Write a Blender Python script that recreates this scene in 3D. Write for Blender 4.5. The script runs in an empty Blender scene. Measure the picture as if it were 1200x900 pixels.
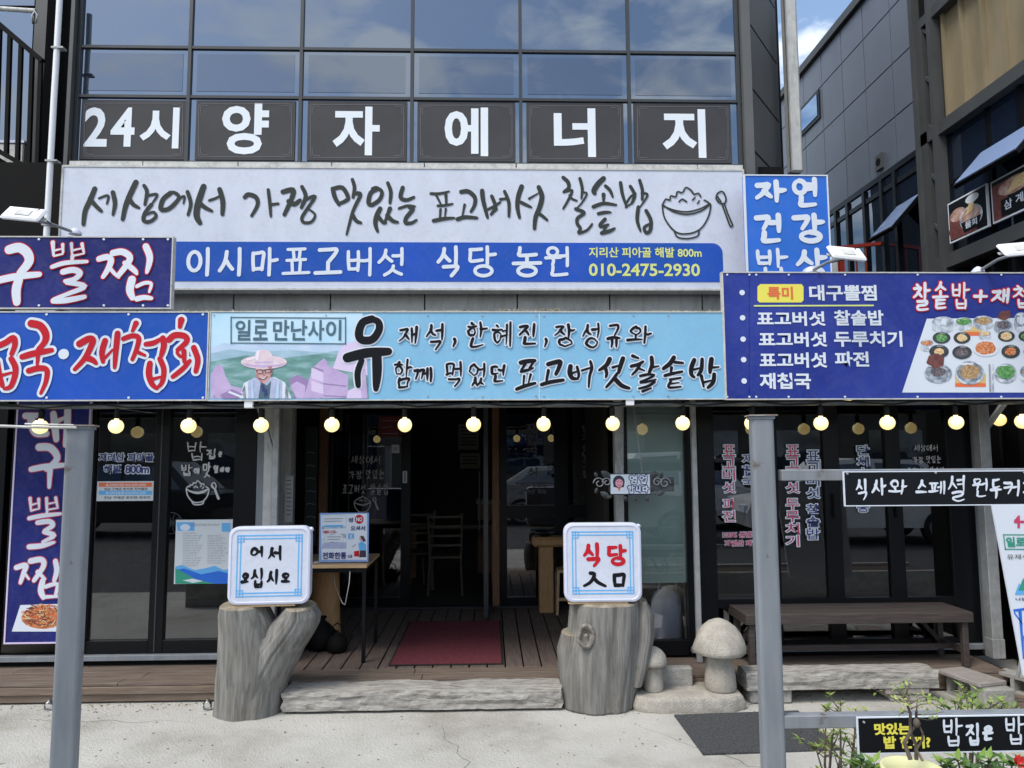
import bpy, bmesh, math, random
from mathutils import Vector, Matrix, noise
R = math.radians
rnd = random.Random(7)
S = bpy.context.scene
COL = S.collection

# ------------------------------------------------------------------ camera
F = 867.0
CAMZ = 1.8
cam_d = bpy.data.cameras.new('camera'); cam = bpy.data.objects.new('camera', cam_d); COL.objects.link(cam)
cam_d.sensor_width = 36; cam_d.lens = F/1200*36; cam_d.clip_end = 2000; cam_d.clip_start = .05
CM = Matrix.Rotation(R(-1.7), 3, 'Z') @ Matrix.Rotation(R(90+5.3), 3, 'X') @ Matrix.Rotation(R(-.3), 3, 'Z')
cam.matrix_world = Matrix.Translation((0, 0, CAMZ)) @ CM.to_4x4()
S.camera = cam
CO = Vector((0, 0, CAMZ))
def ray(px, py): return CM @ Vector(((px-600)/F, -(py-450)/F, -1))
def at(px, py, Y): d = ray(px, py); return CO + d*(Y/d.y)
def atz(px, py, z): d = ray(px, py); return CO + d*((z-CAMZ)/d.z)
def atx(px, py, X): d = ray(px, py); return CO + d*(X/d.x)

# ------------------------------------------------------------------ world and sun
CLOUD = (5, 1, 2)
SUN_EL, SUN_AZ = 56, 226
w = bpy.data.worlds.new('World'); S.world = w; w.use_nodes = True
nt = w.node_tree; bg = nt.nodes['Background']; bg.inputs[1].default_value = .125
sky = nt.nodes.new('ShaderNodeTexSky'); sky.sky_type = 'NISHITA'; sky.sun_disc = False
sky.sun_elevation = R(SUN_EL); sky.sun_rotation = R(SUN_AZ); sky.dust_density = 1.6; sky.air_density = 1.2
tc = nt.nodes.new('ShaderNodeTexCoord'); mp = nt.nodes.new('ShaderNodeMapping'); mp.inputs['Scale'].default_value = (1, 1, 2.2); mp.inputs['Location'].default_value = CLOUD
ns = nt.nodes.new('ShaderNodeTexNoise'); ns.inputs['Scale'].default_value = 5; ns.inputs['Detail'].default_value = 9; ns.inputs['Roughness'].default_value = .56
rp = nt.nodes.new('ShaderNodeValToRGB'); rp.color_ramp.elements[0].position = .47; rp.color_ramp.elements[1].position = .60
mx = nt.nodes.new('ShaderNodeMix'); mx.data_type = 'RGBA'
nt.links.new(tc.outputs['Generated'], mp.inputs[0]); nt.links.new(mp.outputs[0], ns.inputs[0]); nt.links.new(ns.outputs[0], rp.inputs[0])
nt.links.new(rp.outputs[0], mx.inputs[0]); nt.links.new(sky.outputs[0], mx.inputs[6]); mx.inputs[7].default_value = (6.0, 6.3, 6.8, 1)
nt.links.new(mx.outputs[2], bg.inputs[0])
sd = bpy.data.lights.new('sun', 'SUN'); sd.energy = 1.5; sd.angle = R(24); sd.color = (1, .95, .87)
so = bpy.data.objects.new('sun', sd); COL.objects.link(so)
sdir = Vector((math.sin(R(SUN_AZ))*math.cos(R(SUN_EL)), math.cos(R(SUN_AZ))*math.cos(R(SUN_EL)), math.sin(R(SUN_EL))))
so.rotation_euler = sdir.to_track_quat('Z', 'Y').to_euler()
S.view_settings.view_transform = 'Standard'; S.view_settings.look = 'None'; S.view_settings.gamma = 1
S.view_settings.exposure = 0.90
S.render.engine = 'CYCLES'; S.cycles.max_bounces = 8; S.cycles.transparent_max_bounces = 16

# ------------------------------------------------------------------ materials
def lin(v):
    v /= 255.0
    return v/12.92 if v <= .04045 else ((v+.055)/1.055)**2.4
def C(r, g, b, k=1.0): return (min(.9, lin(r)*k), min(.9, lin(g)*k), min(.9, lin(b)*k))
def mat(name, col, rough=.6, metal=0, col2=None, nscale=4, nstretch=(1, 1, 1), bump=0, bscale=30, bstretch=None, spec=.5,
        emit=None, estr=0, ramp=(.35, .65), detail=6, kind='noise', speck=None, dirt=0):
    m = bpy.data.materials.new(name); m.use_nodes = True; t = m.node_tree; L = t.links
    p = t.nodes['Principled BSDF']
    p.inputs['Base Color'].default_value = (*col, 1); p.inputs['Roughness'].default_value = rough
    p.inputs['Metallic'].default_value = metal; p.inputs['Specular IOR Level'].default_value = spec
    if emit: p.inputs['Emission Color'].default_value = (*emit, 1); p.inputs['Emission Strength'].default_value = estr
    tc = None
    if col2 or bump or speck or dirt: tc = t.nodes.new('ShaderNodeTexCoord')
    def nz(scale, stretch, kind):
        mp = t.nodes.new('ShaderNodeMapping'); mp.inputs['Scale'].default_value = stretch
        L.new(tc.outputs['Object'], mp.inputs[0])
        if kind == 'voronoi':
            n = t.nodes.new('ShaderNodeTexVoronoi'); n.inputs['Scale'].default_value = scale; L.new(mp.outputs[0], n.inputs[0]); return n.outputs['Color']
        n = t.nodes.new('ShaderNodeTexNoise'); n.inputs['Scale'].default_value = scale; n.inputs['Detail'].default_value = detail; n.inputs['Roughness'].default_value = .62
        L.new(mp.outputs[0], n.inputs[0]); return n.outputs[0]
    out = None
    if col2:
        cr = t.nodes.new('ShaderNodeValToRGB'); cr.color_ramp.elements[0].position = ramp[0]; cr.color_ramp.elements[1].position = ramp[1]
        cols = [col, col2] if not isinstance(col2[0], tuple) else [col]+list(col2)
        cr.color_ramp.elements[0].color = (*cols[0], 1); cr.color_ramp.elements[1].color = (*cols[-1], 1)
        for i, c in enumerate(cols[1:-1]):
            e = cr.color_ramp.elements.new(ramp[0]+(ramp[1]-ramp[0])*(i+1)/(len(cols)-1)); e.color = (*c, 1)
        L.new(nz(nscale, nstretch, kind), cr.inputs[0]); out = cr.outputs[0]
    if speck:
        sc, thr, scol = speck
        n = nz(sc, (1, 1, 1), 'noise'); r2 = t.nodes.new('ShaderNodeValToRGB'); r2.color_ramp.elements[0].position = thr; r2.color_ramp.elements[1].position = thr+.06
        L.new(n, r2.inputs[0]); mx = t.nodes.new('ShaderNodeMix'); mx.data_type = 'RGBA'
        L.new(r2.outputs[0], mx.inputs[0]); mx.inputs[7].default_value = (*scol, 1)
        if out: L.new(out, mx.inputs[6])
        else: mx.inputs[6].default_value = (*col, 1)
        out = mx.outputs[2]
    if dirt:                                        # grime that has run down the surface
        a = nz(2.3, (3.2, 3.2, .45), 'noise'); b_ = nz(11, (2.5, 2.5, .8), 'noise')
        mu = t.nodes.new('ShaderNodeMath'); mu.operation = 'MULTIPLY'; L.new(a, mu.inputs[0]); L.new(b_, mu.inputs[1])
        r3 = t.nodes.new('ShaderNodeValToRGB'); r3.color_ramp.elements[0].position = .20; r3.color_ramp.elements[1].position = .42
        L.new(mu.outputs[0], r3.inputs[0]); sc_ = t.nodes.new('ShaderNodeMath'); sc_.operation = 'MULTIPLY'; sc_.inputs[1].default_value = dirt; L.new(r3.outputs[0], sc_.inputs[0])
        mx = t.nodes.new('ShaderNodeMix'); mx.data_type = 'RGBA'; L.new(sc_.outputs[0], mx.inputs[0]); mx.inputs[7].default_value = (.23, .22, .20, 1)
        if out: L.new(out, mx.inputs[6])
        else: mx.inputs[6].default_value = (*col, 1)
        out = mx.outputs[2]; rr_ = t.nodes.new('ShaderNodeMath'); rr_.operation = 'ADD'; rr_.inputs[1].default_value = rough; L.new(sc_.outputs[0], rr_.inputs[0]); L.new(rr_.outputs[0], p.inputs['Roughness'])
    if out: L.new(out, p.inputs['Base Color'])
    if bump:
        b = t.nodes.new('ShaderNodeBump'); b.inputs['Strength'].default_value = bump; b.inputs['Distance'].default_value = .02
        L.new(nz(bscale, bstretch or nstretch, 'noise'), b.inputs['Height']); L.new(b.outputs[0], p.inputs['Normal'])
    return m
def glassmat(name, tint, refl, base=None, rough=0.0, wav=.0):
    m = bpy.data.materials.new(name); m.use_nodes = True; t = m.node_tree; L = t.links
    t.nodes.remove(t.nodes['Principled BSDF']); o = t.nodes['Material Output']
    if base is None: a = t.nodes.new('ShaderNodeBsdfTransparent'); a.inputs[0].default_value = (*tint, 1)
    else: a = t.nodes.new('ShaderNodeBsdfDiffuse'); a.inputs[0].default_value = (*base, 1)
    g = t.nodes.new('ShaderNodeBsdfGlossy'); g.inputs['Roughness'].default_value = rough
    if base is not None: g.inputs[0].default_value = (*tint, 1)
    fr = t.nodes.new('ShaderNodeFresnel'); fr.inputs[0].default_value = 1.5
    ad = t.nodes.new('ShaderNodeMath'); ad.operation = 'ADD'; ad.inputs[1].default_value = refl; ad.use_clamp = True
    L.new(fr.outputs[0], ad.inputs[0]); x = t.nodes.new('ShaderNodeMixShader'); L.new(ad.outputs[0], x.inputs[0])
    L.new(a.outputs[0], x.inputs[1]); L.new(g.outputs[0], x.inputs[2]); L.new(x.outputs[0], o.inputs[0])
    if wav:
        tc = t.nodes.new('ShaderNodeTexCoord'); n = t.nodes.new('ShaderNodeTexNoise'); n.inputs['Scale'].default_value = 1.1; n.inputs['Detail'].default_value = 1
        b = t.nodes.new('ShaderNodeBump'); b.inputs['Strength'].default_value = wav; b.inputs['Distance'].default_value = .05
        L.new(tc.outputs['Object'], n.inputs[0]); L.new(n.outputs[0], b.inputs['Height']); L.new(b.outputs[0], g.inputs['Normal'])
    return m
M = {}
def defmats():
    D = M
    D['concrete'] = mat('pale_concrete', (.36, .345, .30), .9, spec=.2, col2=((.47, .46, .42), (.53, .52, .48)), nscale=1.1, bump=.8, bscale=70, ramp=(.36, .62), detail=14, speck=(60, .66, (.30, .29, .26)))
    D['turf'] = mat('dark_grit', (.035, .037, .04), .95, col2=(.10, .105, .11), nscale=60, bump=1, bscale=110)
    D['deck'] = mat('brown_deck_wood', (.085, .062, .052), .75, col2=(.155, .118, .10), nscale=6, nstretch=(18, 1, 6), bump=.35, bscale=10)
    D['deckx'] = mat('brown_deck_wood_long', (.10, .074, .056), .75, col2=(.18, .14, .11), nscale=4, nstretch=(1, 14, 14), bump=.3, bscale=10)
    D['deckx2'] = mat('grey_brown_fascia_wood', (.12, .085, .062), .8, col2=(.21, .16, .12), nscale=3, nstretch=(1, 12, 12), bump=.3, bscale=10)
    D['driftwood'] = mat('weathered_log_wood', (.15, .137, .12), .9, col2=((.32, .305, .275), (.42, .405, .37)), nscale=7, nstretch=(1.2, 6, 6), bump=.5, bscale=22, ramp=(.33, .60), dirt=.35, detail=12, spec=.2)
    D['stump'] = mat('grey_stump_wood', (.12, .116, .106), .9, col2=((.195, .19, .175), (.28, .275, .258)), nscale=6, nstretch=(4, 4, .45), bump=.55, bscale=22, bstretch=(4, 4, .22), ramp=(.34, .68), dirt=.35, speck=(3.2, .60, (.17, .15, .12)), detail=12, spec=.2)
    D['stumptop'] = mat('stump_cut_wood', (.20, .17, .12), .9, col2=(.34, .30, .23), nscale=14, nstretch=(1, 1, 1), bump=.6, bscale=40)
    D['knot'] = mat('knot_wood', (.12, .10, .08), .9, col2=(.30, .28, .25), nscale=30, bump=.8, bscale=40)
    D['granite'] = mat('granite', (.36, .335, .285), .9, spec=.2, dirt=.45, col2=(.50, .47, .41), nscale=7, bump=.5, bscale=90, speck=(150, .56, (.24, .22, .19)))
    D['cblock'] = mat('concrete_block', (.30, .29, .265), .95, col2=(.42, .41, .38), nscale=12, bump=.8, bscale=80)
    D['cblockp'] = mat('paver_plate', (.26, .23, .21), .9, col2=(.34, .31, .29), nscale=10, bump=.5, bscale=60)
    D['steel'] = mat('grey_painted_steel', (.17, .19, .21), .5, dirt=.35, speck=(9, .66, (.10, .08, .065)), col2=(.23, .25, .275), nscale=3, nstretch=(4, 4, .6), bump=.08, bscale=20)
    D['galv'] = mat('galvanised_steel', (.33, .34, .34), .5, .35, dirt=.5, col2=(.45, .46, .46), nscale=9)
    D['rust'] = mat('rusty_cap', (.20, .14, .10), .8, col2=(.32, .30, .28), nscale=25)
    D['beam'] = mat('dark_conduit', (.075, .08, .08), .4, .3, col2=(.12, .125, .12), nscale=14)
    D['black'] = mat('black_frame', (.005, .0055, .007), .35, spec=.22)
    D['blackm'] = mat('black_matt', (.006, .006, .006), .8, spec=.15)
    D['dark'] = mat('charcoal_cladding', (.050, .053, .055), .5, col2=(.066, .069, .070), nscale=2)
    D['flank'] = mat('grey_cladding', (.085, .088, .088), .5, col2=(.105, .108, .107), nscale=2)
    D['mull'] = mat('mullion_grey', (.032, .036, .038), .4)
    D['wallp'] = mat('taupe_wall_panel', (.42, .42, .40), .7, dirt=.5, col2=(.48, .48, .46), nscale=3)
    D['white'] = mat('white_paint', (.78, .79, .80), .5)
    D['whitep'] = mat('white_plastic', (.60, .63, .76), .4, dirt=.05)
    D['signwhite'] = mat('white_sign_sheet', dirt=.15, col=(.56, .60, .70), rough=.5, spec=.3, col2=(.64, .68, .78), nscale=1.6, nstretch=(2.2, 1, .35), ramp=(.3, .7))
    D['trimw'] = mat('pale_trim', (.50, .50, .48), .6, dirt=.5, col2=(.60, .60, .57), nscale=9)
    D['navy'] = mat('navy_sheet', dirt=.10, spec=.18, col=(.010, .014, .12), rough=.4, col2=(.022, .03, .19), nscale=1)
    D['navy2'] = mat('indigo_sheet', dirt=.09, spec=.18, col=(.014, .028, .21), rough=.4, col2=(.032, .055, .32), nscale=1)
    D['blue'] = mat('blue_sheet', (.008, .078, .38), .4, dirt=.09, spec=.2, col2=(.016, .085, .48), nscale=1)
    D['blue2'] = mat('bright_blue_sheet', (.018, .14, .54), .4, dirt=.12, spec=.25, col2=(.03, .155, .66), nscale=2)
    D['bluel'] = mat('light_blue_sheet', (.20, .45, .66), .4, dirt=.14, spec=.25, col2=(.24, .50, .70), nscale=1.2)
    D['tblack'] = mat('black_sheet', (.007, .008, .010), .5, spec=.2)
    D['ink'] = mat('charcoal_ink', (.040, .046, .042), .7, spec=.2)
    D['inkk'] = mat('black_ink', (.008, .009, .012), .7, spec=.15)
    D['w'] = mat('white_ink', (.68, .73, .80), .6, spec=.2)
    D['wbright'] = mat('white_letter_sheet', (.74, .79, .84), .6, spec=.2)
    D['red'] = mat('red_ink', (.50, .012, .025), .6, spec=.2)
    D['pink'] = mat('rose_ink', (.55, .05, .13), .5)
    D['yellow'] = mat('yellow_ink', (.80, .72, .10), .5)
    D['lemon'] = mat('pale_yellow_ink', (.66, .72, .22), .5)
    D['cyan'] = mat('sky_blue_ink', (.12, .42, .78), .5)
    D['navyink'] = mat('navy_ink', (.03, .035, .17), .5)
    D['teal'] = mat('slate_teal_ink', (.06, .13, .17), .5)
    D['green'] = mat('green_ink', (.03, .30, .20), .5)
    D['orange'] = mat('orange_ink', (.75, .16, .05), .5)
    D['grey'] = mat('grey_ink', (.30, .31, .33), .6)
    D['greyt'] = mat('grey_window_letter', (.14, .14, .155), .6)
    D['greyw'] = mat('pale_grey_window_letter', (.50, .50, .50), .6)
    D['glass'] = glassmat('tinted_glass', (.40, .43, .45), .12)
    D['clear'] = glassmat('clear_glass', (.97, .98, .97), .07)
    D['glassu'] = glassmat('blue_curtain_glass', (.74, .85, .98), .20, base=(.005, .010, .020), wav=.16)
    D['film'] = glassmat('window_film', (.76, .85, .97), .15, base=(.010, .015, .026), wav=.16)
    D['glassb'] = glassmat('deep_blue_glass', (.75, .87, 1), .08, base=(.008, .014, .03), wav=.1)
    D['bluepane'] = glassmat('painted_sky_blue', (.8, .9, 1), .05, base=(.27, .37, .60))  # for the open sashes: bright sky reflection painted into the diffuse base
    D['glassm'] = glassmat('mirror_pane', (.55, .75, 1), .30, base=(.02, .04, .10))
    D['frost'] = mat('frosted_green_film', (.36, .49, .46), .25, col2=(.42, .54, .51), nscale=1, spec=.8)
    D['wood'] = mat('pale_wood', (.42, .28, .15), .6, col2=(.55, .38, .21), nscale=8, nstretch=(1, 9, 9))
    D['woodb'] = mat('brown_wood', (.16, .075, .035), .6, col2=(.24, .12, .055), nscale=8, nstretch=(8, 8, 1))
    D['woodo'] = mat('honey_wood', (.34, .19, .08), .55, col2=(.45, .27, .12), nscale=8, nstretch=(7, 7, 1))
    D['matred'] = mat('burgundy_mat', (.15, .025, .035), .95, col2=(.26, .055, .075), nscale=40, nstretch=(6, .5, 1), bump=1, bscale=80, bstretch=(3, .3, 1))
    D['rubber'] = mat('rubber', (.012, .012, .012), .8)
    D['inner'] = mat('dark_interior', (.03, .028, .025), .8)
    D['cream'] = mat('cream_shelf', (.30, .29, .24), .6)
    D['bulb'] = mat('lit_bulb', (.9, .85, .6), .3, emit=(1, .74, .27), estr=.60)
    D['tube'] = mat('lit_tube', (.9, .9, .9), .3, emit=(1, 1, 1), estr=3)
    D['panel'] = mat('slate_cladding', dirt=.12, col=(.135, .16, .205), rough=.38, col2=(.16, .185, .235), nscale=1.2)
    D['gold'] = mat('ochre_cladding', (.215, .175, .105), .5, .1, col2=(.29, .24, .155), nscale=1.5, nstretch=(1, 2, .6))
    D['redp'] = mat('red_paint', (.40, .04, .02), .5)
    D['pot'] = mat('yellow_pot', (.66, .66, .36), .5)
    D['soil'] = mat('soil', (.05, .035, .025), 1, bump=1, bscale=30, col2=(.09, .065, .045), nscale=30)
    D['leaf'] = mat('leaf_green', (.10, .20, .025), .5, col2=(.20, .30, .05), nscale=9)
    D['leafy'] = mat('leaf_yellow_green', (.22, .29, .06), .5, col2=(.38, .40, .13), nscale=9)
    D['leafd'] = mat('leaf_dark', (.035, .09, .02), .5, col2=(.07, .15, .03), nscale=9)
    D['bark'] = mat('bark', (.10, .075, .055), .9, col2=(.18, .145, .115), nscale=30, nstretch=(1, 1, .3), bump=.6)
    D['flower'] = mat('red_flower', (.6, .03, .03), .5)
    D['moss'] = mat('debris', (.10, .09, .05), 1, col2=(.42, .38, .30), nscale=40)
    D['iron'] = mat('pewter_iron', (.04, .044, .046), .45, .4, col2=(.10, .105, .11), nscale=20)
    D['chain'] = mat('chain_steel', (.4, .41, .42), .35, .8)
    D['skin'] = mat('printed_skin', (.62, .36, .34), .6)
    D['skind'] = mat('printed_skin_shade', (.42, .20, .22), .6); D['hatl'] = mat('printed_straw_light', (.86, .76, .84), .6)
    D['skinp'] = mat('printed_pink', (.75, .34, .42), .6)
    D['hat'] = mat('printed_straw', (.68, .52, .58), .6, col2=(.76, .66, .70), nscale=20)
    D['hair'] = mat('printed_hair', (.03, .03, .05), .6)
    D['lilac'] = mat('printed_lilac', (.45, .33, .56), .6, col2=(.55, .42, .66), nscale=8)
    D['lilacd'] = mat('printed_lilac_dark', (.30, .20, .40), .6)
    D['lilacl'] = mat('printed_lilac_light', (.66, .56, .76), .6)
    D['psky'] = mat('printed_sky', (.40, .66, .82), .5, col2=(.58, .76, .88), nscale=1.6)
    D['pmist'] = mat('printed_hill_mist', (.24, .40, .50), .6, col2=(.40, .56, .66), nscale=6, nstretch=(.6, 1, 2))
    D['pfield'] = mat('printed_field', (.07, .19, .18), .6, col2=((.15, .32, .30), (.34, .50, .56)), nscale=7, nstretch=(.7, 2.5, 1), ramp=(.3, .7))
    D['pcloud'] = mat('printed_mist', (.40, .55, .72), .6, col2=(.55, .66, .82), nscale=4)
    D['vest'] = mat('printed_vest', (.36, .40, .58), .6, col2=(.46, .50, .68), nscale=20)
    D['foodr'] = mat('food_red', (.35, .05, .02), .5, col2=((.62, .18, .06), (.70, .48, .25)), nscale=60, ramp=(.3, .7))
    D['foodb'] = mat('food_brown', (.18, .09, .03), .5, col2=((.42, .26, .12), (.62, .48, .30)), nscale=70, ramp=(.3, .7))
    D['foodg'] = mat('food_green', (.03, .14, .03), .5, col2=((.08, .30, .07), (.35, .50, .25)), nscale=70, ramp=(.3, .7))
    D['foody'] = mat('food_yellow', (.62, .34, .10), .5, col2=((.75, .55, .25), (.70, .70, .55)), nscale=70, ramp=(.3, .7))
    D['foodd'] = mat('food_dark', (.03, .025, .03), .5, col2=((.12, .10, .12), (.22, .20, .20)), nscale=70, ramp=(.3, .7))
    D['foodn'] = mat('printed_noodles', (.20, .06, .05), .5, col2=((.50, .30, .24), (.66, .56, .48)), nscale=12, ramp=(.3, .7))
    D['bowl'] = mat('printed_steel_bowl', (.20, .23, .28), .4, col2=((.45, .50, .56), (.72, .76, .82)), nscale=14, ramp=(.35, .62))
    D['bowld'] = mat('printed_bowl_inside', (.10, .12, .15), .4, col2=((.24, .28, .33), (.50, .55, .62)), nscale=20)
    D['bowlk'] = mat('printed_black_bowl', (.02, .022, .028), .4, col2=(.06, .065, .07), nscale=20)
    D['maroon'] = mat('printed_maroon', (.10, .03, .028), .5, col2=(.22, .07, .06), nscale=30)
    D['yellowb'] = mat('printed_wood', (.62, .42, .14), .5, col2=(.70, .52, .22), nscale=20)
    D['papers'] = mat('paper', (.62, .66, .68), .7)
    D['chalk'] = mat('blackboard', (.015, .022, .02), .7)
    D['carb'] = mat('car_black', (.02, .02, .022), .2); D['carw'] = mat('car_white', (.7, .7, .7), .25); D['cars'] = mat('car_silver', (.4, .41, .42), .25, .5)
    D['farwall'] = mat('far_wall', (.06, .055, .05), .9, col2=(.11, .10, .09), nscale=.8)
    D['asphalt'] = mat('asphalt', (.045, .045, .047), .9, col2=(.07, .07, .07), nscale=3, bump=.4, bscale=60)
    D['stone'] = mat('round_stone', (.10, .10, .095), .8, col2=(.22, .21, .20), nscale=6)
defmats()

# ------------------------------------------------------------------ mesh building
class MB:
    def __init__(s): s.v = []; s.f = []; s.mi = []; s.m = []; s.sm = []
    def _m(s, m):
        if m is None: m = s.m[-1] if s.m else None
        if m not in s.m: s.m.append(m)
        return s.m.index(m)
    def add(s, vs, fs, m=None, smooth=False):
        b = len(s.v); s.v += [tuple(v) for v in vs]; i = s._m(m)
        for f in fs: s.f.append(tuple(b+k for k in f)); s.mi.append(i); s.sm.append(smooth)
        return s
    def box(s, a, b, m=None, mtx=None, bev=0):
        x0, y0, z0 = [min(p, q) for p, q in zip(a, b)]; x1, y1, z1 = [max(p, q) for p, q in zip(a, b)]
        if bev:
            e = min(bev, (x1-x0)*.45, (y1-y0)*.45, (z1-z0)*.45)
            bm = bmesh.new(); bmesh.ops.create_cube(bm, size=1)
            for v in bm.verts: v.co = Vector(((x0+x1)/2+v.co.x*(x1-x0), (y0+y1)/2+v.co.y*(y1-y0), (z0+z1)/2+v.co.z*(z1-z0)))
            bmesh.ops.bevel(bm, geom=bm.edges[:], offset=e, segments=1, affect='EDGES')
            vs = [v.co.copy() for v in bm.verts]; bm.verts.index_update(); fs = [[v.index for v in f.verts] for f in bm.faces]; bm.free()
        else:
            vs = [Vector(p) for p in ((x0, y0, z0), (x1, y0, z0), (x1, y1, z0), (x0, y1, z0), (x0, y0, z1), (x1, y0, z1), (x1, y1, z1), (x0, y1, z1))]
            fs = [(0, 3, 2, 1), (4, 5, 6, 7), (0, 1, 5, 4), (1, 2, 6, 5), (2, 3, 7, 6), (3, 0, 4, 7)]
        if mtx is not None: vs = [mtx @ v for v in vs]
        return s.add(vs, fs, m)
    def tube(s, pts, r, m=None, n=8, cap=True, smooth=True):
        pts = [Vector(p) for p in pts]; k = len(pts); rs = r if isinstance(r, (list, tuple)) else [r]*k
        vs = []; fs = []; up = None
        for i, p in enumerate(pts):
            d = (pts[min(i+1, k-1)]-pts[max(i-1, 0)]).normalized()
            if up is None: up = Vector((0, 0, 1)) if abs(d.z) < .9 else Vector((1, 0, 0))
            a = d.cross(up).normalized(); c = a.cross(d).normalized(); up = c
            for j in range(n):
                t = 2*math.pi*j/n + math.pi/n; vs.append(p+(a*math.cos(t)+c*math.sin(t))*rs[i])
        for i in range(k-1):
            for j in range(n): fs.append((i*n+j, i*n+(j+1) % n, (i+1)*n+(j+1) % n, (i+1)*n+j))
        s.add(vs, fs, m, smooth)
        if cap: s.add(vs[:n][::-1], [tuple(range(n))], m); s.add(vs[-n:], [tuple(range(n))], m)
        return s
    def lathe(s, prof, c=(0, 0, 0), m=None, n=24, sx=1, sy=1, smooth=True):
        c = Vector(c); vs = []; fs = []
        for r, z in prof:
            for j in range(n):
                t = 2*math.pi*j/n; vs.append(c+Vector((r*sx*math.cos(t), r*sy*math.sin(t), z)))
        for i in range(len(prof)-1):
            for j in range(n): fs.append((i*n+j, i*n+(j+1) % n, (i+1)*n+(j+1) % n, (i+1)*n+j))
        s.add(vs, fs, m, smooth)
        if prof[0][0] > 1e-4: s.add(vs[:n][::-1], [tuple(range(n))], m)
        if prof[-1][0] > 1e-4: s.add(vs[-n:], [tuple(range(n))], m)
        return s
    def poly2(s, pts, z=0, m=None):
        vs = [(p[0], p[1], z) for p in pts]; return s.add(vs, [tuple(range(len(vs)))], m)
    def plate(s, pts, z0, z1, m=None):            # extruded 2D outline
        n = len(pts); vs = [(p[0], p[1], z0) for p in pts]+[(p[0], p[1], z1) for p in pts]
        fs = [tuple(range(n))[::-1], tuple(range(n, 2*n))]+[(i, (i+1) % n, n+(i+1) % n, n+i) for i in range(n)]
        return s.add(vs, fs, m)
    def build(s, name, parent=None, m=None, mtx=None):
        me = bpy.data.meshes.new(name); me.from_pydata(s.v, [], s.f)
        ms = s.m if s.m and s.m != [None] else [m]
        for x in ms: me.materials.append(x if x is not None else m)
        me.polygons.foreach_set('material_index', s.mi); me.polygons.foreach_set('use_smooth', s.sm)
        me.update()
        if len(s.f) < 60000:
            bm = bmesh.new(); bm.from_mesh(me)
            bmesh.ops.triangulate(bm, faces=[f for f in bm.faces if len(f.verts) > 4])
            bm.to_mesh(me); bm.free()
        o = bpy.data.objects.new(name, me); COL.objects.link(o)
        if parent is not None: o.parent = parent
        if mtx is not None: o.matrix_local = mtx
        return o
def tag(o, label=None, cat=None, group=None, kind=None):
    if label: o['label'] = label
    if cat: o['category'] = cat
    if group: o['group'] = group
    if kind: o['kind'] = kind
    return o
def thing(name, label, cat, loc=(0, 0, 0), rot=(0, 0, 0), group=None):
    o = bpy.data.objects.new(name, None); COL.objects.link(o); o.location = loc; o.rotation_euler = rot
    o.empty_display_size = .1
    return tag(o, label, cat, group)
def part(name, mb, m, parent, label=None, kind=None):
    o = mb.build(name, parent, m)
    return tag(o, label, None, None, kind)
def bx(a, b, m=None, bev=0): return MB().box(a, b, m, bev=bev)
def copy_tree(o, parent=None):
    c = o.copy(); COL.objects.link(c); c.parent = parent
    for ch in list(o.children): copy_tree(ch, c)
    return c
def copies(src, n): return [copy_tree(src) for _ in range(n)]

# ------------------------------------------------------------------ brush lettering: jamo drawn as strokes (y down, unit box)
def circ(n=14, r=.5): return [(.5+r*math.sin(2*math.pi*i/n)*.98, .5-r*math.cos(2*math.pi*i/n)) for i in range(n+1)]
CO_ = {
 'ㄱ': [[(.02,.10),(.55,.06),(.95,.04),(.88,.40),(.55,1)]],
 'ㄴ': [[(.12,0),(.10,.45),(.06,.88),(.45,.90),(1,.80)]],
 'ㄷ': [[(.08,.08),(.5,.07),(.95,.03)], [(.12,.10),(.10,.5),(.10,.92),(.5,.93),(1,.86)]],
 'ㄹ': [[(.05,.06),(.5,.04),(.9,.03),(.80,.40),(.12,.52),(.08,.90),(.5,.96),(1,.88)]],
 'ㅁ': [[(.10,.08),(.10,.5),(.16,.96)], [(.12,.10),(.5,.07),(.92,.05),(.88,.5),(.82,.94)], [(.16,.90),(.5,.90),(.84,.87)]],
 'ㅂ': [[(.08,0),(.09,.5),(.16,.92)], [(.86,.0),(.88,.5),(.84,.98)], [(.12,.46),(.5,.46),(.86,.42)], [(.16,.90),(.5,.91),(.84,.88)]],
 'ㅅ': [[(.52,0),(.46,.35),(.28,.7),(0,1)], [(.44,.38),(.68,.66),(1,.92)]],
 'ㅇ': [circ()],
 'ㅈ': [[(.06,.10),(.5,.08),(.86,.04),(.62,.42),(.35,.74),(0,1)], [(.52,.50),(.76,.72),(1,.92)]],
 'ㅊ': [[(.40,0),(.52,.08),(.60,.14)], [(.06,.30),(.5,.27),(.86,.24),(.62,.55),(.35,.80),(0,1)], [(.52,.60),(.76,.78),(1,.95)]],
 'ㅋ': [[(.02,.08),(.55,.05),(.95,.03),(.88,.45),(.55,1)], [(.05,.50),(.5,.46),(.86,.40)]],
 'ㅌ': [[(.08,.06),(.5,.04),(.95,.02)], [(.12,.10),(.10,.5),(.10,.92),(.5,.94),(1,.88)], [(.14,.47),(.5,.46),(.9,.42)]],
 'ㅍ': [[(.04,.08),(.5,.06),(.96,.03)], [(.32,.10),(.36,.5),(.38,.86)], [(.70,.10),(.68,.5),(.64,.86)], [(0,.94),(.5,.90),(1,.86)]],
 'ㅎ': [[(.38,0),(.50,.06),(.60,.10)], [(.04,.28),(.5,.26),(.96,.22)], [(.5+.34*math.sin(2*math.pi*i/12), .68-.30*math.cos(2*math.pi*i/12)) for i in range(13)]],
}
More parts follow.
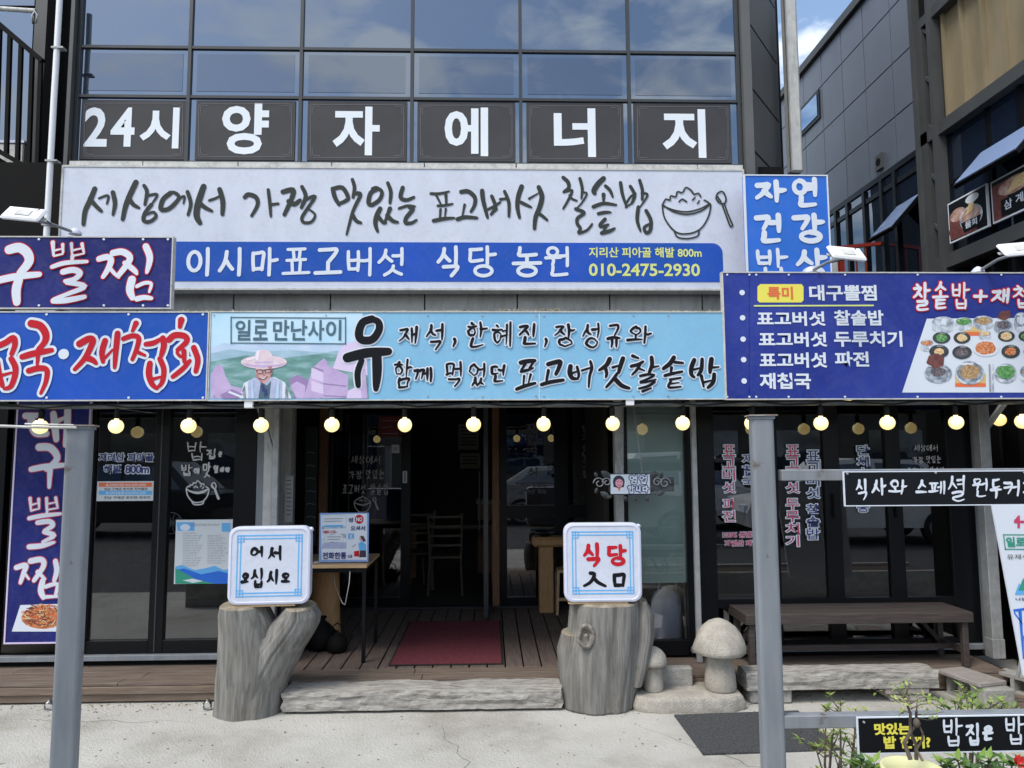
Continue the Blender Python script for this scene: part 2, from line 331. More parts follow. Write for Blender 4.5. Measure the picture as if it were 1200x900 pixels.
for d, b in (('ㄲ','ㄱ'),('ㄸ','ㄷ'),('ㅃ','ㅂ'),('ㅆ','ㅅ'),('ㅉ','ㅈ')):
    CO_[d] = [[(x*.48, y) for x, y in s] for s in CO_[b]]+[[(.52+x*.48, y) for x, y in s] for s in CO_[b]]
CO_['ㅄ'] = [[(x*.48, y) for x, y in s] for s in CO_['ㅂ']]+[[(.52+x*.48, y) for x, y in s] for s in CO_['ㅅ']]
VO_ = {
 'ㅏ': [[(.34,0),(.36,.5),(.34,1)], [(.36,.46),(.7,.45),(1,.42)]],
 'ㅑ': [[(.34,0),(.36,.5),(.34,1)], [(.36,.34),(1,.32)], [(.36,.60),(1,.58)]],
 'ㅓ': [[(.76,0),(.78,.5),(.76,1)], [(.0,.46),(.4,.46),(.74,.42)]],
 'ㅕ': [[(.76,0),(.78,.5),(.76,1)], [(.0,.34),(.74,.31)], [(.0,.60),(.74,.57)]],
 'ㅣ': [[(.5,0),(.53,.5),(.5,1)]],
 'ㅐ': [[(.22,.06),(.24,.5),(.22,.92)], [(.82,0),(.84,.5),(.82,1)], [(.24,.48),(.8,.45)]],
 'ㅔ': [[(.42,.06),(.44,.5),(.42,.92)], [(.90,0),(.92,.5),(.90,1)], [(-.12,.46),(.42,.42)]],
 'ㅖ': [[(.42,.06),(.44,.5),(.42,.92)], [(.90,0),(.92,.5),(.90,1)], [(-.12,.36),(.42,.34)], [(-.12,.58),(.42,.55)]],
 'ㅗ': [[(.5,0),(.5,.4),(.5,.78)], [(0,.86),(.5,.82),(1,.78)]],
 'ㅛ': [[(.34,0),(.36,.78)], [(.66,0),(.64,.78)], [(0,.88),(.5,.84),(1,.80)]],
 'ㅜ': [[(0,.16),(.5,.12),(1,.08)], [(.5,.14),(.52,.6),(.46,1)]],
 'ㅠ': [[(0,.16),(.5,.12),(1,.08)], [(.34,.14),(.34,.6),(.24,1)], [(.66,.12),(.68,.6),(.68,1)]],
 'ㅡ': [[(0,.55),(.5,.52),(1,.46)]],
}
MIX = {'ㅘ': 'ㅗㅏ','ㅙ': 'ㅗㅐ','ㅚ': 'ㅗㅣ','ㅝ': 'ㅜㅓ','ㅞ': 'ㅜㅔ','ㅟ': 'ㅜㅣ','ㅢ': 'ㅡㅣ'}
LS = 'ㄱㄲㄴㄷㄸㄹㅁㅂㅃㅅㅆㅇㅈㅉㅊㅋㅌㅍㅎ'; VS = 'ㅏㅐㅑㅒㅓㅔㅕㅖㅗㅘㅙㅚㅛㅜㅝㅞㅟㅠㅡㅢㅣ'
TS = ['', 'ㄱ','ㄲ','ㄳ','ㄴ','ㄵ','ㄶ','ㄷ','ㄹ','ㄺ','ㄻ','ㄼ','ㄽ','ㄾ','ㄿ','ㅀ','ㅁ','ㅂ','ㅄ','ㅅ','ㅆ','ㅇ','ㅈ','ㅊ','ㅋ','ㅌ','ㅍ','ㅎ']
def put(st, b): return [[(b[0]+x*(b[2]-b[0]), b[1]+y*(b[3]-b[1])) for x, y in s] for s in st]
def strokes(ch):
    o = ord(ch)-0xAC00
    if o < 0 or o > 11171:
        return {'入': [[(.30,.06),(.48,.12),(.42,.45),(.25,.75),(0,.95)], [(.44,.38),(.66,.72),(1,.98)]], '口': CO_['ㅁ'],
                ',': [[(.5,.0),(.7,.3),(.2,1)]], '+': [[(.5,0),(.5,1)], [(0,.5),(1,.5)]], '·': [[(.5,.45),(.5,.55)]],
                '1': [[(.5, 0), (.5, 1)]]}[ch]
    l, v, t = LS[o//588], VS[(o % 588)//28], TS[o % 28]
    if v in MIX:
        h, vv = MIX[v]
        if t: return put(CO_[l], (.08,0,.5,.30))+put(VO_[h], (0,.32,.62,.60))+put(VO_[vv], (.58,0,1,.64))+put(CO_[t], (.22,.68,.88,1))
        return put(CO_[l], (.08,.02,.52,.46))+put(VO_[h], (0,.50,.64,.86))+put(VO_[vv], (.62,0,1,1))
    if v in 'ㅗㅛㅜㅠㅡ':
        if t: return put(CO_[l], (.16,0,.84,.30))+put(VO_[v], (0,.34,1,.60))+put(CO_[t], (.16,.66,.84,1))
        return put(CO_[l], (.14,0,.86,.48))+put(VO_[v], (0,.52,1,1))
    wide = l in 'ㄲㄸㅃㅆㅉ' or v in 'ㅔㅐㅖ'
    k = .54 if wide else .50
    if t: return put(CO_[l], (.0,.06,k,.52))+put(VO_[v], (k+.04,0,1,.60))+put(CO_[t], (.22,.66,.88,1))
    return put(CO_[l], (.0,.12,k,.84))+put(VO_[v], (k+.04,0,1,1))
def spline(p, n=5):
    if len(p) < 3: return p if len(p) > 1 else p*2
    out = []
    for i in range(len(p)-1):
        a, b, c, d = p[max(i-1, 0)], p[i], p[i+1], p[min(i+2, len(p)-1)]
        for j in range(n):
            t = j/n
            out.append(tuple(.5*(2*b[k]+(c[k]-a[k])*t+(2*a[k]-5*b[k]+4*c[k]-d[k])*t*t+(3*b[k]-a[k]-3*c[k]+d[k])*t**3) for k in (0, 1)))
    return out+[p[-1]]
def ribbon(mb, pts, wf, z, extra=0):
    pts = [Vector((p[0], p[1])) for p in pts]; n = len(pts); vs = []; fs = []
    for i, p in enumerate(pts):
        d = pts[min(i+1, n-1)]-pts[max(i-1, 0)]
        d = d.normalized() if d.length > 1e-9 else Vector((1, 0))
        q = Vector((-d.y, d.x)); h = wf(i/(n-1))/2+extra; zz = z+i*1.6e-5
        vs += [(p.x+q.x*h, p.y+q.y*h, zz), (p.x-q.x*h, p.y-q.y*h, zz)]
    for i in range(n-1): fs.append((2*i, 2*i+1, 2*i+3, 2*i+2))
    mb.add(vs, fs)
    for e, i, j in ((0, 0, 1), (1, n-1, n-2)):      # round ends
        d = (pts[i]-pts[j]); d = d.normalized() if d.length > 1e-9 else Vector((1, 0)); h = wf(float(e))/2+extra
        q = Vector((-d.y, d.x)); zz = z+i*1.6e-5
        fan = [(pts[i]+q*h*math.cos(t)+d*h*math.sin(t)) for t in [math.pi*k/8 for k in range(9)]]
        mb.add([(f.x, f.y, zz) for f in fan], [tuple(range(9))])
def brushmesh(items, w, z, extra=0, style='brush', seed=3, slant=0.0):
    """items: (char, x0, y0, x1, y1) in local metres (y up: y0 top)."""
    mb = MB(); r = random.Random(seed)
    for ci, (ch, x0, y0, x1, y1) in enumerate(items):
        if ch == ' ': continue
        zz = z+(ci % 2)*1e-4
        H = abs(y0-y1); W = x1-x0; w0 = w
        raw = strokes(ch); w = w0*max(.58, min(1, 1.2-.055*len(raw))); jit = .035 if style == 'brush' else .0
        for s in raw:
            s = [(x+r.uniform(-jit, jit), y+r.uniform(-jit, jit)) for x, y in s]
            if raw is not None and len(s) > 8: s[-1] = s[0]
            p = [(x0+w*.4+(W-w*.8)*(x+slant*(.5-y)), y0-w*.4-(H-w*.8)*y) for x, y in s]
            p = spline(p, 4 if len(s) < 9 else 2)
            if style == 'brush':
                a, b, c = r.uniform(.8, 1.15), r.uniform(.9, 1.3), r.uniform(.35, .75)
                wf = (lambda t, a=a, b=b, c=c: w*(a*(1-t)**2+2*b*t*(1-t)+c*t*t)) if len(s) < 9 else (lambda t, a=a: w*(.8+.25*math.sin(t*6.28+a*9)))
            elif style == 'thick': 
                a, b, c = 1.05, 1.15, .75; wf = lambda t, a=a, b=b, c=c: w*(a*(1-t)**2+2*b*t*(1-t)+c*t*t)
            else: wf = lambda t, w=w: w
            ribbon(mb, p, wf, zz, extra); zz += 1.7e-4
        w = w0
    return mb
_tc = {}
def textmesh(txt, bold):
    if (txt, bold) in _tc: return _tc[(txt, bold)]
    cu = bpy.data.curves.new('t', 'FONT'); cu.body = txt; cu.offset = bold; cu.resolution_u = 3
    o = bpy.data.objects.new('t', cu); COL.objects.link(o)
    bpy.context.view_layer.update()
    me = bpy.data.meshes.new_from_object(o)
    vs = [v.co.copy() for v in me.vertices]; fs = [tuple(p.vertices) for p in me.polygons]
    bpy.data.objects.remove(o); bpy.data.curves.remove(cu); bpy.data.meshes.remove(me)
    xs = [v.x for v in vs] or [0, 1]; ys = [v.y for v in vs] or [0, 1]
    _tc[(txt, bold)] = (vs, fs, (min(xs), min(ys), max(xs), max(ys))); return _tc[(txt, bold)]
def gothicmesh(items, z, bold, extra=0):
    """items: (text, x0, ytop, x1, ybottom) local."""
    mb = MB()
    for txt, x0, y0, x1, y1 in items:
        if not txt.strip(): continue
        _, _, (a, b, c, d) = textmesh(txt, bold); vs, fs, _ = textmesh(txt, bold+extra)
        sx = (x1-x0)/(c-a); sy = (y0-y1)/(d-b)
        mb.add([(x0+(v.x-a)*sx, y1+(v.y-b)*sy, z) for v in vs], fs)
    return mb
def rrect(x0, y0, x1, y1, r, n=6):
    pts = []
    for cx, cy, a in ((x1-r, y1-r, 0), (x0+r, y1-r, 90), (x0+r, y0+r, 180), (x1-r, y0+r, 270)):
        for i in range(n+1): t = R(a+90*i/n); pts.append((cx+r*math.cos(t), cy+r*math.sin(t)))
    return pts
def ell(cx, cy, rx, ry, n=24, a0=0, a1=360): return [(cx+rx*math.cos(R(a0+(a1-a0)*i/n)), cy+ry*math.sin(R(a0+(a1-a0)*i/n))) for i in range(n if a1-a0 == 360 else n+1)]

class Board:
    """A flat board standing at depth Y (or on any frame); L() turns pixels of its face into metres on it."""
    def __init__(s, name, label, cat, x0, y0, x1, y1, Y, group=None, parent=None, rz=0):
        s.Y = Y; s.c = at((x0+x1)/2, (y0+y1)/2, Y)
        s.b = (x0, y0, x1, y1)
        if parent is None: s.o = thing(name, label, cat, s.c, (R(90), 0, rz), group)
        else:
            s.o = parent
    def L(s, px, py): p = at(px, py, s.Y)-s.c; return (p.x, p.z)
    def rect(s, x0, y0, x1, y1):
        a = s.L(x0, (y0+y1)/2); b = s.L(x1, (y0+y1)/2); c = s.L((x0+x1)/2, y0); d = s.L((x0+x1)/2, y1)
        return (a[0], d[1], b[0], c[1])      # x0,ybottom,x1,ytop
    def panel(s, m, depth=.03, name='panel', bev=.004):
        a = s.rect(*s.b); return part(name, bx((a[0], a[1], -depth), (a[2], a[3], 0), m, bev=bev), m, s.o)
    def frame(s, m, wpx=2, z=.006, name='frame', depth=.03, inset=0):
        x0, y0, x1, y1 = s.rect(*s.b); k = wpx*s.Y/F; mb = MB(); e = .0005
        mb.box((x0-e, y0-e, -depth), (x0+k, y1+e, z)); mb.box((x1-k, y0-e, -depth), (x1+e, y1+e, z))
        mb.box((x0+k, y0-e, -depth+.001), (x1-k, y0+k, z)); mb.box((x0+k, y1-k, -depth+.001), (x1-k, y1+e, z))
        return part(name, mb, m, s.o)
    def poly(s, name, pts, m, z=.003, label=None, parent=None):
        return part(name, MB().poly2([s.L(*p) for p in pts], z), m, parent or s.o, label)
    def polys(s, name, lst, z=.003):
        mb = MB()
        for i, (pts, m) in enumerate(lst): mb.poly2([s.L(*p) for p in pts], z+i*min(2e-4, .003/len(lst)), M[m])
        return part(name, mb, None, s.o)
    def text(s, items, m, bold=.02, z=.004, outline=None, name='lettering'):
        it = []
        for t, x0, y0, x1, y1 in items: r = s.rect(x0, y0, x1, y1); it.append((t, r[0], r[3], r[2], r[1]))
        if outline:
            for k, (om, ex) in enumerate(outline):
                for i in it: part('letter_outline', gothicmesh([i], z-.0012*(k+1), bold, ex), M[om], s.o)
        for i in it: o = part('letter' if len(i[0]) == 1 else name, gothicmesh([i], z, bold), m, s.o)
        return o
    def vtext(s, txt, x0, y0, x1, y1, m, gap=.12, bold=.03, outline=None, z=.006, space=.35, xs=None):
        n = sum(space if c == ' ' else 1 for c in txt); h = (y1-y0)/n; y = y0; it = []
        for i, c in enumerate(txt):
            if c == ' ': y += h*space; continue
            it.append((c, x0, y+h*gap/2, x1, y+h*(1-gap/2))); y += h
        return s.text(it, m, bold, z, outline)
    def brush(s, items, m, w, z=.004, outline=None, style='brush', seed=3, slant=0, name='lettering'):
        k = s.Y/F; it = []
        for t, x0, y0, x1, y1 in items: r = s.rect(x0, y0, x1, y1); it.append((t, r[0], r[3], r[2], r[1]))
        if outline:
            z += .0028*len(outline)
            for j, (om, ex) in enumerate(outline):
                for n, i in enumerate(it): part('letter_outline', brushmesh([i], w*k, z-.0028*(j+1)+(n % 2)*1e-4, ex*k, style, seed+n, slant), M[om], s.o)
        for n, i in enumerate(it): o = part('letter', brushmesh([i], w*k, z+(n % 2)*1e-4, 0, style, seed+n, slant), m, s.o)
        return o
    def trace(s, ox, oy, sc, chars, m, outline=None, z=.005):
        """brush letters drawn stroke by stroke: (width, points) in units of 1/sc pixel from (ox, oy)"""
        k = s.Y/F; rr = random.Random(5)
        if outline: z += .0028*len(outline)
        for n, ch in enumerate(chars):
            layers = ([(zl, om, ex) for zl, (om, ex) in zip([z-.0028*(j+1) for j in range(len(outline))], outline)] if outline else [])+[(z, None, 0)]
            ab = [(rr.uniform(.85, 1.0), rr.uniform(1.0, 1.2), rr.uniform(.5, .8)) for _ in ch]
            for zl, om, ex in layers:
                mb = MB(); zz = zl+(n % 2)*1e-4
                for (w, pts), (a, b, c) in zip(ch, ab):
                    ww = w/sc*k*(1.55 if m is M['ink'] else 1.36); p = spline([s.L(ox+x/sc, oy+y/sc) for x, y in pts], 5)
                    ribbon(mb, p, lambda t, ww=ww, a=a, b=b, c=c: ww*(a*(1-t)**2+2*b*t*(1-t)+c*t*t), zz, ex*k); zz += 1.7e-4
                part('letter' if om is None else 'letter_outline', mb, m if om is None else M[om], s.o)
    def line(s, name, lines, m, w=2, z=.004, style='thick'):
        k = s.Y/F; mb = MB(); zz = z
        for l in lines: ribbon(mb, spline([s.L(*p) for p in l], 4), (lambda t: w*k), zz); zz += 1.5e-4
        return part(name, mb, m, s.o)
    def bolts(s, pts, m, r=1.4):
        mb = MB()
        for p in pts: q = s.L(*p); mb.plate(ell(q[0], q[1], r*s.Y/F, r*s.Y/F, 8), 0, .006)
        return part('bolt_heads', mb, m, s.o, kind='stuff')
def word(txt, x0, y0, x1, y1, gaps=.12):
    """spread the characters of a word evenly in a pixel box"""
    n = len(txt); u = (x1-x0)/(n-gaps) if n > 1 else (x1-x0); g = u*gaps
    return [(c, x0+i*u, y0, x0+i*u+u-g, y1) for i, c in enumerate(txt) if c != ' ']

# ------------------------------------------------------------------ ground
YG, YR, YW, YD, YS = 6.1, 8.1, 6.6, 5.62, 5.33     # glass front, recessed door wall, upper wall, deck edge, canopy signs
DZ = .150                                           # deck height
g = MB(); g.box((-400, -400, -.3), (400, 400, 0), M['asphalt']); tag(g.build('ground'), kind='structure')
g = MB(); g.box((-9, 2.2, -.2), (12, 40, .006)); tag(g.build('concrete_apron', None, M['concrete']), kind='structure')
pts = [atz(790, 838, .014), atz(935, 833, .014), atz(985, 878, .014), atz(824, 884, .014)]
g = MB(); g.plate([(p.x, p.y) for p in pts][::-1], .007, .018); tag(g.build('dark_grit_mat', None, M['turf']), 'dark grey grit mat lying on the concrete in front of the stone mushrooms', 'mat')

gm = MB(); r = random.Random(11)
for i in range(900):
    if i < 520: x = r.uniform(-4.5, 3.6); y = YD-abs(r.gauss(0, .07))-.005
    else: x = r.uniform(-3.2, 2.8); y = r.uniform(3.6, YD-.05)
    q = r.uniform(.0025, .007)*(1.6 if r.random() < .06 else 1); gm.box((-q, -q*.7, 0), (q, q*.7, q*.7), M['moss'] if r.random() < .6 else M['cblockp'], mtx=Matrix.Translation((x, y, .006)) @ Matrix.Rotation(r.uniform(0, 3), 4, 'Z'))
tag(gm.build('loose_grit'), 'loose grit and crumbs scattered on the concrete before the deck', 'grit', kind='stuff')
cr = MB(); r = random.Random(21)
for (x0_, y0_, x1_, y1_, n_) in ((-3.3, 5.33, -1.95, 5.22, 18), (-.4, 5.2, .25, 3.4, 26), (.9, 5.1, 1.9, 3.9, 22)):
    pts = []
    for i in range(n_+1): t_ = i/n_; pts.append(Vector((x0_+(x1_-x0_)*t_+r.uniform(-.03, .03), y0_+(y1_-y0_)*t_+r.uniform(-.03, .03))))
    ribbon(cr, pts, lambda t: .0035*(1-abs(2*t-1)*.8), .0075)
tag(cr.build('hairline_cracks', None, M['blackm']), 'thin hairline cracks in the pale concrete forecourt', 'cracks', kind='stuff')
# ------------------------------------------------------------------ deck (structure with plank pieces)
deck = bpy.data.objects.new('wooden_deck', None); COL.objects.link(deck); deck['kind'] = 'structure'
part('frame', bx((-5.2, YD+.035, .03), (3.95, 8.0, DZ-.027), M['blackm']), None, deck)
DXR = atz(1190, 790, DZ).x
def planks(name, spans, axis, m, lo, hi, parent, z1, th=.022, gap=.006, splits=()):
    for a, b in spans:
        cuts = [lo]+[c+rnd.uniform(-.3, .3) for c in splits]+[hi]
        for u, v in zip(cuts[:-1], cuts[1:]):
            dz = rnd.uniform(-.0015, .0015)
            if axis == 'x': mb = bx((u+.002, a+gap/2, z1-th), (v-.002, b-gap/2, z1+dz), m, bev=.003)
            else: mb = bx((a+gap/2, u+.002, z1-th), (b-gap/2, v-.002, z1+dz), m, bev=.003)
            part(name, mb, None, parent)
RX0, RX1 = -1.86, 1.04        # recess sides
planks('plank', [(YD, YD+.14), (YD+.14, YD+.28)], 'x', M['deckx'], -5.2, DXR, deck, DZ, splits=(-2.6, -.3, 2.0))
planks('plank', [(YD+.28, YD+.42), (YD+.42, YG+.02)], 'x', M['deckx'], -5.2, RX0, deck, DZ, splits=(-3.4,))
planks('plank', [(YD+.28, YD+.42), (YD+.42, YG+.02)], 'x', M['deckx'], RX1+.02, DXR, deck, DZ, splits=(2.4,))
x = RX0
while x < RX1-.02:
    planks('plank', [(x, min(x+.141, RX1))], 'y', M['deck'], YD+.28, YR+.02, deck, DZ, gap=.012); x += .141
for z0, z1, y in ((.075, DZ-.024, YD-.012), (.02, .072, YD+.006)):
    for a, b in ((-5.2, -3.1), (-3.1, -.55), (-.55, 1.3), (1.3, DXR)):
        part('fascia_board', bx((a+.002, y, z0), (b-.002, y+.024, z1), M['deckx2'], bev=.003), None, deck)

# ------------------------------------------------------------------ the restaurant building
B = thing('restaurant_building', 'black restaurant building with glass front, recessed entrance and curtain windows above', 'building', (0, YW, 0))
def bpart(name, mb, m=None, label=None, kind=None, parent=None):
    o = mb.build(name, parent or B, m); o.matrix_parent_inverse = (parent or B).matrix_basis.inverted() if parent is None else Matrix()
    if parent is not None and parent is not B: o.matrix_parent_inverse = Matrix()
    return tag(o, label, None, None, kind)
B.matrix_basis = Matrix.Translation((0, YW, 0)); BI = Matrix.Translation((0, -YW, 0))
def bp(name, mb, m=None, label=None, kind=None):
    o = mb.build(name, B, m); o.matrix_parent_inverse = BI; return tag(o, label, None, None, kind)
# curtain wall grid
gx = [at(px, 120, YW).x for px in (92, 222, 353, 483, 610, 737, 865)]
gz = [at(480, y, YW).z for y in (193, 117, 60, -72)]; gz.append(gz[-1]+1.0)
for i in range(6):
    for j in range(4):
        x0, x1, z0, z1 = gx[i]+.014, gx[i+1]-.014, gz[j]+.012, gz[j+1]-.012
        if j == 2: bp('window_pane', bx((x0, YW-.01, z0), (x1, YW, z1)), M['glassu'])
        elif j == 1 or j == 3:
            bp('window_pane', bx((x0, YW-.01, z0), (x1, YW, z1)), M['glassu'])
            if j == 1: bp('window_film', bx((x0+.05, YW-.014, z0+.045), (x1-.05, YW-.0105, z1-.045)), M['film'])
        else:
            bp('window_pane', bx((x0, YW-.01, z0), (x1, YW, z1)), M['glassu'])
for i in range(7): bp('mullion', bx((gx[i]-.015, YW-.035, gz[0]), (gx[i]+.015, YW+.05, gz[-1])), M['mull'])
for j in range(5): bp('transom', bx((gx[0]-.03, YW-.030, gz[j]-.013), (gx[-1]+.03, YW+.045, gz[j]+.013)), M['mull'])
# lettered black panels in the third row, each a sign of its own hung on the glass
cells = [(("24시", 98, 123, 212, 177),), (("양", 260, 121, 315, 181),), (("자", 390, 125, 445, 182),), (("에", 521, 126, 572, 183),), (("너", 649, 127, 698, 184),), (("지", 776, 128, 827, 185),)]
cb = [(95, 218), (229, 346), (360, 477), (489, 604), (617, 731), (743, 857)]
nm = ['24시', '양', '자', '에', '너', '지']
desc = ['charcoal panel reading 24시, leftmost of the upstairs window row', 'charcoal panel reading 양, second from the left in the upstairs row', 'charcoal panel reading 자, third in the upstairs window row', 'charcoal panel reading 에, just right of the 자 panel', 'charcoal panel reading 너, second from the right upstairs', 'charcoal panel reading 지 at the right end of the upstairs row']
pmat = mat('charcoal_panel_sheet', (.046, .046, .049), .6, spec=.25, col2=(.056, .056, .06), nscale=2)
for k in range(6):
    b = Board('letter_panel', desc[k], 'sign', cb[k][0], 117+k*.8, cb[k][1], 187+k*.8, YW-.02, group='charcoal letter panels in the upstairs windows')
    b.panel(pmat, .008)
    x0, x1 = cb[k]; y0, y1 = 117+k*.8, 187+k*.8
    if k == 0: b.text([('2', 99, 126, 126, 172), ('4', 130, 126, 158, 172), ('시', 164, 126, 210, 174)], M['wbright'], .026, .003)
    else: b.text([cells[k][0]], M['wbright'], .03, .003)
    l = [[(x0+8, y0+4), (x1-8, y0+4)], [(x0+8, y1-4), (x1-8, y1-4)], [(x0+4, y0+8), (x0+4, y1-8)], [(x1-4, y0+8), (x1-4, y1-8)]]
    for cx, cy, sx, sy in ((x0+4, y0+4, 1, 1), (x1-4, y0+4, -1, 1), (x0+4, y1-4, 1, -1), (x1-4, y1-4, -1, -1)):
        l.append([(cx, cy+sy*7), (cx+sx*1, cy+sy*1), (cx+sx*7, cy)]); l.append([(cx+sx*2, cy+sy*11), (cx+sx*3, cy+sy*3), (cx+sx*11, cy+sy*2)])
    b.line('scroll_border', l, M['greyt'], .55, .003)
# dark jambs, flank panels with slanting seams, roof band
xl, xr = gx[0]-.024, gx[-1]+.024; ZT = gz[-1]+.3
def quad_panel(p0, p1, z00, z01, z10, z11, th=.03):      # vertical splayed panel from plan point p0 to p1 with own bottoms/tops
    d = Vector((p1[0]-p0[0], p1[1]-p0[1])).normalized(); n = Vector((d.y, -d.x))*th
    a = [(p0[0], p0[1], z00), (p1[0], p1[1], z10), (p1[0], p1[1], z11), (p0[0], p0[1], z01)]
    vs = a+[(x-n.x, y-n.y, z) for x, y, z in a]
    return MB().add(vs, [(0, 1, 2, 3), (7, 6, 5, 4), (0, 4, 5, 1), (1, 5, 6, 2), (2, 6, 7, 3), (3, 7, 4, 0)])
jr0, jr1 = at(868, 100, YW-.1).x, at(882, 100, YW-.1).x
bp('jamb', bx((xr, YW-.09, 2.4), (jr1, YW+.05, ZT)), M['flank'])
bp('jamb', bx((at(78, 100, YW-.1).x, YW-.09, 2.4), (xl, YW+.05, ZT)), M['dark'])
zs = [2.6, 3.35, 3.95, 4.555, 5.16, 5.788, 6.4, 7.0]
for k in range(len(zs)-1):
    z0, z1 = zs[k], zs[k+1]
    bp('flank_panel', quad_panel((jr1, YW-.08), (jr1+.54, YW+.64), z0+.012, z1-.012, z0+.012, z1-.012), M['flank'])
    xq = at(78, 100, YW-.1).x
    bp('flank_panel', quad_panel((xq-.30, YW+.42), (xq, YW-.08), z0+.012-.02, z1-.03, z0+.012, z1-.012), M['dark'])
bp('flank_backing', quad_panel((jr1, YW-.01), (jr1+.70, YW+.96), 2.57, ZT, 2.57, ZT), M['blackm'])
bp('flank_backing', quad_panel((at(78, 100, YW-.1).x-.30, YW+.46), (at(78, 100, YW-.1).x, YW-.04), 2.4, ZT, 2.4, ZT), M['blackm'])
bp('roof_band', bx((xl-.5, YW-.12, ZT), (xr+.6, 11.6, ZT+.3)), M['dark'])
bp('side_wall', bx((jr1+.52, YW+.72, 2.57), (jr1+.58, 11.49, ZT)), M['dark'])
xfl = at(78, 100, YW-.1).x-.30
bp('side_wall', bx((xfl, YW+.47, 2.57), (xfl+.06, 11.49, ZT)), M['dark'])
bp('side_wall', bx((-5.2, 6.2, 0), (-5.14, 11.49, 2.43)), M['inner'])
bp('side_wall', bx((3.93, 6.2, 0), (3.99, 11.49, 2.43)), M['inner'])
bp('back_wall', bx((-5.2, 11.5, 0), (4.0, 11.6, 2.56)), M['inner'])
# taupe wall strip between the signs
wz0, wz1 = 2.55, at(480, 342, YW).z+.35
wxs = [-4.2, -3.3]+[at(px, 352, YW).x for px in (163, 275, 388, 498, 606, 714, 822)]+[3.2]
for a, b in zip(wxs[:-1], wxs[1:]): bp('wall_panel', bx((a+.006, YW-.03, wz0), (b-.006, YW, wz1), bev=.004), M['wallp'])
bp('wall_backing', bx((-5.2, YW, 2.3), (jr1+.3, YW+.06, gz[0])), M['blackm'])
# canopy roof: gutter tray behind the signs, dark soffit
bp('canopy_roof', bx((-5.2, YS+.06, 2.50), (3.95, YW-.035, 2.56)), M['dark'])
bp('soffit', bx((-5.2, YS+.14, 2.44), (3.9, 11.4, 2.495)), M['blackm'])
mb = MB(); r = random.Random(4)
sx0, sx1 = at(204, 365, YS).x, at(846, 365, YS).x; sz = at(520, 364, YS).z
for i in range(1500):
    x = r.uniform(sx0, sx1); y = YS+r.uniform(.02, .14); h = r.uniform(.003, .014)*(1.6 if noise.noise(Vector((x*1.7, 0, 3))) > .1 else .7); s_ = r.uniform(.004, .012)
    mb.box((x, y, sz-.02), (x+s_, y+s_, sz+.004+h))
bp('gutter_tray', bx((sx0-.02, YS+.015, sz-.05), (sx1+.02, YS+.2, sz-.012)), M['galv'])
tag(mb.build('dry_debris', None, M['moss']), 'dry moss and debris along the gutter above the light blue sign', 'debris', kind='stuff')

# ground floor glazing
def glazing(name, pxs, y, ztop, zbot, wx=.05):           # (px0, px1) panes in the plane y
    pass
ZC = 2.44; 
def X(px, Y=YG, py=600): return at(px, py, Y).x
def front_pane(px0, px1, z0, z1=ZC-.05, Y=YG, m='glass'):
    return bp('glass_pane', bx((X(px0, Y), Y+.01, z0), (X(px1, Y), Y+.018, z1)), M[m])
def front_frame(px0, px1, z0=DZ+.09, z1=ZC, Y=YG, d=.06, m='black', name='frame_post'):
    return bp(name, bx((X(px0, Y), Y-.02, z0), (X(px1, Y), Y+d, z1), bev=.003), M[m])
zb = atz(150, 752, 0); 
PZ = at(150, 750, YG).z
# left wing
for a, b in ((98, 109), (180, 197), (274, 300)): front_frame(a, b)
front_frame(-60, 5)
for a, b in ((109, 180), (197, 274)):
    front_pane(a, b, PZ); bp('bottom_rail', bx((X(a), YG-.018, DZ+.09), (X(b), YG+.055, PZ), bev=.003), M['black'])
bp('door_seam', bx((X(187), YG-.024, DZ+.1), (X(188.5), YG-.0205, ZC-.1)), M['mull'])
bp('sill', bx((-5.2, YG-.06, DZ+.045), (X(300), YG+.0, DZ+.086), bev=.003), M['steel'])
bp('sill_base', bx((-5.2, YG-.0, DZ-.02), (X(300), YG+.06, DZ+.0895)), M['blackm'])
# right wing
R0, R1 = 806, 1141
for a, b in ((803, 811), (819, 838), (889, 912), (967, 985), (1040, 1057), (1112, 1141)): front_frame(a, b)
PZR = at(1010, 700, YG).z
for a, b in ((838, 889), (912, 967), (985, 1040), (1057, 1112)):
    front_pane(a, b, PZR)
    bp('middle_rail', bx((X(a), YG-.018, PZR-.07), (X(b), YG+.055, PZR), bev=.003), M['black'])
    bp('glass_pane', bx((X(a), YG+.01, DZ+.13), (X(b), YG+.018, PZR-.07)), M['glass'])
    bp('bottom_rail', bx((X(a), YG-.018, DZ+.09), (X(b), YG+.055, DZ+.13), bev=.003), M['black'])
for px in (974, 1047): 
    bp('door_pull', bx((X(px), YG-.05, 1.25), (X(px+1.6), YG-.03, 1.45)), M['blackm'])
bp('sill', bx((X(805), YG-.06, DZ+.045), (X(1144), YG+.0, DZ+.086), bev=.003), M['steel'])
bp('sill_base', bx((X(805), YG, DZ-.02), (X(1144), YG+.06, DZ+.0895)), M['blackm'])
bp('corner_post', bx((X(1141)+.002, YG-.05, DZ), (X(1147), YG+.07, ZC), bev=.004), M['steel'])
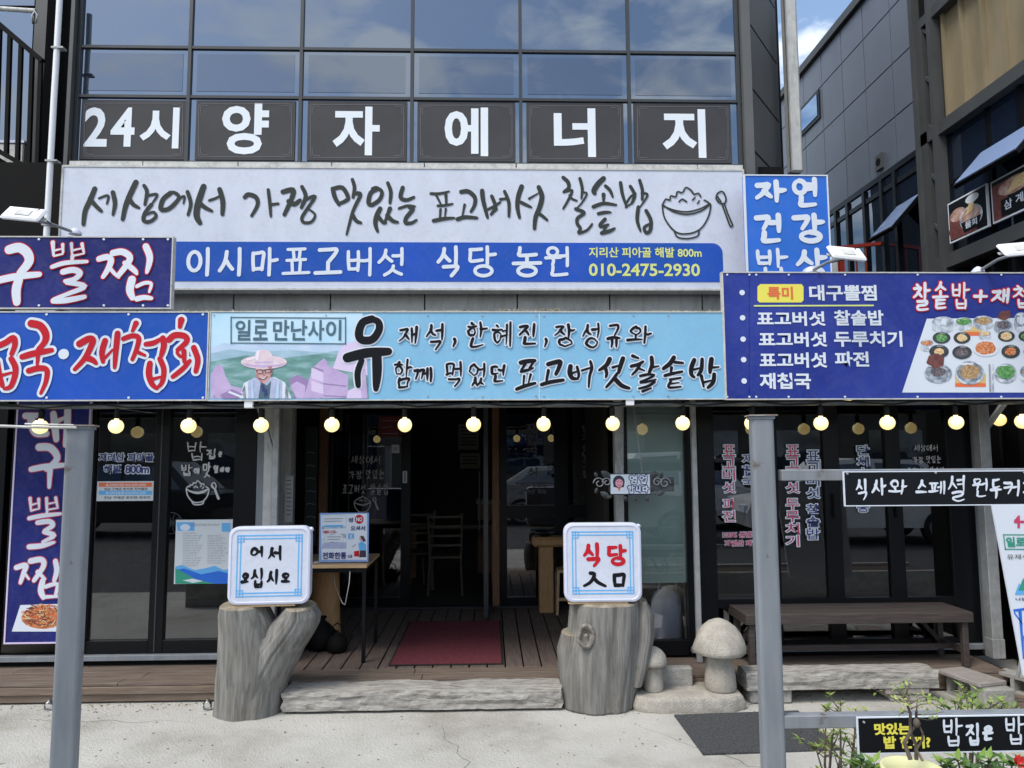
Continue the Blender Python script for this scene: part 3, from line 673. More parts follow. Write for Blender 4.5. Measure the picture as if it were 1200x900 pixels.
# frosted panel beside the entrance
fz = at(770, 683, YG).z
bp('frosted_pane', bx((X(736), YG+.01, fz), (X(803), YG+.02, ZC-.05)), M['frost'])
front_pane(736, 803, at(770, 749, YG).z, fz, m='clear')
bp('glass_pane', bx((X(736), YG+.002, fz), (X(803), YG+.008, ZC-.05)), M['clear'])
bp('bottom_rail', bx((X(733), YG-.018, DZ+.02), (X(803), YG+.055, at(770, 750, YG).z), bev=.003), M['black'])
front_frame(731, 736, DZ)
bp('entrance_post', bx((X(721), YG-.03, DZ), (X(731)-.002, YG+.07, ZC), bev=.004), M['galv'])
bp('wall_lining', bx((X(806), YG+.2, DZ-.1), (X(808), YR+.4, ZC)), M['inner'])
# left side of the recess: pale corner posts, blackboard wall, brown post
bp('corner_post', bx((X(300)+.002, YG-.02, DZ), (X(326), YG+.08, ZC), bev=.004), M['steel'])
bp('corner_trim', bx((X(309), YG-.032, DZ), (X(319), YG-.021, ZC), bev=.003), M['trimw'])
for y, w_, m in ((6.42, .05, 'galv'), (6.62, .05, 'trimw'), (6.92, .06, 'trimw'), (7.05, .05, 'galv')):
    bp('side_post', bx((RX0-.02-w_, y, DZ), (RX0+.015, y+.07, ZC), bev=.004), M[m])
bp('recess_wall', bx((RX0-.12, YG+.08, DZ), (RX0-.05, YR, ZC)), M['blackm'])
bp('brown_post', bx((X(373, YR-.1), YR-.12, DZ), (X(382, YR-.1), YR, ZC), bev=.004), M['woodb'])
# recessed door wall at YR
ZI = DZ+.02
def Xr(px): return at(px, 600, YR).x
for a, b in ((382, 388), (470, 481)): bp('door_frame_post', bx((Xr(a), YR-.02, DZ), (Xr(b), YR+.05, ZC)), M['black'])
bp('glass_pane', bx((Xr(388), YR+.01, DZ+.12), (Xr(470), YR+.018, ZC-.05)), M['glass'])
bp('bottom_rail', bx((Xr(388), YR-.018, DZ), (Xr(470), YR+.045, DZ+.12)), M['black'])
bp('threshold', bx((Xr(382), YR-.05, DZ+.002), (Xr(716), YR+.06, DZ+.022), bev=.003), M['mull'])
bp('brown_jamb', bx((Xr(577), YR-.03, DZ+.023), (Xr(585), YR+.05, ZC)), M['woodb'])
for a, b in ((586, 594), (650, 666), (709, 722)): bp('window_frame_post', bx((Xr(a), YR-.02, DZ+.023), (Xr(b), YR+.05, ZC)), M['black'])
for a, b in ((594, 650), (666, 709)):
    zz = [DZ+.11, at(620, 607, YR).z, at(620, 592, YR).z, ZC-.05]
    bp('glass_pane', bx((Xr(a), YR+.01, zz[0]), (Xr(b), YR+.018, zz[1])), M['glass'])
    bp('glass_pane', bx((Xr(a), YR+.01, zz[2]), (Xr(b), YR+.018, zz[3])), M['glass'])
    bp('window_bar', bx((Xr(a), YR-.018, zz[1]), (Xr(b), YR+.048, zz[2])), M['black'])
    bp('window_bar', bx((Xr(a), YR-.018, DZ+.023), (Xr(b), YR+.048, zz[0])), M['black'])
# right wall of the recess
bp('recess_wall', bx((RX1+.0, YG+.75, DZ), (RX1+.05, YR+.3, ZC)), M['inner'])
# open glass door leaf seen edge-on
dl = bp('open_door', bx((Xr(570)-.025, YR-.62, DZ+.03), (Xr(570)+.02, YR-.56, ZC-.05)).box((Xr(570)-.025, YR-.08, DZ+.03), (Xr(570)+.02, YR-.03, ZC-.05)).box((Xr(570)-.02, YR-.56, DZ+.03), (Xr(570)+.015, YR-.08, DZ+.13)).box((Xr(570)-.02, YR-.56, ZC-.15), (Xr(570)+.015, YR-.08, ZC-.05)), M['mull'])
h = bx((Xr(563)-.01, YR-.60, 1.02), (Xr(563)+.005, YR-.58, 1.62)).build('handle', dl, M['black'])
# interior
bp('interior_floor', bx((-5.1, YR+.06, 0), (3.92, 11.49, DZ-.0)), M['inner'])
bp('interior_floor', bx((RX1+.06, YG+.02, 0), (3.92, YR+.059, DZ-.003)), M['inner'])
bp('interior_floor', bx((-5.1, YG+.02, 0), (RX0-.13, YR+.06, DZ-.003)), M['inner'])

# downpipe and white pipe
t = thing('downpipe', 'pale grey square downpipe at the right corner of the upper wall', 'pipe', (at(930, 150, 7.0).x, 7.0, 3.4))
p0 = at(931, 204, 7.0)
part('pipe', bx((-.064, -.06, p0.z-3.4), (.062, .06, 5.2), bev=.02), M['trimw'], t)
part('pipe_seam', bx((-.064, -.064, p0.z-3.4+.001), (-.058, -.03, 5.2)), M['galv'], t)
a, b_ = at(71, -20, 6.35), at(54, 285, 6.35)
t = thing('conduit_pipe', 'thin white conduit running up the left corner of the building', 'pipe', tuple(b_))
part('pipe', MB().tube([(0, 0, -.3), (0, 0, (a-b_).z*.55), ((a-b_).x*.55, 0, (a-b_).z*.65), ((a-b_).x, 0, (a-b_).z)], .025), M['white'], t)
for z in (.15, .72, 1.75): part('clamp', MB().box((-.032, -.03, z), (.07, .035, z+.015)), M['galv'], t)

# ------------------------------------------------------------------ signs on the facade
YT = 6.38
s = Board('long_white_sign', 'long white signboard with grey brush lettering, rice bowl and blue phone band', 'sign', 69, 196, 874, 340, YT)
s.panel(M['signwhite'], .16); s.frame(M['trimw'], 2.2, .006, depth=.158)
q = [s.L(px, 190) for px in (79, 166, 278, 388, 497, 605, 712, 818, 872)]; 
for a, b in zip(q[:-1], q[1:]): part('top_cap', bx((a[0]+.006, s.L(480, 196)[1]+.006, -.19), (b[0]-.006, s.L(480, 190)[1], -.02)), M['trimw'], s.o)
x0, yb, x1, yt = s.rect(120, 284, 847, 330)
part('blue_band', MB().plate([(x0, yb), (x1-.0, yb)]+[p for p in ell(x1-.09, yt-.09, .09, .09, 8, 0, 90)]+[(x0, yt)], .0008, .0035), M['blue'], s.o)
s.trace(60, 180, 4, [
 [(16,[(205,165),(185,215),(160,270),(152,332)]),(13,[(182,212),(210,245),(236,270)]),(8,[(225,210),(268,197),(262,235)]),(14,[(290,182),(300,235),(290,288)])],
 [(18,[(398,135),(372,190),(350,245),(336,308)]),(15,[(362,205),(385,238),(412,254)]),(12,[(436,150),(450,180),(440,240)]),(9,[(445,200),(498,192),(470,240)]),(13,[(470,240),(440,280),(435,315),(465,318),(492,295),(480,275),(450,285)])],
 [(15,[(560,185),(525,215),(515,260),(545,262),(575,240),(600,205),(575,182),(550,190)]),(8,[(590,218),(625,200),(620,235)]),(12,[(640,180),(655,235),(642,288)])],
 [(20,[(715,155),(690,230),(682,290),(698,325)]),(13,[(700,235),(725,255),(755,270)]),(9,[(742,220),(775,208),(795,195)]),(17,[(790,168),(805,225),(803,285)])],
 [(15,[(908,205),(925,192),(960,205),(968,240),(940,292)]),(11,[(1018,170),(1025,230),(1030,295)]),(11,[(1025,240),(1065,235)])]], M['ink'])
s.trace(0, 0, 3, [[(12,[(995,675),(1030,668),(1025,700),(1000,755)]),(11,[(1015,708),(1035,718),(1055,704)]),(10,[(1062,657),(1075,690),(1060,730)]),(8,[(1070,705),(1108,690),(1080,735),(1062,765),(1068,782),(1095,780),(1108,755),(1085,735)])]], M['ink'])
s.trace(360, 180, 4, [
 [(14,[(120,165),(130,205),(150,240)]),(13,[(122,165),(165,160),(192,205),(180,222),(150,235)]),(12,[(212,122),(222,160),(215,205)]),(12,[(222,188),(250,193),(215,270),(185,380)]),(13,[(215,290),(230,315),(252,325)])],
 [(15,[(330,165),(298,185),(288,230),(305,240),(340,215),(350,180),(325,160),(305,165)]),(12,[(378,138),(392,180),(388,232)]),(16,[(342,258),(325,295),(320,330),(330,365)]),(13,[(330,290),(355,322),(370,325)]),(14,[(388,258),(365,320)]),(13,[(375,290),(400,315),(425,322)])],
 [(13,[(448,160),(438,205),(465,218),(500,205)]),(9,[(430,258),(470,245),(505,248)]),(13,[(480,252),(495,262),(465,300),(462,325),(490,325),(512,312)])],
 [(10,[(580,188),(620,188),(665,178)]),(9,[(605,195),(625,235)]),(12,[(650,192),(652,235)]),(9,[(612,245),(645,243),(682,236)]),(9,[(625,262),(622,305)]),(9,[(650,260),(645,300)]),(12,[(592,315),(640,306),(690,302)])],
 [(14,[(722,180),(755,178),(785,205),(785,240),(768,272)]),(10,[(738,240),(728,290)]),(13,[(705,308),(740,298),(795,302)])],
 [(14,[(820,175),(825,220),(845,300)]),(12,[(865,200),(882,250),(862,285)]),(9,[(848,262),(880,245),(905,228)]),(8,[(862,285),(890,260)]),(12,[(925,178),(945,230),(945,295)]),(9,[(905,215),(940,210)])],
 [(16,[(1005,155),(990,200),(985,250),(995,300)]),(12,[(1000,228),(1025,240),(1050,252)]),(8,[(1040,212),(1085,185)]),(16,[(1085,158),(1100,200),(1090,250),(1070,300),(1065,352)]),(11,[(1085,280),(1105,295),(1125,312)])]], M['ink'])
s.trace(640, 180, 4.615, [
 [(14,[(92,130),(118,155),(122,185),(98,205)]),(10,[(95,208),(140,200),(120,250),(92,298)]),(9,[(125,225),(140,245),(165,255)]),(12,[(182,135),(195,190),(190,245)]),(8,[(195,210),(220,218),(190,270),(160,300)]),(14,[(160,300),(205,320),(170,350),(168,380),(185,405),(175,430),(220,415),(248,382)])],
 [(20,[(310,135),(280,165),(258,200),(262,215)]),(13,[(320,175),(345,200),(360,235)]),(16,[(310,222),(310,262)]),(14,[(255,288),(310,270),(378,278)]),(12,[(282,325),(320,318),(348,318)]),(13,[(318,355),(292,385),(300,395),(335,385)]),(11,[(325,395),(305,425)]),(14,[(300,430),(340,420),(370,405)])],
 [(14,[(402,158),(412,220),(435,290)]),(14,[(455,178),(478,225),(462,270)]),(9,[(430,275),(455,235),(485,215)]),(9,[(430,290),(470,265)]),(13,[(505,145),(520,200),(518,250)]),(9,[(515,215),(548,225),(500,300)]),(14,[(498,290),(492,360),(510,420)]),(14,[(540,310),(565,360),(562,415),(540,428),(530,400),(562,380)])]], M['ink'])
s.brush([(c, 219+i*37.3, 290, 219+i*37.3+33, 324) for i, c in enumerate('이시마표고버섯')]+[('식', 512, 288, 542, 325), ('당', 548, 288, 582, 325), ('농', 600, 289, 635, 325), ('원', 638, 289, 669, 325)], M['w'], 4.6, .007, style='round')
s.text([('지리산 피아골 해발 800m', 690, 290, 822, 302), ('010-2475-2930', 690, 309, 820, 324)], M['lemon'], .022, .006)
def bowl_lines(x, y, k):
    P = lambda a, b: (x+a*k, y+b*k)
    return [[P(0, 22), P(3, 38), P(16, 54), P(32, 56), P(46, 50), P(55, 36), P(58, 22)],
            [P(1, 22), P(14, 30), P(30, 33), P(46, 29), P(57, 21)], [P(1, 23), P(14, 28), P(30, 30), P(46, 26), P(57, 20)],
            [P(14, 52), P(18, 60), P(30, 62), P(42, 59), P(44, 52)],
            [P(0, 22), P(4, 15), P(9, 16), P(10, 11), P(16, 12), P(18, 6), P(24, 7), P(28, 1), P(34, 4), P(38, 9), P(43, 8), P(46, 12)],
            [P(50, 16), P(54, 18), P(57, 21)], [P(20, 18), P(24, 15), P(29, 18)], [P(36, 16), P(39, 13)], [P(42, 20), P(44, 17)],
            [P(64, 14), P(66, 8), P(72, 6), P(76, 14), P(74, 20), P(68, 19), P(64, 14)], [P(66, 12), P(70, 18)], [P(74, 20), P(78, 32), P(84, 46)], [P(71, 20), P(76, 34), P(81, 47), P(84, 46)]]
s.line('rice_bowl_drawing', bowl_lines(776, 219, .98)+[], M['ink'], 2.0, .006)

s = Board('blue_vertical_sign', 'tall bright blue sign reading 자연 건강 밥상 in white', 'sign', 875, 205, 974, 400, 6.1)
s.panel(M['blue2'], .05); s.frame(M['w'], 1.4)
s.brush([('자', 884, 211, 922, 238), ('연', 928, 208, 960, 244), ('건', 884, 250, 918, 286), ('강', 928, 250, 967, 285), ('밥', 885, 291, 924, 328), ('상', 932, 291, 970, 328)], M['w'], 6.6, .005, style='thick', seed=8)

def screws(b, xs, ys): return [(x, y) for x in xs for y in ys]
s = Board('navy_sign', 'dark navy sign with fat white syllables 구뽈찜 edged in red, topmost at left', 'sign', -70, 277, 202, 362, YS-.0)
s.panel(M['navy'], .04); s.frame(M['trimw'], 1.4, depth=.045)
s.trace(0, 270, 4.284, [
 [(36,[(50,98),(100,88),(140,115),(148,160),(105,215)]),(26,[(-30,258),(80,234),(200,222)]),(34,[(100,240),(85,300),(88,362)])],
 [(17,[(268,62),(272,125)]),(13,[(318,72),(320,112)]),(9,[(275,103),(318,93)]),(9,[(275,130),(318,120)]),(14,[(362,68),(365,120)]),(14,[(415,70),(425,115)]),(9,[(365,103),(420,90)]),(9,[(365,130),(425,118)]),(15,[(368,130),(363,160)]),(17,[(265,185),(330,165),(440,158)]),(22,[(320,210),(370,200),(405,215),(380,245),(330,256)]),(20,[(340,262),(430,282),(350,318),(275,345)]),(24,[(272,355),(340,352),(428,335)])],
 [(25,[(500,145),(540,135),(560,152),(545,195),(520,235)]),(14,[(555,190),(575,215),(600,238)]),(26,[(570,115),(620,110),(655,145),(600,225)]),(21,[(630,165),(675,200),(690,220)]),(25,[(735,82),(755,140),(740,212)]),(30,[(665,248),(655,300),(668,340)]),(16,[(690,282),(730,265),(762,270),(752,310)]),(20,[(690,345),(725,338),(762,342)])]], M['w'], outline=[('red', 1.2)])
s.bolts(screws(s, (46, 122, 168, 197), (280.5, 358)), M['w'])
s = Board('blue_sign', 'royal blue sign with big red syllables 첩국·재첩회 outlined in white', 'sign', -90, 365, 244, 470, YS-.002)
s.panel(M['blue'], .04); s.frame(M['trimw'], 1.4, depth=.045)
s.trace(0, 270, 4.284, [
 [(22,[(-70,560),(-30,550),(-40,610),(-70,650)]),(22,[(-20,585),(30,565),(70,540),(78,575),(62,620)]),(22,[(-10,660),(0,730),(15,780)]),(22,[(60,645),(82,700),(60,780),(25,795)]),(14,[(5,730),(60,715)])],
 [(30,[(160,468),(205,480),(232,520),(228,560),(195,598)]),(24,[(115,635),(180,617),(262,602)]),(20,[(195,615),(190,675)]),(23,[(148,705),(200,692),(238,702),(233,760),(208,818)])],
 [(26,[(402,570),(450,545),(468,560),(430,640),(378,698)]),(22,[(435,640),(465,650),(486,668)]),(22,[(530,555),(515,610),(520,660)]),(13,[(530,640),(568,600)]),(21,[(593,518),(585,600),(578,690)])],
 [(23,[(685,467),(668,505)]),(21,[(622,545),(665,530),(698,540),(690,590),(667,648)]),(18,[(690,610),(730,628)]),(20,[(735,572),(775,565),(810,545)]),(24,[(820,542),(825,580),(812,628)]),(24,[(755,668),(750,720),(765,770),(790,795)]),(20,[(805,645),(825,700),(815,765),(785,795)]),(14,[(768,748),(812,735)])],
 [(28,[(912,450),(905,485)]),(24,[(850,550),(880,527),(930,532),(938,560),(895,600)]),(12,[(905,590),(892,615),(915,635),(932,610),(905,590)]),(21,[(925,605),(928,660)]),(19,[(870,735),(920,695),(955,655)]),(22,[(975,590),(995,650),(985,708)])]], M['red'], outline=[('w', 3.0)])
c = s.L(75, 415); part('dot', MB().plate(ell(c[0], c[1], .037, .037), .001, .006), M['w'], s.o)
s.bolts(screws(s, (55, 151, 238), (368.5, 466)), M['w'])

s = Board('light_blue_sign', 'light blue sign with black brush lettering and a printed farm scene at its left', 'sign', 245, 365, 849, 469, YS-.001)
s.panel(M['bluel'], .04); s.frame(M['trimw'], 1.2, depth=.045)
s.polys('printed_scene', [([(247, 367), (425, 367), (432, 467), (247, 467)], 'psky'), ([(247, 408), (262, 402), (285, 405), (300, 400), (330, 404), (360, 402), (390, 405), (429, 398), (430, 440), (247, 440)], 'pcloud'), ([(247, 414), (270, 409), (300, 413), (340, 410), (375, 413), (430, 408), (430, 440), (247, 440)], 'pmist'),
  ([(247, 424), (290, 416), (330, 420), (380, 414), (431, 418), (432, 467), (247, 467)], 'pfield'),
  ([(247, 438)]+[(247+a, b) for a, b in ((8, 427), (14, 430), (17, 440), (24, 452), (40, 456), (45, 467), (0, 467))], 'lilac'),
  ([(338, 445), (349, 439), (362, 446), (362, 460), (356, 467), (346, 467)], 'lilacd'), ([(340, 452), (348, 447), (358, 452), (357, 467), (348, 467)], 'lilac'),
  ([(356, 467), (362, 446), (366, 432), (374, 424), (380, 420), (384, 425), (378, 437), (376, 467)], 'lilac'),
  ([(390, 432), (397, 412), (405, 402), (420, 400), (430, 410), (431, 440)], 'lilacl'),
  ([(365, 431), (380, 426), (408, 440), (408, 466), (380, 467), (365, 462)], 'lilac'), ([(365, 431), (379, 437), (379, 448), (365, 443)], 'lilacl'), ([(365, 446), (379, 451), (379, 462), (365, 458)], 'lilacl'),
  ([(366, 430.6), (379, 436), (379.5, 434), (369, 430)], 'lilacd'), ([(379, 449), (406, 452), (406, 453.2), (379, 450.4)], 'lilacd'), ([(379, 463), (406, 464.5), (406, 465.5), (379, 464.2)], 'lilacd'),
  ([(408, 458), (416, 454), (424, 456), (426, 467), (406, 467)], 'lilacl'), ([(420, 436), (428, 432), (431, 467), (424, 467)], 'lilac')], .0012)
s.polys('printed_person', [
  ([(281, 467), (286, 449), (298, 443), (322, 442), (334, 448), (342, 467)], 'w'), ([(291, 467), (291, 446), (303, 442), (319, 442), (331, 447), (331, 467)], 'vest'),
  ([(303, 467), (306, 446), (313, 452), (318, 446), (316, 467)], 'teal'), ([(305, 444), (309, 450), (317, 443), (319, 440), (315, 446), (308, 446)], 'teal'),
  (ell(309.5, -1, 1, 1, 4) if False else [(299.5, 430), (299.5, 438), (304, 446), (310, 450), (316, 445), (319.5, 437), (319.5, 428)], 'skin'),
  ([(298.5, 426), (299, 434), (301, 430), (306, 431), (312, 429.5), (318, 430), (320, 434), (321, 425)], 'hair'),
  (ell(309.5, 424.5, 27, 8, 28), 'hat'), ([(299, 424), (299, 415), (303, 411), (309, 409.5), (315, 411), (319, 415), (320, 424)], 'hat'), ([(299, 424), (320, 423.6), (320, 425.6), (299, 426)], 'lilac'),
  ([(258, 463), (272, 456), (285, 462), (279, 467), (262, 467)], 'lilacd'), ([(269, 458), (286, 465), (285, 467), (267, 460)], 'w'),
  ([(283, 425), (290, 429), (309, 431), (329, 429), (336, 425), (325, 427.5), (295, 427.5)], 'lilac'), ([(299.5, 437), (301, 443), (306, 448), (310, 450), (305, 444), (302, 439)], 'skind'), ([(314, 429.5), (319, 429), (319.3, 437), (316, 443), (316.5, 436)], 'skind'),
  ([(308.5, 436), (310, 436), (311.5, 440), (308, 440)], 'skind'), ([(304.5, 442), (309, 443.4), (313.5, 441.5), (309.5, 445)], 'w'), ([(301, 411.5), (305, 410), (303, 422), (300, 422)], 'hatl'), ([(288, 421), (300, 418), (300, 420), (290, 423)], 'hatl'),
  ([(284, 458), (287, 451), (289, 467), (286, 467)], 'bowld'), ([(335, 451), (338, 458), (338, 467), (334, 467)], 'bowld'), ([(294, 447), (297, 446), (298, 467), (295, 467)], 'pcloud'), ([(325, 446), (328, 447), (327, 467), (323, 467)], 'pcloud'),
  ([(306, 452), (309, 450), (311, 456), (308, 460)], 'navyink'), ([(310, 458), (313, 455), (314, 462), (310, 465)], 'navyink')], .0045)
s.line('printed_glasses', [[(300.5, 434), (307, 433.5), (308, 437), (303, 438), (300.5, 434)], [(311, 433.5), (317.5, 433), (318, 436), (312, 437), (311, 433.5)], [(307.5, 434.3), (311, 434)], [(304, 443), (309, 445), (314, 441)]], M['hair'], .8, .0078)
s.line('title_border', [[(271, 372), (405, 373)], [(271, 402), (405, 403)], [(271, 371.5), (271, 402.5)], [(405, 372), (405, 403.5)]], M['teal'], 1.3, .0046)
s.text([('일', 276, 375, 294, 399), ('로', 297, 375, 314, 399), ('만', 320, 375, 339, 399), ('난', 341, 375, 360, 399), ('사', 361, 375, 380, 399), ('이', 382, 375, 400, 399)], M['teal'], .02, .0046)
k = [('재', 467, 382, 491, 404), ('석', 499, 378, 521, 411), (',', 529, 396, 536, 408), ('한', 546, 377, 571, 408), ('혜', 576, 377, 600, 407), ('진', 607, 379, 631, 406), (',', 636, 396, 643, 408), ('장', 649, 379, 674, 407), ('성', 681, 378, 704, 408), ('규', 711, 379, 728, 409), ('와', 735, 382, 763, 403),
     ('함', 461, 421, 484, 456), ('께', 484, 430, 507, 448), ('먹', 521, 423, 543, 455), ('었', 549, 425, 570, 453), ('던', 574, 427, 593, 449)]
s.brush(k, M['inkk'], 3.6, .008, outline=[('w', 1.5)], seed=12, slant=.06)
s.trace(440, 360, 5.4545, [[(22,[(928,355),(970,346),(1018,342)]),(15,[(958,362),(932,402)]),(15,[(1010,350),(985,388)]),(15,[(930,412),(970,403),(1008,388)]),(13,[(950,440),(945,492)]),(13,[(992,430),(978,482)]),(18,[(902,524),(960,502),(1020,486)])]], M['inkk'], outline=[('w', 1.5)])
s.trace(640, 360, 5.4545, [
 [(22,[(12,365),(60,352),(90,350),(80,390),(62,428)]),(16,[(14,405),(2,468)]),(20,[(-30,495),(30,478),(108,466)])],
 [(23,[(155,378),(150,420),(165,452),(195,458)]),(15,[(197,382),(208,430),(200,460)]),(13,[(165,422),(205,408)]),(13,[(228,405),(280,388)]),(16,[(282,348),(291,390),(277,440),(271,512)])],
 [(24,[(405,332),(385,370),(338,403)]),(18,[(378,388),(386,425),(380,448)]),(14,[(425,385),(468,372)]),(22,[(490,328),(476,370),(462,418)]),(16,[(452,425),(420,470),(383,512)]),(22,[(436,455),(480,500),(530,518)])],
 [(19,[(552,312),(588,326)]),(18,[(542,378),(590,365),(618,348)]),(15,[(600,365),(575,405),(548,432)]),(13,[(592,392),(625,405)]),(21,[(672,322),(675,370),(657,418)]),(14,[(680,385),(718,376)]),(14,[(600,440),(650,430),(692,432)]),(12,[(685,440),(640,462),(600,475)]),(14,[(602,482),(650,476),(700,462)]),(15,[(690,478),(650,505),(592,520)]),(14,[(615,538),(670,518)])],
 [(23,[(815,322),(790,360),(748,393)]),(17,[(822,352),(872,357)]),(16,[(800,387),(796,412)]),(17,[(757,438),(800,426),(868,412)]),(13,[(790,463),(858,452)]),(14,[(795,473),(782,513),(860,508)]),(11,[(792,490),(848,482)])],
 [(22,[(945,338),(927,385),(926,428),(945,448)]),(20,[(995,333),(990,400),(968,435)]),(13,[(940,400),(985,388)]),(24,[(1055,333),(1048,380),(1045,418)]),(15,[(1057,387),(1102,382)]),(19,[(990,440),(1005,508)]),(20,[(1072,430),(1065,480),(1032,515)]),(13,[(1008,480),(1055,468)])]], M['inkk'], outline=[('w', 1.5)])
s.trace(400, 250, 3, [[(21,[(108,372),(75,385),(62,425),(75,446),(110,443),(133,410),(130,382),(105,372)]),(25,[(22,508),(90,491),(166,486)]),(17,[(72,518),(58,560),(60,606)]),(25,[(125,500),(126,560),(122,618)])]], M['inkk'], outline=[('w', 1.7)])
s.bolts(screws(s, (251, 382, 501, 565, 628, 637, 742, 783), (369.5, 464)), M['galv'], 1)
s.line('panel_joint', [[(632, 366), (632, 468)]], M['w'], .7, .002)

s = Board('menu_sign', 'indigo menu sign listing dishes with a printed table of food', 'sign', 848, 319, 1275, 468, YS-.003)
s.panel(M['navy2'], .04); s.frame(M['trimw'], 1.4, depth=.045)
s.line('panel_joint', [[(878, 321), (878, 467)]], M['navy'], .8, .002)
for i, y in enumerate((343, 372.5, 397.5, 421.5, 446.5)):
    c = s.L(869.5+i*.6, y); part('bullet', MB().plate(ell(c[0], c[1], .020, .020), .001, .004), M['w'], s.o)
s.poly('yellow_box', [(888+3, 333), (939, 333), (941.5, 336), (941.5, 352), (939, 354.5), (890, 354.5), (887.5, 352), (887.5, 336)], M['yellow'], .002)
s.line('underline', [[(884, 358.5), (1023, 358)]], M['lemon'], 1.8, .003)
s.text([('특미', 899, 336, 929, 351)], M['orange'], .032, .004)
s.text([('대구뽈찜', 948, 334, 1027, 352.5), ('표고버섯', 887, 365, 967, 382), ('찰솥밥', 977, 363.5, 1035, 381.5), ('표고버섯', 889, 389, 969, 406.5), ('두루치기', 977, 388, 1057, 406.5), ('표고버섯', 890, 413, 969, 431), ('파전', 978, 412, 1018, 430), ('재첩국', 890, 437, 950, 456)], M['w'], .03, .004)
s.brush([('찰', 1069, 331, 1090, 365), ('솥', 1092, 330, 1111, 363), ('밥', 1114, 331, 1136, 363), ('+', 1140, 340, 1157, 355), ('재', 1161, 338, 1183, 356), ('첩', 1186, 333, 1210, 362), ('국', 1213, 331, 1236, 362)], M['w'], 4.0, .004, outline=[('red', 1.3)], style='thick', seed=14, slant=.12)
s.poly('printed_table', [(1086, 373.5), (1274, 372), (1274, 460), (1057, 460)], M['w'], .0015)
def dish(x, y, rx, ry, rim, food, kf=.8, deep=0):
    l = []
    if deep: l.append(([(x-rx, y)]+[(x+rx*math.cos(R(a)), y+deep+ry*math.sin(R(a))) for a in range(180, -1, -20)]+[(x+rx, y)], rim))
    l.append((ell(x, y, rx, ry, 20), rim))
    if rim == 'bowl': l.append((ell(x, y, rx*.93, ry*.9, 18), 'bowld')); l.append((ell(x-rx*.2, y-ry*.72, rx*.5, ry*.12, 8), 'w'))
    if rim == 'bowlk': l.append((ell(x+rx*.1, y-ry*.8, rx*.4, ry*.10, 8), 'grey'))
    if food in ('bowl',): l.append((ell(x, y, rx*kf, ry*kf, 16), 'bowl')); l.append(([(x-rx*.1, y-ry*.6), (x+rx*.15, y-ry*.6), (x+rx*.3, y+ry*.6), (x-rx*.25, y+ry*.5)], 'w')); return l
    q = random.Random(int(x*7+y)); n = 14
    l.append(([(x+rx*kf*q.uniform(.82, 1.04)*math.cos(2*math.pi*i/n), y+ry*kf*q.uniform(.82, 1.04)*math.sin(2*math.pi*i/n)) for i in range(n)], food))
    alt = {'foodr': ('orange', 'maroon', 'foody'), 'foodg': ('green', 'leafd', 'lemon'), 'foodb': ('yellowb', 'woodb', 'foody'), 'foody': ('foodr', 'w', 'orange'), 'foodd': ('grey', 'foodb', 'navyink')}[food]
    for i in range(int(7+rx*.5)):
        a = q.uniform(0, 6.28); k = q.uniform(0, .72)*kf; cx, cy = x+rx*k*math.cos(a), y+ry*k*math.sin(a); L_ = q.uniform(.8, 2.0); t_ = q.uniform(0, 3.14); dx, dy = L_*math.cos(t_), L_*.6*math.sin(t_)
        l.append(([(cx-dx, cy-dy), (cx+dy*.3, cy-dx*.25), (cx+dx, cy+dy), (cx-dy*.3, cy+dx*.25)], q.choice(alt)))
    return l
pr = []
for x, y, w_ in ((1141, 390, 12), (1137, 450, 18)): pr.append(([(x-w_, y-12*w_/18), (x+w_, y-12*w_/18), (x+w_, y), (x-w_, y)], 'yellowb')); pr.append(([(x-w_, y-1), (x+w_, y-1), (x+w_, y+3.5), (x-w_, y+3.5)], 'orange'))
for a in ((1105, 377, 13, 6, 'bowl', 'bowl', .85, 8), (1129, 377, 10, 5, 'bowl', 'foodg', .9, 6), (1152, 376, 12, 6, 'bowl', 'foodb', .75, 5), (1175, 381, 11, 7, 'bowl', 'foodd', .7, 4), (1196, 375, 8, 9, 'bowl', 'bowl', .6, 6), (1216, 378, 11, 5, 'bowl', 'foodg', .85, 6),
          (1086, 402, 8, 4, 'bowl', 'foodr', .8, 6), (1103, 396, 10.5, 7, 'bowlk', 'foodg', .7), (1127, 396, 10, 7, 'bowlk', 'foody', .65), (1154, 391, 7, 3.5, 'bowl', 'foody', .8, 4), (1179, 394, 10, 6.5, 'bowlk', 'foody', .75), (1203, 394, 10, 6.5, 'bowlk', 'foodg', .7),
          (1100, 412, 11.5, 8, 'bowlk', 'foody', .55), (1127, 413, 11.5, 8, 'bowlk', 'foodd', .7), (1155, 408, 16, 10, 'w', 'foodr', .82), (1184, 412, 11, 8, 'bowlk', 'foodr', .65), (1210, 412, 11, 8, 'bowlk', 'foodb', .7),
          (1099, 436, 16, 10, 'bowl', 'foodd', .6, 3), (1136, 436, 17, 13, 'bowl', 'foodb', .74, 2), (1178, 436, 13, 10, 'bowl', 'foodg', .88, 3), (1207, 436, 13, 10, 'bowl', 'foodb', .8, 4)): pr += dish(*a)
pr += [([(1085, 425), (1088, 417), (1098, 414), (1106, 419), (1105, 429), (1095, 432)], 'maroon'), ([(1168, 372), (1172, 365), (1183, 364), (1184, 371), (1176, 376)], 'maroon'),
       ([(1158, 427), (1160, 427), (1161, 459), (1159, 459)], 'grey'), ([(1162, 427), (1164, 427), (1164, 459), (1162, 459)], 'bowl')]
s.polys('printed_food', pr, .0025)['kind'] = 'stuff'
s.bolts(screws(s, (852, 878, 886, 924, 990, 1075, 1173), (322, 465)), M['w'], 1.2)

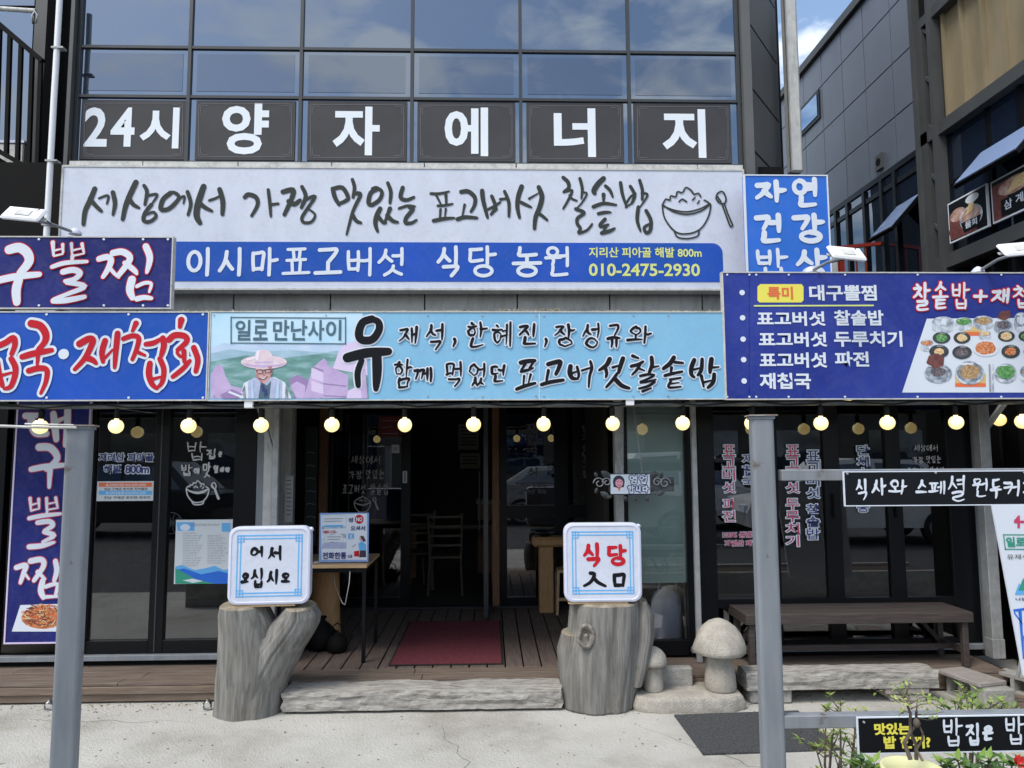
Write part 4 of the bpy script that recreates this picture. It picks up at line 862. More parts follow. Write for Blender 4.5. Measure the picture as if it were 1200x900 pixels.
# ------------------------------------------------------------------ light string: conduit, sockets and globe bulbs
YB = YS+.05
a, b_ = at(-120, 477, YB), at(1204, 471, YB)
t = thing('string_light_conduit', 'long dark conduit under the signs carrying the globe bulbs', 'conduit', (0, YB, a.z))
part('pipe', MB().tube([(a.x, 0, 0), (0, 0, at(572, 475, YB).z-a.z), (b_.x, 0, b_.z-a.z)], .020, n=8), M['beam'], t)
part('cable', MB().tube([(a.x+i*(b_.x-a.x)/40, -.026, .012+(b_.z-a.z)*i/40-.012+.016*math.cos(i*1.9)) for i in range(41)], .006, n=6), M['black'], t)
for px, py in ((292, 475), (738, 472)):
    p = at(px, py, YB-.03); part('junction_box', bx((p.x-.03, -.05, p.z-a.z-.02), (p.x+.03, -.01, p.z-a.z+.035), bev=.004), M['white'], t)
bl = thing('globe_bulb', 'lit warm globe bulb hanging in front of the navy banner, leftmost', 'light bulb', (0, 0, 0), group='globe bulbs strung under the signs')
part('socket', MB().lathe([(.010, .165), (.010, .125), (.016, .12), (.020, .115), (.020, .06), (.016, .055)], m=M['blackm'], n=12), None, bl)
part('hook', MB().tube([(0, 0, .16), (.008, 0, .175), (0, 0, .19), (-.008, 0, .20)], .0035, n=6), M['galv'], bl)
prof = [(.014, .06), (.016, .048), (.024, .038)]+[(.052*math.sin(R(x)), .052*math.cos(R(x))) for x in range(35, 176, 14)]+[(.0001, -.052)]
part('bulb', MB().lathe(prof[::-1], m=M['bulb'], n=20), None, bl)
bd = [(47, 503, 'lit globe bulb hanging in front of the navy banner behind the left post'), (136, 502.5, 'lit globe bulb above the window lettering 지리산 피아골'), (221, 502, 'lit globe bulb above the white rice bowl window drawing'),
      (306, 501.5, 'lit globe bulb in front of the pale corner post left of the entrance'), (389, 501, 'lit globe bulb just right of the brown wooden post'), (474.5, 501, 'lit globe bulb overlapping the red notice on the door glass'),
      (555, 500.5, 'lit globe bulb over the dark open doorway'), (637, 500, 'lit globe bulb above the glass behind the thick wooden table'), (718, 499.5, 'lit globe bulb left of the chains of the open sign'), (800, 499, 'lit globe bulb at the right edge of the frosted pane'),
      (881, 499, 'lit globe bulb half hidden by the thick grey post'), (962, 499, 'lit globe bulb just right of the thick grey post'), (1040, 498.5, 'lit globe bulb above the black sign, left of its middle'), (1120.5, 498, 'lit globe bulb beside the bracket of the steel canopy post'), (1198, 497, 'lit globe bulb cut by the right edge of the photo')]
for i, (px, py, lb) in enumerate(bd):
    o = bl if i == 0 else copy_tree(bl)
    p = at(px, py-3, YB); o.location = p; o['label'] = lb; o.rotation_euler = (rnd.uniform(-.07, .07), rnd.uniform(-.08, .08), rnd.uniform(0, 6)); k_ = rnd.uniform(.97, 1.04); o.scale = (k_, k_, 1)
o = copy_tree(bl); o.location = at(1171, 492, YB+.75); o['label'] = 'smaller lit globe bulb further back, behind the diagonal bracket'
o = copy_tree(bl); o.location = at(993, 463, YB+.55); o['label'] = 'lit globe bulb peeping out just under the menu sign, above the conduit'

# floodlights on arms above the signs
def flood(label, hx, hy, bxp, byp, flip=1):
    h = at(hx, hy, YS-.35); b0 = at(bxp, byp, YS+.06)
    t = thing('floodlight', label, 'floodlight', tuple(b0), group='white floodlights on arms above the signs')
    d = h-b0
    part('arm', MB().tube([(0, -.02, 0), (d.x*.5, d.y*.5, d.z*.62), (d.x, d.y+.02, d.z-.02)], .011, n=8), M['steel'], t)
    part('base_plate', MB().lathe([(.045, 0), (.045, .015), (.02, .04), (.0001, .05)], (0, 0, -.01), n=16), M['whitep'], t)
    mt = Matrix.Translation(d) @ Matrix.Rotation(R(46), 4, 'X') @ Matrix.Rotation(R(6*flip), 4, 'Y')
    part('lamp_housing', MB().box((-.125, -.075, -.014), (.125, .075, .014), mtx=mt, bev=.012), M['white'], t)
    part('lens', MB().box((-.11, -.06, -.018), (.11, .06, -.0145), mtx=mt), M['w'], t)
    part('mount', MB().box((-.135, -.015, -.03), (.135, .015, -.0185), mtx=mt, bev=.004), M['galv'], t)
    part('cooling_fins', MB().box((-.04, -.04, .0145), (.05, .025, .020), mtx=mt), M['trimw'], t)
    part('power_cable', MB().tube([d+Vector((.06, .02, .02)), d+Vector((.08, .03, .045)), d+Vector((.10, .05, -.01)), d*.5+Vector((0, .03, .0))], .004, n=6), M['black'], t)
flood('white floodlight on an arm above the navy sign at left', 28, 251, 88, 273)
flood('white floodlight in front of the bright blue sign, above the menu sign', 992, 297, 950, 318)
flood('white floodlight at the right photo edge, above the menu sign', 1194, 292, 1146, 318, -1)

# thin steel canopy posts
def cpost(label, px, Y, wpx, ztop, brace=None, foot=False):
    b0 = at(px, 600, Y); t = thing('canopy_post', label, 'post', (b0.x, Y, DZ)); h = wpx*Y/F/2
    part('shaft', bx((-h, -h, .002), (h, h, ztop-DZ), bev=.004), M['galv'], t)
    if foot: part('foot_sleeve', bx((-h-.006, -h-.006, .001), (h+.006, h+.006, .15), bev=.003), M['galv'], t)
    if brace:
        dx, z0, z1 = brace; mb = MB().tube([(0, -.0, z0), (dx, 0, z1)], .026, n=4, smooth=False); part('brace', mb, M['galv'], t)
cpost('thin steel post between the frosted pane and the right windows', 815, 5.95, 6, 2.44)
cpost('steel canopy post with diagonal brace at the right end of the deck', 1156, 5.98, 13, 2.44, (.26, 1.78, 2.1), True)
cpost('steel post with a small brace left of the entrance', 322, 5.98, 7, 2.44, (-.14, 1.55, 2.02))

# ------------------------------------------------------------------ navy banner and lettering on the windows
s = Board('navy_banner', 'upright navy banner with white 대구뽈찜 and a plate of food, behind the left post', 'banner', 13, 455, 101, 754, YG-.06)
s.panel(M['navy'], .02); s.frame(M['lilacl'], 1.6, depth=.022)
s.trace(0, 450, 3, [
 [(17,[(92,112),(135,110)]),(20,[(110,115),(118,150),(130,172),(165,175)]),(18,[(190,105),(195,150),(200,195)]),(13,[(205,130),(232,118)]),(18,[(240,95),(238,160),(232,215)])],
 [(20,[(140,222),(180,225),(203,262),(165,300)]),(15,[(112,300),(160,291),(225,285)]),(16,[(178,300),(175,362)])],
 [(9,[(108,402),(111,445)]),(8,[(138,405),(140,435)]),(5,[(112,425),(138,418)]),(5,[(112,445),(140,438)]),(9,[(166,402),(167,440)]),(8,[(198,400),(205,435)]),(5,[(168,422),(200,415)]),(5,[(168,442),(205,436)]),(8,[(168,448),(165,462)]),(11,[(105,472),(150,463),(215,456)]),(13,[(135,487),(175,483),(188,497),(160,515)]),(12,[(158,520),(193,532),(152,555)]),(13,[(105,572),(150,568),(193,556)])],
 [(13,[(60,645),(93,637),(85,665),(74,698)]),(9,[(88,665),(104,685)]),(14,[(110,622),(148,617),(155,640),(122,690)]),(11,[(135,660),(160,685)]),(13,[(197,622),(202,655),(193,690)]),(15,[(152,692),(146,725),(155,750)]),(10,[(162,712),(203,703),(198,740)]),(10,[(162,748),(203,746)])]], M['w'], outline=[('pink', 1.0)])
s.polys('printed_dish', [([(24, 709), (88, 707), (86, 740), (14, 740)], 'w'), (ell(50, 724, 25, 13, 18), 'foodr'), (ell(48, 717, 15, 8, 14), 'foodr')], .002)
rn = random.Random(3); groups = {'foody': [], 'orange': [], 'maroon': [], 'foodr': []}
for i in range(90):
    a = rn.uniform(0, 6.28); k = rn.random()**.6; x, y = 50+22*k*math.cos(a), 721+12*k*math.sin(a); t_ = rn.uniform(0, 3.14); l_ = rn.uniform(3, 7)
    groups[rn.choice(list(groups))].append([(x-l_*math.cos(t_), y-l_*.5*math.sin(t_)), (x+rn.uniform(-1, 1), y+rn.uniform(-2, 2)), (x+l_*math.cos(t_), y+l_*.5*math.sin(t_))])
for j, (m_, ls) in enumerate(groups.items()): s.line('printed_strands', ls, M[m_], .9, .004+j*.0004)['kind'] = 'stuff'

def wintext(label, name='window_lettering', cat='lettering', x=(0, 0), Y=YG-.002):
    return Board(name, label, cat, x[0], x[1], x[2], x[3], Y)
s = wintext('white edged navy lettering 지리산 피아골 해발 800m on the left window', x=(114, 528, 180, 556))
s.text([('지리산', 116, 531, 146, 541), ('피아골', 150, 531, 180, 541), ('해발', 122, 545, 143, 555), ('800m', 147, 545, 175, 555)], M['navyink'], .03, .004, outline=[('w', .07)])
s = Board('address_sticker', 'white sticker with an orange and a blue band on the left window', 'sticker', 113.5, 564, 180, 587, YG-.003)
s.panel(M['papers'], .002, 'sheet', 0)
s.polys('printed_bands', [([(116, 565.5), (178, 565.5), (178, 570.5), (116, 570.5)], 'orange'), ([(116, 575), (178, 575), (178, 580), (116, 580)], 'cyan')], .001)
s.text([('표고버섯식당 010-2475-2930', 124, 566.5, 171, 569.7), ('표고버섯농원 010-2475-2930', 124, 576, 171, 579.2)], M['w'], .02, .002)
s.text([('전남 구례군 토지면 피아골로', 122, 571.5, 173, 574.5), ('전남 구례군 토지면 외곡리', 122, 581.5, 176, 584.8)], M['inkk'], .01, .002)
s = wintext('white brush lettering 밥집은 밥이 맛있어야 and a rice bowl on the second window', x=(212, 515, 272, 595))
s.brush([('밥', 219, 517, 242, 540), ('집', 242, 526, 255, 538), ('은', 256, 529, 261, 536), ('밥', 212, 544, 226, 558), ('이', 227, 548, 235, 556), ('맛', 237, 542, 248, 560), ('있', 250, 545, 257, 555), ('어', 258, 547, 263, 554), ('야', 264, 547, 270, 554)], M['greyw'], 2.5, .003, seed=31)
s.line('rice_bowl_drawing', bowl_lines(218.5, 563, .46), M['greyw'], 1.5, .003)
s = Board('blue_notice', 'white poster with text columns and blue mountains on the second window', 'poster', 205, 609, 273, 684, YG-.006)
s.panel(M['papers'], .003, 'sheet', 0)
s.polys('printed_landscape', [([(207, 612), (228, 612), (228, 622), (208, 622)], 'cyan'), (ell(217, 618, 6, 4, 10), 'w'), ([(260, 613), (270, 613), (270, 623), (260, 623)], 'cyan'),
   ([(205.5, 664), (213, 662), (228, 668), (240, 666), (252, 663), (262, 668), (273, 666), (273, 684), (205.5, 684)], 'cyan'), ([(205.5, 668), (216, 666), (236, 673), (256, 669), (273, 673), (273, 684), (205.5, 684)], 'blue2'), ([(205.5, 666), (216, 671), (228, 678), (240, 681), (252, 684), (205.5, 684)], 'green'), ([(214, 680), (226, 678), (238, 681), (226, 683)], 'w')], .001)['kind'] = 'stuff'
nl = [('지리산 피아골 표고버섯', 222, 613.5, 257, 616.5)]
words = ['자연에서 온 표고버섯', '지리산 피아골', '정성껏 지은 밥', '우리 농원에서', '건강한 한 끼']
for i in range(14): nl.append((words[i % 5], 214, 624+i*2.9, 214+16+(i*7 % 9), 625.8+i*2.9))
for i in range(12): nl.append((words[(i+2) % 5], 243, 627+i*2.9, 243+16+(i*5 % 9), 628.8+i*2.9))
s.text(nl, M['grey'], .0, .003)

T = [('rose vertical lettering 표고버섯 파전 on the right window beside the post', '표고버섯 파전', 846, 521, 862, 612, 'pink', 'w'),
     ('navy vertical lettering 재첩국 half hidden by the thick right post', '재첩국', 869, 531, 885, 571, 'navyink', 'w'),
     ('rose vertical lettering 표고버섯 두루치기 right of the thick post', '표고버섯 두루치기', 920, 521, 937, 641, 'pink', 'w'),
     ('navy vertical lettering 표고버섯 찰솥밥 on the right window', '표고버섯 찰솥밥', 944, 527, 961, 633, 'navyink', 'w'),
     ('navy vertical lettering 단체손님가능 partly behind the black sign', '단체손님가능', 1003, 521, 1019, 601, 'navyink', 'w')]
for lb, tx, x0, y0, x1, y1, m, om in T:
    s = wintext(lb, x=(x0, y0, x1, y1)); s.vtext(tx, x0+1, y0, x1-1, y1, M[m], .12, .004, [(om, .07)])
s = wintext('small rose lettering 100% 섬진강 자연산 재첩 low on the right window', x=(845, 622, 888, 641))
s.text([('100% 섬진강', 847, 623, 888, 630), ('자연산 재첩', 849, 633, 888, 640)], M['pink'], .03, .004, outline=[('w', .06)])
s = wintext('small white brush lettering 세상에서 가장 맛있는 표고버섯 찰솥밥 on the far right window', x=(1062, 520, 1108, 560))
def hand3(s, x, y, m, k=1.0, w=.9):
    def W(t, x0, y0, x1, y1): return word(t, x+x0*k, y+y0*k, x+x1*k, y+y1*k)
    s.brush(W('세상에서', 8, 0, 36, 8)+W('가장', 6, 14, 19, 22)+W('맛있는', 22, 13, 40, 22)+W('표고버섯', 0, 27, 22, 36)+W('찰솥밥', 26, 26, 44, 37), m, w, .003, seed=41, slant=.1)
hand3(s, 1063, 521, M['greyw'])
s.line('rice_bowl_drawing', bowl_lines(1072, 563, .4), M['greyw'], 1.0, .003)

# lettering on the recessed glass
s = Board('window_lettering', 'grey brush lettering and rice bowl on the glass left of the doorway', 'lettering', 400, 532, 455, 600, YR-.002)
hand3(s, 401, 534, M['greyw'], 1.25, 1.2); s.line('rice_bowl_drawing', bowl_lines(415, 581, .34), M['greyw'], 1.1, .003)
s = Board('window_lettering', 'faint vertical lettering 재첩국 백반정식 on the window behind the wooden table', 'lettering', 615, 494, 630, 580, YR-.002)
s.vtext('재첩국', 616, 495, 630, 533, M['greyt'], .10, .01, [('greyt', .02)]); s.vtext('식', 618, 547, 630, 560, M['greyt'], .1, .03)
s.text([('100% 섬진강', 609, 565, 641, 571), ('자연산 재첩', 610, 573, 640, 579)], M['greyt'], .03)
s = Board('window_lettering', 'faint vertical lettering 단체손님가능 beside the open sign', 'lettering', 681, 496, 695, 560, YR-.002)
s.vtext('단체손님가능', 682, 497, 695, 561, M['greyt'], .08, .025)
s = Board('red_notice', 'dark red notice at the top of the door glass', 'notice', 444, 488, 471, 512, YR-.004); s.panel(mat('deep_red_sheet', (.16, .012, .012), .5), .003, 'sheet', 0)
s.line('printed_lines', [[(448, 493), (466, 493)], [(448, 501), (459, 500)], [(448, 508), (466, 508)]], M['grey'], .7, .002)
s = Board('paper_note', 'small white paper note on the door glass below the red notice', 'notice', 459, 521, 468, 531, YR-.004); s.panel(M['papers'], .002, 'sheet', 0); s.line('printed_lines', [[(461, 525), (466, 525)], [(461, 527), (466, 527)]], M['ink'], .6, .002)
s = Board('door_sticker', 'small upright white sticker on the door frame post', 'sticker', 472, 552, 477, 566, YR-.022); s.panel(M['papers'], .002, 'sheet', 0); s.line('printed_lines', [[(474.5, 554), (474.5, 564)]], M['ink'], 1.2, .002)
s = Board('wall_box', 'small grey control box behind the door glass lettering', 'box', 402, 545, 412, 561, YR+.10); s.panel(M['galv'], .05, 'case', .004); s.poly('screen', [(406, 552), (411, 552), (411, 559), (406, 559)], M['blackm'], .001)
s = Board('hanging_leaflet', 'curled grey leaflet hanging under the control box', 'leaflet', 404, 571, 414, 595, YR+.09)
s.poly('sheet', [(404, 571), (414, 571), (413, 587), (408, 595), (402, 594), (405, 588)], M['grey'], 0)
s = Board('wall_notices', 'strip of paper notices hanging between the pale corner posts', 'notice', 334, 558, 343, 612, 6.45)
s.panel(M['greyw'], .004, 'sheet', 0); s.line('printed_lines', [[(336, 563+i*5), (341, 563+i*5)] for i in range(9)], M['ink'], .8, .002)
s = Board('blackboard', 'dark blackboard with faint chalk lines beside the brown post', 'blackboard', 357, 500, 371, 640, 7.3); s.panel(M['chalk'], .02)
s.line('chalk_lines', [[(359, 531+i*15), (364, 530+i*15), (369, 531.5+i*15)] for i in range(7)], M['greyt'], 1, .003)['kind'] = 'stuff'

# hanging open sign
YO = YG-.35
s = Board('open_sign', 'hanging iron open sign reading 영업합니다 with a round haired girl and scroll leaves', 'sign', 715, 555, 763, 580, YO)
s.panel(M['iron'], .03, 'backing'); x0, yb, x1, yt = s.rect(715.5, 555, 761.5, 579.5)
part('plate', bx((x0, yb+.006, .001), (x1, yt-.006, .004)), M['w'], s.o)
s.polys('printed_girl', [(ell(725, 564.5, 7, 7.5, 16), 'hair'), ([(718, 564), (732, 564), (731, 571), (719, 571)], 'hair'), (rrect(-1, -1, 1, 1, .5) and ell(725.5, 566, 4.6, 4.8, 14), 'skinp'), ([(723.5, 571), (727.5, 571), (725.5, 576)], 'orange'), ([(718, 573), (723, 574), (723, 576), (718, 575)], 'w')], .0045)
s.line('printed_face', [[(723, 564.5), (724.5, 564)], [(727, 564), (728.5, 564.5)], [(724, 568.5), (727, 568.5)]], M['maroon'], .6, .0075)
s.brush([('영', 737.5, 556.5, 747, 567.5), ('업', 749, 556.5, 758.5, 567.5), ('합', 735.5, 568.5, 743.5, 578.5), ('니', 745, 569, 751.5, 577), ('다', 752.5, 569, 760, 577)], M['w'], 1.7, .005, outline=[('navyink', 1.0)], style='round')
def leafplate(mb, c, ang, L_, W_, z0=0):
    pts = [(0, 0), (.3, .42), (.6, .5), (.85, .28), (1, 0), (.85, -.22), (.6, -.42), (.3, -.4)]
    ca, sa = math.cos(R(ang)), math.sin(R(ang))
    out = [(c[0]+L_*x*ca-W_*y*sa, c[1]+L_*x*sa+W_*y*ca) for x, y in pts]
    n = len(out); top = [(p[0], p[1], z0+.012) for p in out]; bot = [(p[0], p[1], z0) for p in out]
    cc = (c[0]+L_*.5*ca, c[1]+L_*.5*sa)
    mb.add(top+bot+[(cc[0], cc[1], z0+.022)], [(i, (i+1) % n, 2*n) for i in range(n)]+[tuple(range(2*n-1, n-1, -1))]+[(i, n+i, n+(i+1) % n, (i+1) % n) for i in range(n)])
for px, py, an, l, w_ in ((716, 559, 150, .09, .055), (700, 560, 110, .05, .03), (703, 576, -35, .095, .05), (700, 571, 250, .05, .03), (718, 581, -160, .05, .03), (731, 581, -60, .05, .035), (743, 581, -60, .05, .035), (756, 581, -60, .05, .035), (760, 556, 0, .085, .055), (774, 561, 70, .05, .03), (784, 567, 10, .045, .03), (768, 580, 20, .085, .045)):
    mb = MB(); leafplate(mb, s.L(px, py), an, l, w_, -.01); part('iron_leaf', mb, M['iron'], s.o)
mb = MB(); mb.box((s.L(704, 0)[0], yb+.02, -.024), (x0-.002, yt-.03, -.012)); part('side_plate', mb, M['iron'], s.o)
mb = MB(); mb.box((x1+.006, yb+.02, -.024), (s.L(776, 0)[0], yt-.03, -.012)); part('side_plate', mb, M['iron'], s.o)
for sg, cx in ((-1, 702), (1, 779)):
    for (ox, oy, r0) in ((0, 566, .045), (-sg*9, 565, .036)):
        c = s.L(cx+ox, oy); pts = [(c[0]+sg*r0*(1-i/26)*math.cos(i*.42), c[1]+r0*(1-i/26)*math.sin(i*.42), 0) for i in range(20)]
        part('iron_scroll', MB().tube(pts, .005, n=6), M['chain'], s.o)
def chain(px0, py0, px1, py1):
    a = at(px0, py0, YO)-s.c; b = at(px1, py1, YO)-s.c; n = int((b-a).length/.022)
    src = None
    for i in range(n):
        p = a.lerp(b, (i+.5)/n); pts = [(.006*math.sin(R(t)), .014*math.cos(R(t)), 0) for t in range(0, 361, 45)]
        if src is None: src = MB().tube(pts, .0022, n=4, cap=False).build('chain_link', s.o, M['chain']); o = src
        else: o = src.copy(); COL.objects.link(o)
        o.location = (p.x, p.z, -p.y); o.rotation_euler = (0, R(90)*(i % 2)+.3, 0)
chain(730, 472, 730, 556); chain(742, 472, 753, 556)

# ------------------------------------------------------------------ stumps, their box signs, log step
def stump(label, rows, Y, name='tree_stump', ry=.195, limbs=(), knots=(), cracks=()):
    base = atz(rows[0][1], rows[0][0], 0); t = thing(name, label, 'tree stump', (at((rows[0][1]+rows[0][2])/2, 780, Y).x, Y, 0))
    def loft(mb, rows, top, ryy, seed, yo=0):
        n = 150; prev = None; vs = []; cs = []
        K = []; rows = [list(q_)+[1.0]*(4-len(q_)) for q_ in rows]
        for i in range(len(rows)-1):
            for j in range(4 if i < len(rows)-2 else 4): K.append([rows[i][k]+(rows[i+1][k]-rows[i][k])*j/4 for k in range(4)])
        K.append(list(rows[-1])); zb0 = at(500, rows[0][0], Y).z
        for py, x0, x1, rk in K:
            a, b = at(x0, py, Y), at(x1, py, Y); cx = (a.x+b.x)/2-t.location.x; hw = (b.x-a.x)/2; z = a.z
            if seed: pass
            ring = []
            for j in range(n):
                th = 2*math.pi*j/n
                gr = noise.noise(Vector((math.cos(th)*2.2+seed, math.sin(th)*2.2, z*.9)))*.07+noise.noise(Vector((math.cos(th)*9, math.sin(th)*9+seed, z*.9)))*.018-.05*max(0, noise.noise(Vector((math.cos(th)*5+9, math.sin(th)*5, z*.35)))-.25)*4
                k = 1+gr+.016*noise.noise(Vector((math.cos(th)*26, math.sin(th)*26+seed, z*1.6)))
                for a_ in cracks:
                    dd = (th-a_-.10*noise.noise(Vector((z*3, a_, 2)))+seed*.13) % (2*math.pi)
                    if dd < .09: k -= .055*(1-abs(dd-.045)/.045)*max(0, .6+noise.noise(Vector((z*2.3, a_*3, 5))))
                ring.append((cx+hw*k*math.cos(th), yo+ryy*rk*k*math.sin(th), z))
            if a.z < -.02: ring = [(x_, y_, .003-.02*abs(a.z)) for x_, y_, z_ in ring]
            vs.append(ring); cs.append((cx, z))
        m = len(vs); allv = [v for r_ in vs for v in r_]
        mb.add(allv, [(i*n+j, i*n+(j+1) % n, (i+1)*n+(j+1) % n, (i+1)*n+j) for i in range(m-1) for j in range(n)], M['stump'], True)
        last = vs[-1]; c = Vector((cs[-1][0], yo, cs[-1][1]))
        r2 = [tuple(c+(Vector(v)-c)*.93+Vector((0, 0, .012))) for v in last]
        mb.add(last+r2, [(j, (j+1) % n, n+(j+1) % n, n+j) for j in range(n)], M['stumptop'], True)
        mb.add(r2, [tuple(range(n))], M['stumptop'])
    mb = MB(); loft(mb, rows, True, ry, 0); o = part('trunk', mb, M['stump'], t)
    for k, (lr, lry, yo) in enumerate(limbs):
        mb = MB(); loft(mb, lr, True, lry, 3.3+k, yo); part('limb_stub', mb, M['stump'], t)
    for (kx, ky, r_, rx_) in knots:
        p = at(kx, ky, Y-ry)
        c = (p.x-t.location.x, -ry*.97, p.z); mb = MB()
        for q, (rr, tk) in enumerate(((r_, .016), (r_*.72, .010), (r_*.45, .012))):
            pts = [(c[0]+rx_*rr*math.cos(R(a))*(1+.08*math.sin(a*.07)), c[1]+.004+.008*q, c[2]+rr*math.sin(R(a))*1.15) for a in range(0, 361, 20)]
            mb.tube(pts, tk, n=8, cap=False)
        mb.lathe([(r_*.5, -.01), (r_*.3, .012), (.0001, .02)], (0, 0, 0))
        k0 = len(mb.v)-24*3
        for i in range(k0, len(mb.v)): x, y, z = mb.v[i]; mb.v[i] = (c[0]+x, c[1]-z+.012, c[2]+y*1.1)
        part('knot', mb, M['knot'], t)
    return t
YSt = 5.42
stump('grey weathered stump flaring up into a forked limb, carrying the 어서오십시오 box', [(842, 250, 328), (825, 252, 331), (797, 253, 336), (775, 255, 344), (754, 258, 354, .97), (744, 264, 356, .85), (737, 276, 345, .5)], YSt,
      limbs=(([(830, 262, 318, .8), (790, 255.5, 333), (760, 255.5, 331), (738, 256.5, 325), (720, 256.5, 318), (709, 259, 312)], .212, 0), ([(815, 282, 328, .8), (785, 278, 344), (762, 290, 355), (745, 304, 366), (732, 316, 373), (721, 327, 375), (711, 336, 369)], .19, .0)), cracks=(4.45, 5.35))
stump('grey weathered stump with a big round knot carrying the 식당 入口 box', [(844, 661, 741), (825, 659, 743), (795, 657, 748), (765, 660, 751), (735, 667, 752), (712, 669, 752), (706, 671, 750)], YSt,
      limbs=(([(800, 735, 752), (775, 738, 760), (745, 742, 766), (720, 744, 766), (704, 745, 757)], .12, .0), ([(818, 660, 690), (790, 655, 690), (760, 654, 688), (742, 659, 684)], .12, .02)), knots=((687, 746, .062, .82),), cracks=(4.2, 4.9, 5.3))

def boxsign(name, label, x0, y0, x1, y1, rz):
    Y = YSt-.14; s = Board(name, label, 'lightbox sign', x0, y0, x1, y1, Y, rz=rz)
    a = s.rect(x0, y0, x1, y1); r_ = .065
    def shell(i, z0, z1, ii=None):
        ii = i if ii is None else ii
        p0 = rrect(a[0]+i, a[1]+i, a[2]-i, a[3]-i, r_-i*.5); p1 = rrect(a[0]+ii, a[1]+ii, a[2]-ii, a[3]-ii, r_-ii*.5); n = len(p0)
        return [(p[0], p[1], z0) for p in p0]+[(p[0], p[1], z1) for p in p1], [(j, (j+1) % n, n+(j+1) % n, n+j) for j in range(n)]
    mb = MB()
    for i, z0, z1, ii in ((0, -.05, -.012, 0), (0, -.012, -.003, .004), (.004, -.003, .0, .012), (.012, 0, .001, .020), (.020, .001, -.004, .024), (.012, -.062, -.05, .0)): mb.add(*shell(i, z0, z1, ii), None, True)
    mb.add([(p[0], p[1], -.062) for p in rrect(a[0]+.012, a[1]+.012, a[2]-.012, a[3]-.012, r_)], [tuple(range(28))[::-1]])
    part('housing', mb, M['whitep'], s.o)
    mb = MB()
    for i, z0, z1, ii in ((.008, -.115, -.068, .002),): mb.add(*shell(i, z0, z1, ii), None, True)
    for zz in (-.115, -.068): mb.add([(p[0], p[1], zz) for p in rrect(a[0]+.005, a[1]+.005, a[2]-.005, a[3]-.005, r_)], [tuple(range(28))])
    part('rear_housing', mb, M['whitep'], s.o)
    mb = MB(); mb.plate(rrect(a[0]+.022, a[1]+.022, a[2]-.022, a[3]-.022, r_-.02), -.012, -.0035); part('face', mb, M['signwhite'], s.o)
    k = Y/F; W = a[2]-a[0]; I = 9.3*k; t1 = 1.3*k; mb = MB(); z = -.003; X0, Y0, X1, Y1 = a[0]+I, a[1]+I, a[2]-I, a[3]-I
    def br(p, q, z=0): mb.plate([(p[0], p[1]), (q[0], p[1]), (q[0], q[1]), (p[0], q[1])], -.003, -.0018+z)
    for j, o_ in enumerate((0, 3.6*k)):
        br((X0+o_, Y0), (X0+o_+t1, Y1), 0); br((X1-o_-t1, Y0), (X1-o_, Y1), 0)
        br((X0, Y0+o_), (X1, Y0+o_+t1), 3e-4); br((X0, Y1-o_-t1), (X1, Y1-o_), 3e-4)
    for sx in (0, 1):
        for sy in (0, 1):
            c = 8*k; ax = X0 if sx == 0 else X1-c; ay = Y0 if sy == 0 else Y1-c
            br((ax, ay), (ax+c, ay+t1*.8), 6e-4); br((ax, ay+c-t1*.8), (ax+c, ay+c), 6e-4); br((ax, ay), (ax+t1*.8, ay+c), 9e-4); br((ax+c-t1*.8, ay), (ax+c, ay+c), 9e-4)
            br((ax, ay+c/2-t1*.3), (ax+c, ay+c/2+t1*.3), 6e-4); br((ax+c/2-t1*.3, ay), (ax+c/2+t1*.3, ay+c), 9e-4)
    part('lattice_border', mb, M['cyan'], s.o)
    part('fixing_knob', MB().lathe([(.012, 0), (.012, .03), (.018, .03), (.018, .045), (.0001, .05)], (a[2]-.01, a[3]-.03, -.1), n=10), M['whitep'], s.o)
    part('wooden_wedge', bx((a[0]+.03, a[1]-.012, -.10), (a[2]-.10, a[1]-.001, -.01)), M['wood'], s.o)
    return s
s = boxsign('welcome_lightbox', 'rounded white lightbox reading 어서오십시오 on the left stump', 268, 617, 363, 709, R(4))
s.brush([('어', 293, 640, 310, 654), ('서', 313, 639, 331, 658), ('오', 283, 671, 293, 684), ('십', 294, 665, 311, 690), ('시', 312, 667, 328, 686), ('오', 329, 671, 340, 684)], M['inkk'], 3.8, -.002, seed=52)
s = boxsign('entrance_lightbox', 'rounded white lightbox reading 식당 入口 on the right stump', 661, 613, 752, 706, R(-1))
s.brush([('식', 683, 636, 706, 665), ('당', 711, 638, 735, 663)], M['red'], 4.6, -.002, style='thick', seed=53)
s.brush([('入', 683, 669, 711, 689), ('口', 717, 671, 734, 689)], M['inkk'], 4.2, -.002, style='thick', seed=54)

